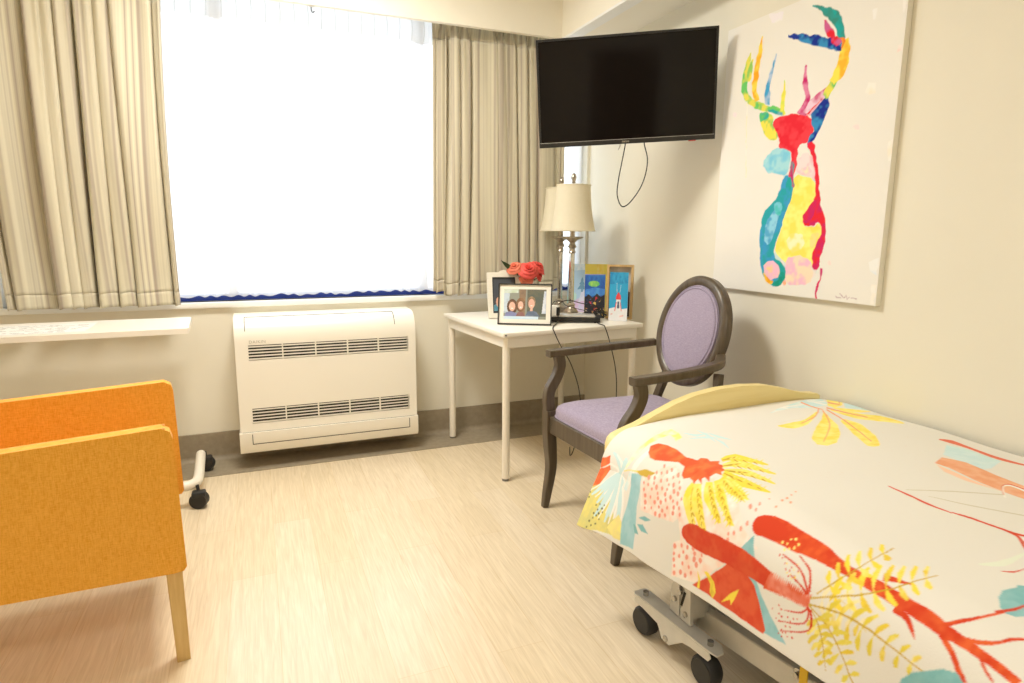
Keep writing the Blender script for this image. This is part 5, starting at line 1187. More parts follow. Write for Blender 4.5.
# ------------------------------------------------------------------ curtains
def curtain(name, xa, xb, xta, xtb, y0, z0, z1, folds, amp, seed, lean=0.0, deep=1.0, head=.11, ccw=1, hem=.01, stretch=1.9):
    n, m = folds * 34, 90
    S, T = np.meshgrid(np.linspace(0, 1, n), np.linspace(0, 1, m), indexing='ij')     # T: 0 bottom, 1 top
    rng = np.random.RandomState(seed)
    ph, f1 = rng.rand(6) * 6.28, rng.rand(6)
    W0, W1 = xb - xa, xtb - xta
    q = S + .045 * np.sin(2 * PI * S * 1.6 + ph[0]) + .028 * np.sin(2 * PI * S * 3.1 + ph[1]) + .012 * (1 - T) * np.sin(4 * PI * S + ph[2])
    body = np.clip((1 - T) / .07 * (z1 - z0) / 1.4 * .9, 0, 1); body = body * body * (3 - 2 * body)
    phase = 2 * PI * (folds * q + .16 * np.sin(2.6 * T + ph[3] + 5 * S) * (1 - T)) + ph[5]
    ridge = 1 - 2 * (.5 - .5 * np.cos(phase)) ** 2.0
    A = amp * (.62 + .38 * np.sin(2 * PI * S * 2.3 + ph[4]) ** 2) * (.50 + .50 * (1 - T) ** .5)
    fine = .16 * amp * np.sin(phase * 2.4 + 2 * T + ph[2]) * T ** 1.5
    pin = .010 * np.cos(phase * 2) * (1 - body)
    yy = y0 - (A * ridge + fine) * body - pin
    x = (xa + W0 * S) * (1 - T) + (xta + W1 * S) * T
    pitch = (xb - xa) / folds
    edge = np.clip(np.minimum(S, 1 - S) * 14, 0, 1)
    x = x + deep * pitch * (.185 + .05 * np.sin(2 * PI * S * 1.7 + ph[1])) * np.sin(phase) * body * edge + lean * np.sin(PI * T) * .03
    z = z0 + (z1 - z0) * T + hem * np.sin(phase + 1) * (1 - T) * .6
    uv = np.stack([S * (xb - xa) * stretch, T * (z1 - z0)], -1)
    return S, T, x, yy, z, uv

def make_curtain(root_label, xa, xb, xta, xtb, y0, z0, z1, folds, amp, seed, group, **k):
    S, T, x, y, z, uv = curtain('c', xa, xb, xta, xtb, y0, z0, z1, folds, amp, seed, **k)
    root = thing('curtain', root_label, 'curtain', ((xa + xb) / 2, y0, z0), 0, group)
    ox, oy, oz = (xa + xb) / 2, y0, z0
    cut = int(90 * (1 - .085 / (z1 - z0)))
    hemi = int(90 * .055 / (z1 - z0)) + 1
    def sub(nm, sl, off=0.0):
        o = grid_obj(nm, S[:, sl], T[:, sl], lambda a, c: (x[:, sl] - ox, y[:, sl] - oy + off, z[:, sl] - oz), None, M['curtain'], root, uv=uv[:, sl])
        md = o.modifiers.new('thickness', 'SOLIDIFY'); md.thickness = .003; md.offset = 0
        return o
    sub('drape', slice(hemi, cut + 1)); sub('header_tape', slice(cut, 90)); sub('hem', slice(0, hemi + 1), .0003)
    return root
make_curtain('left striped beige curtain hanging beside the orange armchair end of the window', -1.035, -.352, -1.06, -.330, 3.405, .842, 2.30, 9, .048, 5, 'beige striped curtains', lean=-.4)
make_curtain('right striped beige curtain hanging behind the corner table and television',   .985, 1.66, 1.005, 1.64, 3.425, .846, 2.31, 8, .036, 9, 'beige striped curtains', lean=.1)
make_curtain('narrow shaded curtain return in the corner behind the table lamps', 1.655, 1.735, 1.655, 1.735, 3.44, .86, 2.31, 2, .014, 3, 'beige striped curtains')
make_curtain('thin grey-brown curtain edge showing left of the right curtain', .925, 1.01, .945, 1.03, 3.458, .862, 2.31, 1, .010, 4, 'beige striped curtains')

# sheer with gathered heading
def sheer():
    n, m = 520, 40
    S, T = np.meshgrid(np.linspace(0, 1, n), np.linspace(0, 1, m), indexing='ij')
    x = -1.06 + 2.96 * S
    ph = 2 * PI * 44 * (S + .004 * np.sin(40 * S) + .003 * np.sin(91 * S))
    y = 3.518 + .009 * np.sin(ph) * (.6 + .4 * np.sin(23 * S)) * np.clip((1 - T) * 14, .35, 1)
    rag = vnoise(S * 30, S * 0 + 2, 5)
    z = .866 + (2.36 - .866) * T + (1 - T) ** 8 * (.012 * rag - .006 + .004 * np.sin(ph))
    root = thing('sheer_curtain', 'white sheer voile curtain across the whole window', 'sheer curtain', (0, 3.518, .866))
    k = int(m * .895)
    for nm, sl in (('voile', slice(0, k + 1)), ('heading', slice(k, m))):
        grid_obj(nm, S[:, sl], T[:, sl], lambda a, c: (x[:, sl], y[:, sl] - 3.518, z[:, sl] - .866), None, M['sheer' if nm == 'voile' else 'heading'], root)
    b = NB(); 
    z0 = 2.215 - .866
    for i in range(44):
        xx = -1.02 + i * .0665
        tube(b, [(xx, -.012, z0), (xx + .004, -.016, z0 + .06), (xx, -.012, z0 + .13)], .002, 6)
    obj('pleat_stitching', b, M['sheer'], root, smooth=True)
    return root
sheer()
t = thing('curtain_hook', 'tiny metal hook under the lowered ceiling edge above the window', 'hook', (.315, 3.345, 2.262))
b = NB(); tube(b, smooth_path([(0, 0, .006), (0, 0, -.012), (.006, 0, -.022), (.014, 0, -.016)], 4), .0022, 7); obj('hook_wire', b, M['ac_line'], t, smooth=True)
b = NB(); box(b, -.008, .012, -.004, .004, .0, .006, .001); obj('hook_plate', b, M['white_trim'], t)

# ------------------------------------------------------------------ floor-standing heating unit under the window
def heater():
    X0, X1, Yf, Yb = -.125, .775, 3.275, 3.497
    t = thing('heating_unit', 'cream wall heating and cooling unit with two slotted vents under the window', 'heater', ((X0 + X1) / 2, 3.4, .09))
    ox, oy, oz = t.location
    prof = [(Yb, .20), (Yf, .20), (Yf, .665)]
    for k in range(1, 8):
        a = k / 8 * PI / 2; prof.append((Yf + .085 * (1 - math.cos(a)), .665 + .11 * math.sin(a)))
    prof += [(Yf + .10, .777), (Yb, .78)]
    b = NB(); prism(b, [(p - oy, q - oz) for p, q in prof], 'X', X0 - ox, X1 - ox)
    es = [e for e in b.edges if len(e.link_faces) == 2 and e.calc_face_angle(0) > math.radians(60) and abs(e.verts[0].co.x - e.verts[1].co.x) < .001 and min(e.verts[0].co.y, e.verts[1].co.y) < .05]
    bmesh.ops.bevel(b, geom=es, offset=.016, segments=4, affect='EDGES', profile=.5)
    body = obj('body', b, M['ac'], t, angle=35)
    # the two vent openings
    VX0, VX1 = -.065, .735
    vents = ((.566, .643), (.241, .320))
    cb = NB()
    for z0, z1 in vents: box(cb, VX0 - ox, VX1 - ox, Yf - .05 - oy, Yf + .05 - oy, z0 - oz, z1 - oz)
    cut = obj('cutter', cb, M['ac'], t)
    bpy.context.view_layer.update()
    md = body.modifiers.new('openings', 'BOOLEAN'); md.object = cut; md.operation = 'DIFFERENCE'; md.solver = 'EXACT'
    dg = bpy.context.evaluated_depsgraph_get(); me = bpy.data.meshes.new_from_object(body.evaluated_get(dg))
    body.modifiers.clear(); body.data = me; bpy.data.objects.remove(cut)
    if not me.materials: me.materials.append(M['ac'])
    for i, (z0, z1) in enumerate(vents):
        b = NB(); box(b, VX0 - ox, VX1 - ox, Yf + .040 - oy, Yf + .047 - oy, z0 - oz, z1 - oz)
        v = obj('vent', b, M['ac_dark'], t)
        n = 5
        for k in range(n):
            zz = z0 + (z1 - z0) * (k + .5) / n
            b = NB(); y0 = Yf + .002 - oy
            prism(b, [(y0, zz - oz - .0030), (y0, zz - oz + .0035), (y0 + .012, zz - oz - .002), (y0 + .012, zz - oz - .006)], 'X', VX0 - ox, VX1 - ox)
            obj('slat', b, M['ac'], v)
        for k in range(1, 5):
            xx = VX0 + (VX1 - VX0) * k / 5 - ox
            b = NB(); box(b, xx - .003, xx + .003, Yf + .0015 - oy, Yf + .02 - oy, z0 - oz, z1 - oz); obj('divider', b, M['ac'], v)
    # lower cabinet, a little proud, with its flap outline
    b = NB(); prism(b, [(Yb - oy, .09 - oz), (Yf + .004 - oy, .09 - oz), (Yf - .010 - oy, .11 - oz), (Yf - .010 - oy, .198 - oz), (Yb - oy, .198 - oz)], 'X', X0 - .006 - ox, X1 + .004 - ox)
    bevel_sharp(b, .006, 2, 50); obj('lower_casing', b, M['ac'], t, angle=35)
    b = NB(); yl = Yf - .0115 - oy
    for a in ((-.072, .732, .137, .140), (-.072, -.069, .137, .190), (.729, .732, .137, .190)): box(b, a[0] - ox, a[1] - ox, yl, yl + .003, a[2] - oz, a[3] - oz)
    box(b, X0 + .01 - ox, X1 - .01 - ox, Yf + .001 - oy, Yf + .004 - oy, .1965 - oz, .2005 - oz)
    obj('flap_gap', b, M['ac_line'], t)
    # outlet flap on the rounded top
    b = NB()
    def on_top(a): return (Yf + .085 * (1 - math.cos(a)) - oy - .0006, .665 + .11 * math.sin(a) - oz + .0006)
    for x in (-.075, .665):
        P = [(x - ox, *on_top(a)) for a in (.45, .7, .95, 1.2, 1.45)]; tube(b, P, .0016, 6)
    y_, z_ = on_top(1.45); tube(b, [(-.075 - ox, y_, z_), (.665 - ox, y_, z_)], .0014, 6)
    obj('top_flap_gap', b, M['ac_line'], t)
    cu = bpy.data.curves.new('txt', 'FONT'); cu.body = 'DAIKIN'; cu.size = .021; cu.extrude = .0004; cu.space_character = 1.15
    to = bpy.data.objects.new('txt', cu); COL.objects.link(to); bpy.context.view_layer.update()
    me = bpy.data.meshes.new_from_object(to.evaluated_get(bpy.context.evaluated_depsgraph_get())); bpy.data.objects.remove(to)
    me.materials.clear(); me.materials.append(M['ac_logo'])
    lo = link(bpy.data.objects.new('maker_lettering', me), t); lo.rotation_euler = (PI / 2, 0, 0); lo.location = (-.06 - ox, Yf - .0008 - oy, .653 - oz)
heater()

# ------------------------------------------------------------------ corner table
TH = math.radians(4.5); TX, TY, TZ = 1.04, 2.64, .74
def T2W(u, v, z=TZ):   # table coordinates (u along the front, v to the back) to world
    return Vector((TX + u * math.cos(TH) - v * math.sin(TH), TY + u * math.sin(TH) + v * math.cos(TH), z))
def corner_table():
    t = thing('side_table', 'white laminate table standing in the corner with lamps and pictures on it', 'table', (TX, TY, 0), TH)
    W_, D_ = .81, .79
    b = NB(); box(b, 0, W_, 0, D_, TZ - .022, TZ, .003); obj('tabletop', b, M['table'], t, angle=40)
    for nm, a in (('apron', (.03, W_ - .03, .018, .034)), ('apron', (.03, W_ - .03, D_ - .034, D_ - .018)), ('apron', (.018, .034, .03, D_ - .03)), ('apron', (W_ - .034, W_ - .018, .03, D_ - .03))):
        b = NB(); box(b, *a, TZ - .075, TZ - .022); obj(nm, b, M['table'], t)
    for x in (.034, W_ - .034):
        for y in (.040, D_ - .040):
            b = NB(); tube(b, [(x, y, .012), (x, y, TZ - .023)], .0185, 20); l = obj('leg', b, M['tleg'], t, angle=40)
            b = NB(); tube(b, [(x, y, 0.0032 if y > .6 else 0.0005), (x, y, .014)], .0175, 16); obj('rubber_foot', b, M['foot'], l, angle=40)
    b = NB(); tube(b, [(.012, .0, TZ - .011), (.012, -.0025, TZ - .011)], .004, 10); obj('screw_cap', b, M['ac_line'], t)
corner_table()

# ------------------------------------------------------------------ table lamps
def make_lamp(label):
    t = thing('table_lamp', label, 'lamp', (0, 0, 0), 0, 'pair of table lamps on the corner table')
    b = NB(); s = NB()
    box(b, -.058, .058, -.058, .058, 0, .012, .003); box(b, -.048, .048, -.048, .048, .012, .026, .004)
    lathe(b, [(.040, .026), (.042, .034), (.034, .044), (.024, .052), (.020, .064), (.025, .072), (.018, .080)], 24)
    obj('base', b, M['silver'], t, angle=40)
    b = NB(); lathe(b, [(.0145, .078), (.0145, .36)], 10); obj('column', b, M['crystal'], t, angle=30)
    b = NB(); lathe(b, [(.014, .352), (.021, .357), (.016, .366), (.015, .378), (.024, .388), (.018, .398), (.014, .410), (.030, .424), (.055, .433), (.060, .438), (.056, .442), (.020, .442)], 28)
    obj('drip_cup', b, M['silver'], t, angle=40)
    b = NB(); lathe(b, [(.013, .442), (.013, .50), (.017, .505), (.017, .54), (.004, .545), (.003, .73)], 14); obj('socket_stem', b, M['silver'], t, angle=40)
    b = NB(); n = 48
    prof = []
    for k in range(13):
        f = k / 12; prof.append((.121 - .030 * (1 - (1 - f) ** 1.9) , .470 + .245 * f))
    inner = [(r - .003, z) for r, z in prof]
    rings = [[b.verts.new((r * math.cos(2 * PI * j / n), r * math.sin(2 * PI * j / n), z)) for j in range(n)] for r, z in prof + inner[::-1]]
    for a, c in zip(rings, rings[1:] + rings[:1]):
        for j in range(n): b.faces.new((a[j], a[(j + 1) % n], c[(j + 1) % n], c[j]))
    sh = obj('lamp_shade', b, M['shade'], t, angle=50)
    for r, z in ((.1216, .474), (.0914, .711)):
        b = NB(); P = [(r * math.cos(2 * PI * j / 40), r * math.sin(2 * PI * j / 40), z) for j in range(41)]; tube(b, P, .003, 6, False); obj('trim_band', b, M['shade'], sh, smooth=True)
    b = NB()
    for a in (0, PI / 2, PI): tube(b, [(0, 0, .712), (  .088 * math.cos(a * 4 / 3), .088 * math.sin(a * 4 / 3), .708)], .0015, 6)
    obj('spider', b, M['silver'], sh)
    b = NB(); lathe(b, [(.004, .722), (.012, .727), (.008, .733), (.014, .745), (.0145, .755), (.010, .768), (.002, .776)], 16); obj('finial', b, M['silver'], t, smooth=True)
    return t
lamp = make_lamp('nearer cream-shaded silver lamp in front of its twin on the corner table')
lamp.location = (1.592, 3.03, TZ)
lamp2 = copy_tree(lamp); lamp2.location = (1.642, 3.270, TZ); lamp2['label'] = 'cream-shaded silver lamp standing behind its twin, nearest the curtain'

# ------------------------------------------------------------------ things on the table
def framed(name, label, cat, BL, BR, h, lean, border, depth, mframe, mmat, matw, group=None):
    BL, BR = Vector(BL), Vector(BR); w = (BR - BL).length
    t = thing(name, label, cat, ((BL.x + BR.x) / 2, (BL.y + BR.y) / 2, TZ + .001 + depth * math.sin(lean)), 0, group)
    t.rotation_euler = (-lean, 0, math.atan2(BR.y - BL.y, BR.x - BL.x))
    b = NB()
    # four rails mitred into one ring
    o_, i_ = [(-w / 2, 0), (w / 2, 0), (w / 2, h), (-w / 2, h)], [(-w / 2 + border, border), (w / 2 - border, border), (w / 2 - border, h - border), (-w / 2 + border, h - border)]
    vs = [[b.verts.new((p[0], y, p[1])) for p in L] for L, y in ((o_, 0), (i_, .0), (i_, depth), (o_, depth))]
    for a, c in zip(vs, vs[1:] + vs[:1]):
        for k in range(4): b.faces.new((a[k], a[(k + 1) % 4], c[(k + 1) % 4], c[k]))
    obj('frame', b, mframe, t)
    b = NB(); box(b, -w / 2 + border, w / 2 - border, depth * .55, depth * .75, border, h - border); obj('mat_board', b, mmat, t)
    b = NB(); prism(b, [(-.03, h * .75), (.03, h * .75), (.035, .004), (-.035, .004)], 'Y', depth + .0005, depth + .003)
    for v in b.verts:
        if v.co.z < .1: v.co.y += math.tan(lean) * h * 1.3 + .01; v.co.z += .004
    st = obj('easel_back', b, M['frameblack'], t)
    return t, w
grey = (.20, .22, .18)
t, w = framed('picture_frame', 'thin black frame holding a family photo of three smiling people', 'photo frame', (1.110, 2.905), (1.350, 2.775), .208, .22, .006, .014, M['frameblack'], M['matboard'], .02)
SK, SK2, HR = (.72, .42, .32), (.80, .52, .42), (.10, .05, .03)
fam = [((.10, .12, .10), (.16, .15, .10), [(.55, .1), (1, .1), (1, 1), (.55, 1)]), ((.55, .65, .75), (.35, .42, .5), [(0, .2), (.12, .2), (.14, 1), (0, 1)]),
       ((.62, .70, .66), (.5, .6, .4), [(.0, .86), (.34, .88), (.34, 1), (0, 1)]), ((.30, .20, .12), (.2, .14, .1), [(.38, .1), (.5, .1), (.52, 1), (.36, 1)]), ((.7, .75, .85), (.4, .5, .7), [(.90, .2), (1, .2), (1, .95), (.95, .95)]),
       (HR, (.25, .12, .07), ell(.20, .42, .125, .25)), ((.22, .24, .45), (.12, .14, .3), [(.02, .08), (.06, .22), (.18, .26), (.30, .20), (.34, .08)]), (SK2, SK, ell(.20, .42, .075, .155)),
       ((.28, .15, .08), HR, ell(.40, .48, .11, .24)), ((.25, .12, .12), (.35, .2, .2), [(.28, .08), (.34, .24), (.46, .24), (.52, .08)]), (SK2, SK, ell(.40, .46, .065, .14)),
       ((.12, .16, .24), (.2, .25, .35), [(.50, .08), (.56, .25), (.66, .30), (.78, .25), (.86, .08)]), ((.42, .28, .16), HR, ell(.655, .57, .095, .20)), (SK2, SK, ell(.655, .52, .075, .165)), (SK, SK2, [(.625, .28), (.69, .28), (.68, .40), (.63, .40)]),
       ((.9, .88, .86), (.9, .9, .9), ell(.20, .36, .028, .016, 8)), ((.9, .88, .86), (.9, .9, .9), ell(.40, .40, .024, .014, 8)), ((.9, .88, .86), (.9, .9, .9), ell(.655, .455, .03, .016, 8)),
       ((.55, .72, .86), (.7, .8, .9), [(0, 0), (.82, 0), (.82, .09), (0, .10)])]
picture('photograph', w - .058, .208 - .056, fam, t, (.28, .30, .26), y=.0066, z=.028, res=.0015)
t, w = framed('picture_frame', 'whitewashed wooden frame with a dark portrait behind the family photo', 'photo frame', (1.145, 3.125), (1.325, 3.095), .248, .2, .026, .02, M['framewhite'], M['darkmat'], .02)
por = [((.10, .30, .42), (.2, .4, .5), [(.0, 0), (1, 0), (1, .22), (.5, .35), (0, .18)]), (HR, HR, ell(.5, .62, .2, .18)), (SK2, SK, ell(.5, .58, .14, .15)), ((.75, .42, .30), SK, ell(.22, .28, .12, .16)), ((.05, .12, .2), (.05, .1, .2), [(.2, 0), (.35, .4), (.65, .42), (.8, 0)])]
picture('photograph', w - .066, .248 - .076, por, t, (.07, .08, .10), y=.0098, z=.038, res=.002)
# white moulded crest on the white frame
b = NB(); prism(b, [(-.03, .248), (.03, .248), (.018, .257), (0, .261), (-.018, .257)], 'Y', .001, .017); obj('crest', b, M['framewhite'], t)

# standing cards and drawings
def card(name, label, cat, BL, BR, h, lean, base, shapes, th=.003, edge='paper', res=.002, group=None, skew=0):
    BL, BR = Vector(BL), Vector(BR); w = (BR - BL).length
    t = thing(name, label, cat, ((BL.x + BR.x) / 2, (BL.y + BR.y) / 2, TZ + .001), 0, group)
    t.rotation_euler = (-lean, skew, math.atan2(BR.y - BL.y, BR.x - BL.x))
    b = NB(); box(b, -w / 2, w / 2, .0004, .0004 + th, 0, h); obj('backing', b, M[edge], t)
    picture('picture', w, h, shapes, t, base, res=res)
    return t
SN = (.85, .86, .90)
card('greeting_card', 'pale blue card with a small snowy tree leaning beside the lamps', 'card', (1.705, 3.300), (1.795, 3.180), .280, .06, (.45, .66, .88),
     [((.45, .80, .75), (.6, .8, .8), [(0, .28), (.22, .45), (.4, .36), (.4, .2), (0, .15)]), ((.72, .55, .80), (.6, .7, .9), [(0, 0), (1, 0), (1, .34), (.5, .28), (0, .16)]), ((.75, .78, .95), (.6, .7, .9), [(.5, .2), (1, .3), (1, .5), (.6, .44)]),
      ((.10, .32, .55), (.2, .4, .6), [(.62, .74), (.68, .66), (.65, .66), (.74, .58), (.68, .58), (.82, .47), (.66, .48), (.66, .42), (.6, .42), (.6, .48), (.42, .47), (.56, .58), (.5, .58), (.59, .66), (.56, .66)]), ((.55, .75, .92), (.8, .9, 1), [(0, .85), (1, .9), (1, 1), (0, 1)])], group=None)
card('folded_card', 'bright yellow card standing behind the dark collage card', 'card', (1.70, 3.075), (1.815, 3.015), .290, .05, (.90, .78, .16), [((.95, .85, .3), (.9, .7, .1), [(.6, .0), (.9, 0), (.8, 1), (.5, 1)])])
rr = random.Random(3)
coll = [((.02, .10, .45), (.03, .2, .6), [(0, .42), (1, .44), (1, .98), (0, .98)]), ((.12, .55, .16), (.5, .75, .15), ell(.45, .78, .28, .07)), ((.05, .22, .70), (.1, .4, .8), [(0, .5), (1, .52), (1, .66), (.5, .70), (0, .64)]),
        ((.015, .018, .03), (.05, .03, .03), [(0, 0), (1, 0), (1, .55), (.8, .48), (.6, .56), (.4, .46), (.2, .54), (0, .46)])]
for k in range(34):
    cx, cy = rr.uniform(.08, .92), rr.uniform(.05, .5); c = rr.choice([(.7, .04, .05), (.75, .5, .12), (.75, .65, .45), (.5, .25, .1), (.02, .03, .1), (.1, .15, .3)])
    coll.append((c, c, [(cx + rr.uniform(-.1, .1), cy + rr.uniform(-.07, .07)) for _ in range(4)]))
card('collage_card', 'dark blue and red collage card in front of the yellow card', 'card', (1.655, 2.992), (1.752, 2.938), .240, .10, (.25, .28, .55), coll, res=.0015)
light = [((.02, .25, .55), (.05, .45, .75), [(0, .75), (1, .78), (1, 1), (0, 1)]), ((.80, .82, .86), (.9, .85, .9), [(0, 0), (1, 0), (1, .27), (.6, .24), (.3, .28), (0, .25)]), ((.88, .88, .90), (.7, .75, .8), [(.34, .22), (.66, .22), (.60, .50), (.40, .50)]),
         ((.75, .05, .05), (.8, .1, .1), [(.35, .44), (.65, .44), (.62, .52), (.5, .60), (.38, .52)]), ((.10, .12, .20), (.1, .1, .2), [(.44, .26), (.56, .26), (.55, .40), (.45, .40)]), ((.75, .10, .10), (.8, .1, .1), [(.30, .20), (.34, .20), (.42, .38), (.38, .40)]), ((.75, .10, .10), (.8, .1, .1), [(.66, .20), (.70, .20), (.62, .40), (.60, .36)]),
         ((.80, .5, .5), (.9, .6, .6), [(.1, .12), (.2, .13), (.22, .16), (.1, .15)]), ((.80, .5, .5), (.9, .6, .6), [(.6, .08), (.8, .10), (.8, .13), (.6, .11)]), ((.75, .85, .9), (.5, .7, .85), [(.40, .58), (.42, .58), (.40, .78), (.38, .78)]), ((.75, .85, .9), (.5, .7, .85), [(.56, .58), (.58, .58), (.62, .74), (.60, .74)])]
card('lighthouse_card', 'blue card with a small red and white lighthouse at the table edge', 'card', (1.722, 2.845), (1.800, 2.787), .258, .06, (.03, .38, .68), light, th=.008, res=.0015)
# deep oak box frame standing at the right end
def box_frame():
    t = thing('box_frame', 'deep oak box frame standing behind the lighthouse card', 'picture frame', (1.796, 2.865, TZ + .004), math.radians(-40))
    t.rotation_euler = (-.06, 0, math.radians(-38))
    w, h, d = .140, .292, .045
    b = NB()
    box(b, -w / 2, -w / 2 + .012, 0, d, 0, h); box(b, w / 2 - .012, w / 2, 0, d, 0, h); box(b, -w / 2 + .012, w / 2 - .012, 0, d, 0, .012); box(b, -w / 2 + .012, w / 2 - .012, 0, d, h - .012, h)
    obj('frame', b, M['oak'], t)
    b = NB(); box(b, -w / 2 + .012, w / 2 - .012, d - .006, d - .002, .012, h - .012); obj('backing', b, M['matboard'], t)
    picture('picture', w - .026, h - .026, [((.06, .03, .02), (.12, .06, .03), [(.3, 0), (.95, 0), (.95, .5), (.75, .52), (.7, .85), (.55, .8), (.5, .4)]), ((.5, .48, .44), (.6, .58, .5), [(0, .5), (.3, .55), (.35, 1), (0, 1)])], t, (.60, .58, .54), y=d - .0075, z=.013)
box_frame()

# slim upright booklet between the photo frame and the decoder
b = NB(); box(b, -.022, .022, -.008, .008, 0, .088, .002)
t = thing('small_box', 'small upright cream box between the black photo frame and the decoder', 'box', (1.432, 2.90, TZ), math.radians(-50))
obj('carton', b, M['matboard'], t); b = NB(); box(b, .010, .0225, -.0085, .0085, .01, .08, .001); obj('dark_spine', b, M['ac_line'], t)

# television decoder box with silver lid
t = thing('decoder_box', 'flat black decoder box with a pale lid in front of the lamp base', 'decoder', (1.548, 2.888, TZ), math.radians(-26))
b = NB(); box(b, -.135, .125, -.065, .060, .004, .028, .003); obj('casing', b, M['black'], t, angle=40)
b = NB(); box(b, -.120, .100, -.055, .055, .028, .036, .003); obj('lid', b, M['deck'], t, angle=40)
for x in (-.1, .1):
    for y in (-.05, .05):
        b = NB(); tube(b, [(x, y, 0), (x, y, .005)], .007, 10); obj('rubber_foot', b, M['rubber'], t)

# tangled black cables
def cable(name, label, P, r=.0022, n=8, cat='cable', mt='cable', group=None):
    b = NB(); tube(b, smooth_path(P, n), r, 7); o = obj(name, b, M[mt], None, smooth=True); return tag(o, label, cat, group)
rr = random.Random(8)
P = [(1.455, 2.96, TZ + .045), (1.50, 2.99, TZ + .085), (1.56, 3.00, TZ + .10), (1.62, 2.96, TZ + .085), (1.69, 2.925, TZ + .07)]
for k in range(26):
    a = k * 1.1; P.append((1.700 + .036 * math.cos(a) + rr.uniform(-.008, .008), 2.900 + .030 * math.sin(a) + rr.uniform(-.008, .008), TZ + .012 + .001 * k + rr.uniform(0, .022)))
cable('coiled_cable', 'tangled black cable heaped beside the decoder box', P, .0024, 6)
cable('looped_cable', 'thin black cable looping in front of the lamp columns', [(1.44, 2.955, TZ + .05), (1.46, 2.98, TZ + .095), (1.50, 2.965, TZ + .10), (1.535, 2.975, TZ + .075), (1.60, 2.985, TZ + .055), (1.63, 2.93, TZ + .045), (1.62, 2.985, TZ + .015), (1.66, 2.96, TZ + .008)], .0018)
cable('hanging_cable', 'black cable hanging off the table front, nearer the black photo frame', [(1.44, 2.86, TZ + .02), (1.39, 2.80, TZ + .006), (1.345, 2.74, TZ + .004), (1.305, 2.664, TZ + .004), (1.303, 2.648, TZ - .004), (1.318, 2.642, .70), (1.345, 2.64, .65), (1.396, 2.64, .566), (1.449, 2.65, .43), (1.49, 2.70, .26), (1.50, 2.78, .08), (1.52, 2.86, .006), (1.58, 2.98, .006)], .0026, group='cables over the table edge')
cable('hanging_cable', 'black cable hanging off the table front, nearer the lighthouse card', [(1.68, 2.90, TZ + .02), (1.65, 2.84, TZ + .008), (1.61, 2.76, TZ + .004), (1.60, 2.690, TZ + .004), (1.600, 2.672, TZ - .004), (1.622, 2.664, .67), (1.655, 2.655, .54), (1.672, 2.66, .42), (1.69, 2.70, .25), (1.68, 2.78, .08), (1.68, 2.86, .006), (1.66, 2.98, .006)], .0026, group='cables over the table edge')

# ------------------------------------------------------------------ vase of roses
def vase():
    t = thing('flower_vase', 'small dark glass vase holding coral roses behind the photo frames', 'vase', (1.378, 3.19, TZ))
    b = NB(); lathe(b, [(.026, 0), (.030, .01), (.034, .06), (.028, .12), (.018, .16), (.017, .18), (.021, .19), (.0185, .19), (.015, .178), (.015, .15), (.024, .10), (.028, .05), (.022, .012)], 22); obj('glass_body', b, M['vase'], t, smooth=True)
vase()
def rose(cx, cy, cz, R, mt, label, tilt, seed, leaves=()):
    t = thing('rose', label, 'flower', (1.378, 3.19, TZ + .17), 0, 'coral roses in the vase')
    r_ = random.Random(seed); base = Vector((cx - 1.378, cy - 3.19, cz - TZ - .17)); rot = Matrix.Rotation(tilt[0], 3, 'X') @ Matrix.Rotation(tilt[1], 3, 'Y')
    b = NB()
    for ring, (n, rad, hh, curl) in enumerate(((3, .22, .62, -.15), (4, .38, .62, -.02), (5, .60, .56, .15), (6, .82, .45, .36), (7, 1.0, .28, .55))):
        for k in range(n):
            a0 = 2 * PI * k / n + ring * .7 + r_.uniform(-.15, .15); wd = 2 * PI / n * .72
            g = []
            for i in range(7):
                row = []
                for j in range(6):
                    u = i / 6 * 2 - 1; v = j / 5
                    ang = a0 + u * wd * (.45 + .75 * math.sin(v * PI * .62)); rr_ = R * rad * (.25 + .75 * v) + R * curl * v ** 3 * .8 + R * .05 * math.sin(6 * u + seed + k) * v
                    zz = R * hh * (v ** .7) * 1.25 * (1 - .18 * u * u * v) - R * max(curl, 0) * v ** 4 * .9
                    row.append(b.verts.new(base + rot @ Vector((rr_ * math.cos(ang), rr_ * math.sin(ang), zz - R * .3))))
                g.append(row)
            for i in range(6):
                for j in range(5): b.faces.new((g[i][j], g[i + 1][j], g[i + 1][j + 1], g[i][j + 1]))
    o = obj('petals', b, M[mt], t, smooth=True); md = o.modifiers.new('thickness', 'SOLIDIFY'); md.thickness = .0012
    b = NB(); tube(b, smooth_path([(0, 0, -.12), (base.x * .2, base.y * .2, 0), tuple(base + Vector((0, 0, -.012)))], 6), .0022, 6); obj('stem', b, M['leaf'], t, smooth=True)
    for lx, ly, lz, L in leaves:
        b = NB(); p0 = base * .6; p1 = Vector((lx - 1.378, ly - 3.19, lz - TZ - .17)); d = p1 - p0; s = d.cross(Vector((0, 1, .4))).normalized()
        g = [[b.verts.new(p0 + d * f + s * wv * L * math.sin(PI * min(f * 1.02, 1)) ** .8 + Vector((0, 0, -.004 * abs(wv)))) for wv in (-1, 0, 1)] for f in [q / 8 for q in range(9)]]
        for a, c in zip(g, g[1:]):
            for k in (0, 1): b.faces.new((a[k], a[k + 1], c[k + 1], c[k]))
        lo = obj('leaf', b, M['leaf'], t, smooth=True); md = lo.modifiers.new('thickness', 'SOLIDIFY'); md.thickness = .001
rose(1.285, 3.11, 1.022, .034, 'rose2', 'peach-edged rose at the left of the bunch with a green leaf', (.5, -.5), 1, [(1.205, 3.10, 1.058, .013)])
rose(1.352, 3.07, 1.012, .042, 'rose', 'largest coral rose facing the room in the middle of the bunch', (.75, -.1), 2)
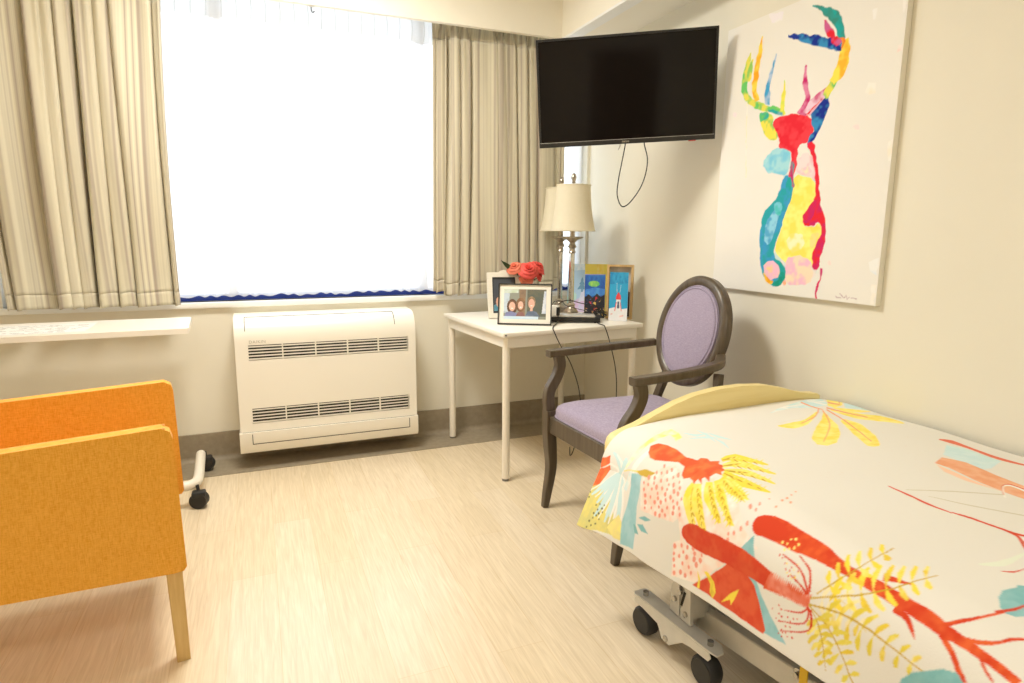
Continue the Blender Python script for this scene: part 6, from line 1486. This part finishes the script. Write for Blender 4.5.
rose(1.435, 3.12, 1.022, .038, 'rose', 'deep coral rose at the right of the bunch, nearest the lamps', (.5, .5), 3)
rose(1.372, 3.13, .962, .033, 'rose2', 'smaller drooping coral rose low in the bunch', (1.2, .1), 4)
rose(1.445, 3.13, .972, .026, 'rose', 'small coral rosebud hanging below the deep coral rose', (.9, .8), 5)

# ------------------------------------------------------------------ television on its arm
def television():
    t = thing('television', 'flat black television on a wall bracket tilted above the corner table', 'television')
    yw, ti, ro = math.radians(-30.05), math.radians(7.2), math.radians(2.4)
    r = Vector((math.cos(yw), math.sin(yw), 0)); n = Vector((math.sin(yw) * math.cos(ti), -math.cos(yw) * math.cos(ti), -math.sin(ti))); u = n.cross(r) * 1
    if u.z < 0: u = -u
    r2 = r * math.cos(ro) + u * math.sin(ro); u2 = -r * math.sin(ro) + u * math.cos(ro)
    m = Matrix((r2, -n, u2)).transposed().to_4x4(); m.translation = Vector((1.5247, 2.4415, 1.8145)); t.matrix_world = m
    t.location = m.translation; t.rotation_euler = m.to_euler()
    w, h = .765, .447
    b = NB()
    for a in ((-w / 2, w / 2, -h / 2, -h / 2 + .020), (-w / 2, w / 2, h / 2 - .009, h / 2), (-w / 2, -w / 2 + .009, -h / 2 + .020, h / 2 - .009), (w / 2 - .009, w / 2, -h / 2 + .020, h / 2 - .009)):
        box(b, a[0], a[1], -.002, .022, a[2], a[3])
    obj('bezel', b, M['black'], t)
    b = NB(); box(b, -w / 2 + .009, w / 2 - .009, .0015, .02, -h / 2 + .02, h / 2 - .009); obj('screen', b, M['screen'], t)
    b = NB(); box(b, -w / 2 + .02, w / 2 - .02, .022, .036, -h / 2 + .02, h / 2 - .02, .006); box(b, -.26, .26, .03, .06, -.17, .08, .012); obj('back_cover', b, M['black'], t, angle=40)
    b = NB(); box(b, -.016, .016, -.0032, 0, -h / 2 + .006, -h / 2 + .013, .0015); obj('badge', b, M['steel2'], t)
    b = NB(); box(b, -w / 2 + .004, w / 2 - .004, -.0028, -.001, -h / 2 + .0195, -h / 2 + .0208); obj('trim_line', b, M['steel'], t)
    b = NB(); box(b, w / 2 - .11, w / 2 - .08, .004, .016, -h / 2 - .004, -h / 2, .001); obj('sensor', b, M['rose'], t)
    b = NB(); box(b, -.11, .11, .060, .066, -.1, .1, .002); tube(b, [(0, .063, -.02), (.06, .16, 0), ], .014, 12); obj('bracket_plate', b, M['black'], t, angle=40)
    return t, m
tv, tm = television()
wb = thing('wall_bracket', 'black swinging wall bracket holding the television to the right wall', 'bracket', (XR, 2.62, 1.80))
b = NB(); box(b, -.014, -.0005, -.06, .06, -.12, .12, .003); obj('wall_plate', b, M['black'], wb, angle=40)
pe = tm @ Vector((.07, .175, 0)) - Vector((XR, 2.62, 1.80))
b = NB(); beam(b, [(-.012, 0, 0), (pe.x, pe.y, pe.z)], (.05, .02), (0, 0, 1)); obj('arm', b, M['black'], wb)
def tvp(x, z, y=.012): return tuple(tm @ Vector((x, y, z)))
h2 = -.447 / 2
a0, a1 = Vector(tvp(.0, h2 + .012, .030)), Vector(tvp(.085, h2 + .012, .030))
P = [a0, a0 + Vector((0, 0, -.02)), a0 + Vector((-.012, .005, -.10)), a0 + Vector((-.022, .01, -.17)), a0 + Vector((-.026, .01, -.235)), a0 + Vector((-.008, .0, -.285)), a0 + Vector((.022, -.012, -.275)), a0 + Vector((.06, -.035, -.215)), a0 + Vector((.083, -.045, -.15)), a0 + Vector((.088, -.05, -.08)), a1 + Vector((0, 0, -.02)), a1]
cable('television_cable', 'black cable hanging in a loop under the television', P, .0026)
s0 = Vector(tvp(-.02, h2 + .012, .030)); cable('short_cable', 'short stub of grey cable poking out below the television badge', [s0, s0 + Vector((-.004, -.003, -.02)), s0 + Vector((-.016, -.008, -.038))], .0022, mt='steel')

# ------------------------------------------------------------------ canvas painting of a stag
def stag_canvas():
    y0, z0, w, h = 2.280, .9648, .816, 1.091
    t = thing('canvas_painting', 'large white canvas with a rainbow watercolour stag on the right wall', 'painting', (1.925, y0, z0), -PI / 2)
    # local x runs along the wall towards the room, local y into the wall
    n, m = 330, 440
    X, Y = np.meshgrid(np.linspace(0, w, n), np.linspace(0, h, m), indexing='ij')
    c = np.zeros((n, m, 3)) + np.array((.86, .84, .79)); c *= (1 + .02 * (vnoise(X * 9, Y * 9, 4) - .5))[..., None]
    for c1, c2, s, P in parse(ART_SHAPES): fill(c, X, Y, P, c1, c2, s, 30, .0045, (.0011, .0011))
    grid_obj('painted_face', X, Y, lambda a, b_: (a, 0 * a, b_), c, M['canvas'], t)
    b = NB(); box(b, 0, w, .0006, .024, 0, h); obj('stretcher', b, M['canvas_side'], t)
stag_canvas()

# ------------------------------------------------------------------ oval-back armchair
def oval_chair():
    t = thing('oval_back_armchair', 'dark wood armchair with oval lilac back standing between table and bed', 'armchair', (1.428, 2.090, 0), math.radians(183.5))
    dw, lil = M['dwood'], M['lilac']
    sx = .275
    # front legs, slightly cabriole
    for s in (-1, 1):
        y = s * .268
        b = NB(); beam(b, smooth_path([(sx + .015, y, 0.0005), (sx + .006, y, .06), (sx - .012, y, .18), (sx - .006, y, .28), (sx, y, .36), (sx, y, .445)], 4),
                       [( .026 + .020 * min(1, k / 12), .026 + .022 * min(1, k / 12)) for k in range(21)], (1, 0, 0), .003); obj('leg', b, dw, t, angle=40)
        b = NB(); beam(b, smooth_path([(-.335, s * .20, 0.0035), (-.29, s * .205, .14), (-.255, s * .21, .32), (-.25, s * .205, .44), (-.262, s * .165, .56), (-.275, s * .15, .64)], 4), [(.030, .034)] * 21, (1, 0, 0), .003)
        obj('leg', b, dw, t, angle=40)
    # seat rails
    for nm, P in (('seat_rail', [(sx - .004, -.25, .385), (sx - .004, .25, .385)]), ('seat_rail', [(sx - .01, -.262, .385), (-.25, -.205, .385)]), ('seat_rail', [(sx - .01, .262, .385), (-.25, .205, .385)]), ('seat_rail', [(-.25, -.2, .385), (-.25, .2, .385)])):
        b = NB(); beam(b, P, (.075, .028), (0, 0, 1), .003); obj(nm, b, dw, t, angle=40)
    # cushion: domed top, rounded front
    n = 36; b = NB(); rings = []
    outline = []
    def halfw(x): return .205 + (.262 - .205) * (x + .25) / (sx + .25)
    for k in range(n * 2):
        a = 2 * PI * k / (n * 2); cx, cy = math.cos(a), math.sin(a)
        e = .22; ux = math.copysign(abs(cx) ** e, cx); uy = math.copysign(abs(cy) ** e, cy)
        x = .015 + ux * .262; outline.append((x, uy * (halfw(x) - .002)))
    for f, z in ((.995, .420), (1.0, .430), (1.0, .452), (.985, .466), (.93, .479), (.80, .492), (.55, .502), (.25, .506), (.01, .507)):
        rings.append([b.verts.new((.015 + (x - .015) * f, y * f, z)) for x, y in outline])
    for a, c in zip(rings, rings[1:]):
        for k in range(len(a)): b.faces.new((a[k], a[(k + 1) % len(a)], c[(k + 1) % len(a)], c[k]))
    b.faces.new(rings[0]); b.faces.new(rings[-1]); obj('seat_cushion', b, lil, t, smooth=True)
    b = NB(); P = [(.015 + (x - .015) * 1.004, y * 1.004, .427) for x, y in outline]; tube(b, P + [P[0]], .0035, 6, False); obj('piping', b, lil, t, smooth=True)
    # oval back: ring and pad, leaning back
    lean = math.radians(13); C = Vector((-.275, -.022, .792)); U = Vector((-math.sin(lean), 0, math.cos(lean))); Nf = Vector((math.cos(lean), 0, math.sin(lean)))
    ay, az = .204, .238
    def ov(a, f=0, d=0): return C + Vector((0, 1, 0)) * (ay - f) * math.cos(a) + U * (az - f) * math.sin(a) + Nf * d
    b = NB(); n = 72; sec = [(-.0, -.018), (-.0, .012), (.008, .021), (.020, .024), (.034, .020), (.042, .012), (.042, -.018)]
    rings = [[b.verts.new(ov(2 * PI * k / n, f, d)) for f, d in sec] for k in range(n)]
    for k in range(n):
        a, c = rings[k], rings[(k + 1) % n]
        for j in range(len(sec)): b.faces.new((a[j], a[(j + 1) % len(sec)], c[(j + 1) % len(sec)], c[j]))
    br = obj('backrest', b, dw, t, angle=35)
    b = NB(); rings = []
    for f, d in ((.040, -.012), (.040, .012), (.050, .020), (.075, .026), (.12, .031), (.18, .034), (.2195, .035)):
        rings.append([b.verts.new(C + (ov(2 * PI * k / n, .04, 0) - C) * max(.004, 1 - (f - .04) / .18) + Nf * d) for k in range(n)])
    for a, c in zip(rings, rings[1:]):
        for k in range(n): b.faces.new((a[k], a[(k + 1) % n], c[(k + 1) % n], c[k]))
    b.faces.new(rings[0]); b.faces.new(rings[-1]); obj('back_pad', b, lil, br, smooth=True)
    for f in (.046, .056):
        b = NB(); P = [ov(2 * PI * k / n, f, .0185 if f < .05 else .0225) for k in range(n + 1)]; tube(b, P, .0028, 6, False); obj('piping', b, lil, br, smooth=True)
    # arms and their curved supports
    for s in (-1, 1):
        e_ = .225 if s < 0 else .185
        P = smooth_path([(.278 if s < 0 else .258, s * .284, .690), (.20, s * .286, .692), (.05, s * .284, .696), (-.08, s * .272, .702), (-.17, s * .250, .708), (-.245, s * e_ - (0 if s > 0 else 0), .716)], 5)
        W = [(.044 - .010 * abs(k / 25 - .3), .030) for k in range(26)]
        b = NB(); beam(b, P, W, (0, 1, 0), .004); ar = obj('armrest', b, dw, t, angle=40)
        P = smooth_path([(sx - .002, s * .270, .43), (sx + .004, s * .272, .49), (sx - .006, s * .277, .535), (sx - .040, s * .282, .585), (sx - .058, s * .285, .635), (sx - .050, s * .285, .680)], 4)
        b = NB(); beam(b, P, [(.034, .044)] * len(P), (0, 1, 0), .003); obj('arm_support', b, dw, ar, angle=40)
oval_chair()

# ------------------------------------------------------------------ orange armchair
def orange_chair():
    t = thing('orange_armchair', 'orange fabric armchair with beech legs at the left edge of the picture', 'armchair', (-.662, 2.037, 0), math.radians(8))
    # local: +x is the way it faces; near arm at -y
    F, Bk = .395, -.42
    for s, y0 in ((-1, -.30), (1, .275)):
        b = NB(); pts = [(F + .002, .290), (F - .004, .655), (F - .010, .676), (F - .030, .688), (Bk + .04, .664), (Bk, .65), (Bk, .325), (F - .03, .276), (F - .006, .278)]
        pts = [(x + (.02 if s > 0 and x > 0 else 0), z) for x, z in pts]; prism(b, pts, 'Y', y0, y0 + .047); bevel_sharp(b, .014, 4, 20); arm = obj('arm', b, M['orange'], t, angle=50)
        b = NB(); P = [(F - .014, y0 + .001, .697), (Bk + .04, y0 + .001, .6665)]
        for yy in (y0 + .005, y0 + .042):
            tube(b, [(F - .02, yy, .6862), (Bk + .05, yy, .6625)], .0028, 6)
        obj('welt', b, M['orange_top'], arm, smooth=True)
    b = NB(); box(b, Bk + .12, F - .012, -.23, .23, .30, .47, .035, 4); obj('seat_cushion', b, M['orange'], t, angle=40)
    b = NB(); box(b, Bk + .02, F - .02, -.225, .225, .275, .32, .006); obj('seat_base', b, M['orange'], t, angle=40)
    b = NB(); prism(b, [(Bk - .02, .29), (Bk + .14, .29), (Bk + .06, .86), (Bk - .06, .86)], 'Y', -.229, .229); bevel_sharp(b, .02, 3, 20); obj('backrest', b, M['orange'], t, angle=40)
    for x in (F - .030, Bk + .04):
        for y in (-.27, .27):
            b = NB(); k = 1 if x > 0 else -1
            beam(b, [(x + k * .004, y, .0005), (x, y, .285)], [(.034, .036), (.040, .042)], (1, 0, 0), .002); obj('leg', b, M['beech'], t, angle=40)
orange_chair()

# ------------------------------------------------------------------ overbed table on castors
def overbed():
    t = thing('overbed_table', 'white wheeled overbed table standing under the left curtain', 'table', (-.70, 3.15, 0))
    b = NB(); prism(b, [(x, y) for x, y in ((-.62, -.235), (.40, -.200), (.412, -.19), (.392, .185), (.38, .195), (-.62, .195))], 'Z', .765, .788); bevel_sharp(b, .004, 2, 40); obj('tabletop', b, M['table'], t, angle=40)
    b = NB(); P = smooth_path([(.385, .17, .10), (.392, .02, .10), (.398, -.16, .10), (.385, -.225, .10), (.33, -.25, .10), (.1, -.25, .10), (-.5, -.25, .10)], 8); tube(b, P, .022, 14); obj('base_tube', b, M['tleg'], t, angle=50)
    b = NB(); tube(b, [(-.5, .17, .10), (-.5, -.25, .10)], .0185, 14); tube(b, [(-.5, .0, .10), (-.5, .0, .765)], .025, 16); obj('column', b, M['tleg'], t, angle=50)
    for x, y, lift in ((.405, -.262, 0), (.405, .195, .003), (-.5, -.262, 0), (-.5, .18, .003)):
        b = NB(); tube(b, [(x - .006, y - .02, .0365 + lift), (x + .006, y + .02, .0365 + lift)], .036, 24); w_ = obj('castor', b, M['rubber'], t, angle=40)
        b = NB(); box(b, x - .028, x + .028, y - .024, y + .024, .050 + lift, .077 + lift, .008); tube(b, [(x, y + .008, .055), (x - .005, y + .014, .10)], .007, 8); obj('castor_fork', b, M['rubber'], w_, angle=40)
overbed()
t = thing('leaflet', 'white printed sheet lying on the overbed table', 'paper', (-.93, 3.10, .7885), .03)
b = NB(); box(b, -.16, .255, -.12, .16, 0, .0012); obj('sheet', b, M['paper'], t)
b = NB(); rr = random.Random(2)
for k in range(11):
    x = -.13
    while x < .22:
        L = rr.uniform(.012, .05)
        if rr.random() < .62: box(b, x, x + L, -.10 + k * .022, -.096 + k * .022, .0012, .0015)
        x += L + .012
obj('print', b, M['ink'], t)

# ------------------------------------------------------------------ bed
def bed():
    t = thing('hospital_bed', 'adjustable care bed with maple footboard and castors along the right wall', 'bed', (1.45, .65, 0))
    ox, oy = 1.45, .65
    pts = [(1.018, .36), (1.018, .525), (1.024, .545), (1.038, .558), (1.065, .568), (1.12, .584), (1.19, .612), (1.27, .642), (1.35, .663), (1.45, .676), (1.55, .678), (1.65, .671), (1.75, .650), (1.81, .632), (1.86, .622), (1.905, .618), (1.92, .610), (1.92, .36)]
    b = NB(); prism(b, [(x - ox, z) for x, z in pts], 'Y', 1.645 - oy, 1.678 - oy); bevel_sharp(b, .007, 3, 50); obj('footboard', b, M['maple'], t, angle=35)
    b = NB(); box(b, 1.06 - ox, 1.90 - ox, -.35 - oy, 1.60 - oy, .40, .565, .03, 3); obj('mattress', b, M['mattress'], t, angle=40)
    b = NB()
    for x in (1.10, 1.82): box(b, x - ox, x + .04 - ox, -.35 - oy, 1.643 - oy, .345, .395)
    for y in (-.2, .4, 1.0, 1.5): box(b, 1.14 - ox, 1.82 - ox, y - oy, y + .04 - oy, .35, .39)
    obj('mattress_frame', b, M['steel'], t)
    # lower chassis, running along the bed and rising towards the head end
    b = NB()
    for x in (1.125, 1.80):
        beam(b, [(x - ox, 1.30 - oy, .118), (x - ox, .90 - oy, .175), (x - ox, -.2 - oy, .33)], (.032, .062), (1, 0, 0), .003)
    obj('lifting_arm', b, M['steel'], t, angle=40)
    b = NB(); box(b, 1.06 - ox, 1.86 - ox, 1.29 - oy, 1.33 - oy, .10, .15, .004); box(b, 1.06 - ox, 1.86 - ox, .15 - oy, .19 - oy, .10, .15, .004)
    for x in (1.17, 1.76): box(b, x - ox, x + .03 - ox, .17 - oy, 1.31 - oy, .105, .135, .003)
    obj('chassis', b, M['steel'], t, angle=40)
    # slotted bracket
    b = NB()
    for dy in (0, .05):
        prism(b, [(1.275 + dy - .02 - oy, .125), (1.275 + dy + .022 - oy, .125), (1.275 + dy + .020 - oy, .20), (1.275 + dy + .004 - oy, .235), (1.275 + dy - .014 - oy, .23)], 'X', 1.055 - ox, 1.066 - ox)
    box(b, 1.066 - ox, 1.12 - ox, 1.258 - oy, 1.34 - oy, .14, .215, .003)
    obj('bracket', b, M['steel'], t, angle=40)
    for y, z in ((1.30, .205), (1.275, .15), (1.325, .17)):
        b = NB(); tube(b, [(1.048 - ox, y - oy, z), (1.056 - ox, y - oy, z)], .008, 12); obj('bracket_bolt', b, M['steel2'], t, angle=40)
    b = NB(); prism(b, [(1.292 - oy, .165), (1.300 - oy, .165), (1.288 - oy, .212), (1.279 - oy, .212)], 'X', 1.0535 - ox, 1.0552 - ox); obj('bracket_slot', b, M['ac_line'], t)
    # twin-castor carriers with a pressed steel cover
    for (ax, ay, bx, by) in ((1.032, 1.440, 1.060, 1.170), (1.74, 1.435, 1.782, 1.165), (1.010, .32, 1.052, .05), (1.74, .32, 1.782, .05)):
        A, B = Vector((ax - ox, ay - oy, 0)), Vector((bx - ox, by - oy, 0)); d = (B - A).normalized(); s = Vector((-d.y, d.x, 0)); Ln = (B - A).length
        b = NB()
        def P3(u, w_, z): q = A + d * u + s * w_; return (q.x, q.y, z)
        # top plate with turned-down lip shaped around the wheels
        prof = [(-.02, .104), (-.012, .117), (Ln + .012, .117), (Ln + .02, .104), (Ln + .01, .090), (Ln - .055, .090), (Ln - .085, .084), (Ln * .5 + .025, .064), (Ln * .5, .043), (Ln * .5 - .03, .047), (Ln * .5 - .05, .082), (.02, .093), (-.015, .093)]
        for w0, w1 in ((-.024, -.020), (.020, .024)):
            Av = [b.verts.new(P3(u, w0, z)) for u, z in prof]; Bv = [b.verts.new(P3(u, w1, z)) for u, z in prof]
            b.faces.new(Av); b.faces.new(Bv[::-1])
            for k in range(len(prof)): b.faces.new((Av[k], Bv[k], Bv[(k + 1) % len(prof)], Av[(k + 1) % len(prof)]))
        Q = [(-.018, .1262), (Ln + .018, .1262)]
        vs = [b.verts.new(P3(u, w_, z)) for u, w_, z in ((-.03, -.014, .113), (-.018, -.024, .117), (Ln + .012, -.024, .117), (Ln + .03, -.012, .109), (Ln + .03, .012, .109), (Ln + .012, .024, .117), (-.018, .024, .117), (-.03, .014, .113))]
        b.faces.new(vs); r = bmesh.ops.extrude_face_region(b, geom=[vs[0].link_faces[-1]])
        for v in [e for e in r['geom'] if isinstance(e, bmesh.types.BMVert)]: v.co.z += .006
        bevel_sharp(b, .0015, 1, 60)
        car = obj('castor_carrier', b, M['steel'], t, angle=40)
        for p0, p1, br_ in ((P3(.005, 0, .121), P3(.005, 0, .133), .0085), (P3(Ln - .005, 0, .121), P3(Ln - .005, 0, .133), .0085), (P3(Ln * .5 - .012, -.028, .058), P3(Ln * .5 - .012, -.022, .058), .009)):
            b = NB(); tube(b, [p0, p1], br_, 12); obj('bolt', b, M['steel2'], car, angle=40)
        for u in (.012, Ln - .012):
            b = NB(); c = A + d * u
            for w0 in (0.0,):
                q0 = c + s * (w0 - .022); q1 = c + s * (w0 + .022)
                tube(b, [(q0.x, q0.y,   .0435), (q0.x * .8 + q1.x * .2, q0.y * .8 + q1.y * .2,   .0435), (q0.x * .2 + q1.x * .8, q0.y * .2 + q1.y * .8,   .0435), (q1.x, q1.y,   .0435)], [.037, .043, .043, .037], 30)
            wv = obj('castor_wheel', b, M['rubber'], t, angle=40)
            b = NB(); q0 = c - s * .0232; q1 = c - s * .0215; tube(b, [tuple(q0 + Vector((0, 0,   .0435))), tuple(q1 + Vector((0, 0,   .0435)))], .034, 26); obj('wheel_hub', b, M['black'], wv, angle=40)
    # end of the lifting arm: bolt, yellow strap, blue brake roller
    b = NB(); tube(b, [(1.095 - ox, .925 - oy, .205), (1.109 - ox, .925 - oy, .205)], .014, 18); tube(b, [(1.085 - ox, .925 - oy, .205), (1.095 - ox, .925 - oy, .205)], .007, 12); obj('pivot_bolt', b, M['steel2'], t, angle=40)
    b = NB(); box(b, 1.075 - ox, 1.079 - ox, .885 - oy, .905 - oy, .10, .25); obj('strap', b, M['yellow'], t)
    b = NB(); tube(b, [(1.10 - ox, .86 - oy, .12), (1.16 - ox, .86 - oy, .12)], .045, 26); obj('brake_roller', b, M['navy'], t, angle=40)
bed()

def duvet_point(s, t):
    """s: metres of cloth from the wall edge across the bed and down the side; t: metres along the bed (world Y)."""
    def sm(a, b, x):
        k = np.clip((x - a) / (b - a), 0, 1); return k * k * (3 - 2 * k)
    flat, r = 0.85 - 0.03 * sm(1.3, 1.64, t), 0.11
    arc = r * math.pi / 2
    e = sm(1.36, 1.64, t)
    L = 0.09 + 0.105 * sm(0.3, 1.62, t)
    smax = flat + arc + L
    q = s * smax                          # s runs 0..1
    u = np.clip(q, 0, flat); a = np.clip(q - flat, 0, arc) / r; d = np.clip(q - flat - arc, 0, 9)
    dome = 0.02 * np.sin(np.clip(u / 0.9, 0, 1) * math.pi)
    zt = 0.592 + dome
    x = 1.925 - u - r * np.sin(a) - d * (0.06 + 0.40 * e)
    z = zt - r * (1 - np.cos(a)) - d * (0.985 - 0.02 * e)
    z = z - 0.030 * (0.35 + 0.65 * np.clip(u / 0.8, 0, 1)) * sm(1.45, 1.65, t) ** 2 * (1 - 0.5 * np.clip(d / 0.1, 0, 1))
    # soft quilting, and rounding where the cloth turns down at the foot end and folds
    z = z + (0.004 * np.sin(5 * t + 3 * u) * np.cos(7 * u - 1) + 0.002 * np.sin(17 * t - 9 * u)) * np.clip(1 - a, 0, 1)
    x = x - 0.006 * np.sin(9 * t + 1.3) * np.clip(d / 0.15, 0, 1) - 0.010 * np.sin(23 * t + 4 * d) * np.clip(d / 0.15, 0, 1) * e
    y = t - 0.02 * e * np.clip(d / 0.2, 0, 1)
    return x, y, z

def duvet():
    s = np.linspace(0, 1, 560); t_ = np.concatenate([np.linspace(-.35, .25, 40)[:-1], np.linspace(.25, 1.640, 640)])
    S, T = np.meshgrid(s, t_, indexing='ij')
    c = np.zeros((*S.shape, 3)) + np.array((.79, .77, .715))
    for c1, c2, sf, P in parse(PRINT_SHAPES): fill(c, S, T, P, c1, c2, sf, 45, .0008, (.5 / 560, .0011))
    root = thing('duvet', 'cream duvet printed with red and yellow tropical flowers spread on the bed', 'duvet', (1.45, .65, .58))
    def fn(a, b_):
        x, y, z = duvet_point(a, b_); return x - 1.45, y - .65, z - .58
    o = grid_obj('printed_cover', S, T, fn, c, M['duvet'], root)
    md = o.modifiers.new('thickness', 'SOLIDIFY'); md.thickness = .012; md.offset = 1 if DUVET_FLIP else -1
    # piped hem
    pts = []
    for q in np.linspace(-.35, 1.638, 120):
        x, y, z = duvet_point(np.float64(1.0), np.float64(q)); pts.append((float(x) + .004 - 1.45, float(y) - .65, float(z) - .58))
    b = NB(); tube(b, pts, .0062, 8); obj('hem_edge', b, M['matboard'], root, smooth=True)
DUVET_FLIP = False
duvet()

# ------------------------------------------------------------------ daylight
w = bpy.data.worlds.new('daylight'); scene.world = w; w.use_nodes = True
bg = w.node_tree.nodes['Background']; bg.inputs['Color'].default_value = (.80, .90, 1, 1); bg.inputs['Strength'].default_value = 4.3
L = bpy.data.lights.new('window_portal', 'AREA'); L.shape = 'RECTANGLE'; L.size = 3.0; L.size_y = 1.58; L.cycles.is_portal = True
o = link(bpy.data.objects.new('window_portal', L)); o.location = (.42, YW + .13, 1.63); o.rotation_euler = (-PI / 2, 0, 0)

# ------------------------------------------------------------------ camera
cam = bpy.data.cameras.new('camera'); cam.sensor_width = 36; cam.lens = 620 / 1024 * 36; cam.clip_start = .02
co = link(bpy.data.objects.new('camera', cam))
yaw, pit, rol = math.radians(22.29), math.radians(9.945), math.radians(-.393)
f = Vector((math.sin(yaw) * math.cos(pit), math.cos(yaw) * math.cos(pit), -math.sin(pit)))
r = Vector((math.cos(yaw), -math.sin(yaw), 0)); d = f.cross(r)
r2 = r * math.cos(rol) + d * math.sin(rol); d2 = -r * math.sin(rol) + d * math.cos(rol)
mm = Matrix((r2, -d2, -f)).transposed().to_4x4(); mm.translation = (0, 0, 1.2)
co.matrix_world = mm
scene.camera = co

scene.view_settings.view_transform = 'Standard'; scene.view_settings.look = 'None'
scene.view_settings.exposure = -0.1; scene.view_settings.gamma = 1.0; scene.view_settings.use_curve_mapping = False
scene.cycles.use_denoising = True
scene.cycles.max_bounces = 10; scene.cycles.diffuse_bounces = 6; scene.cycles.transparent_max_bounces = 12
scene.cycles.sample_clamp_indirect = 6
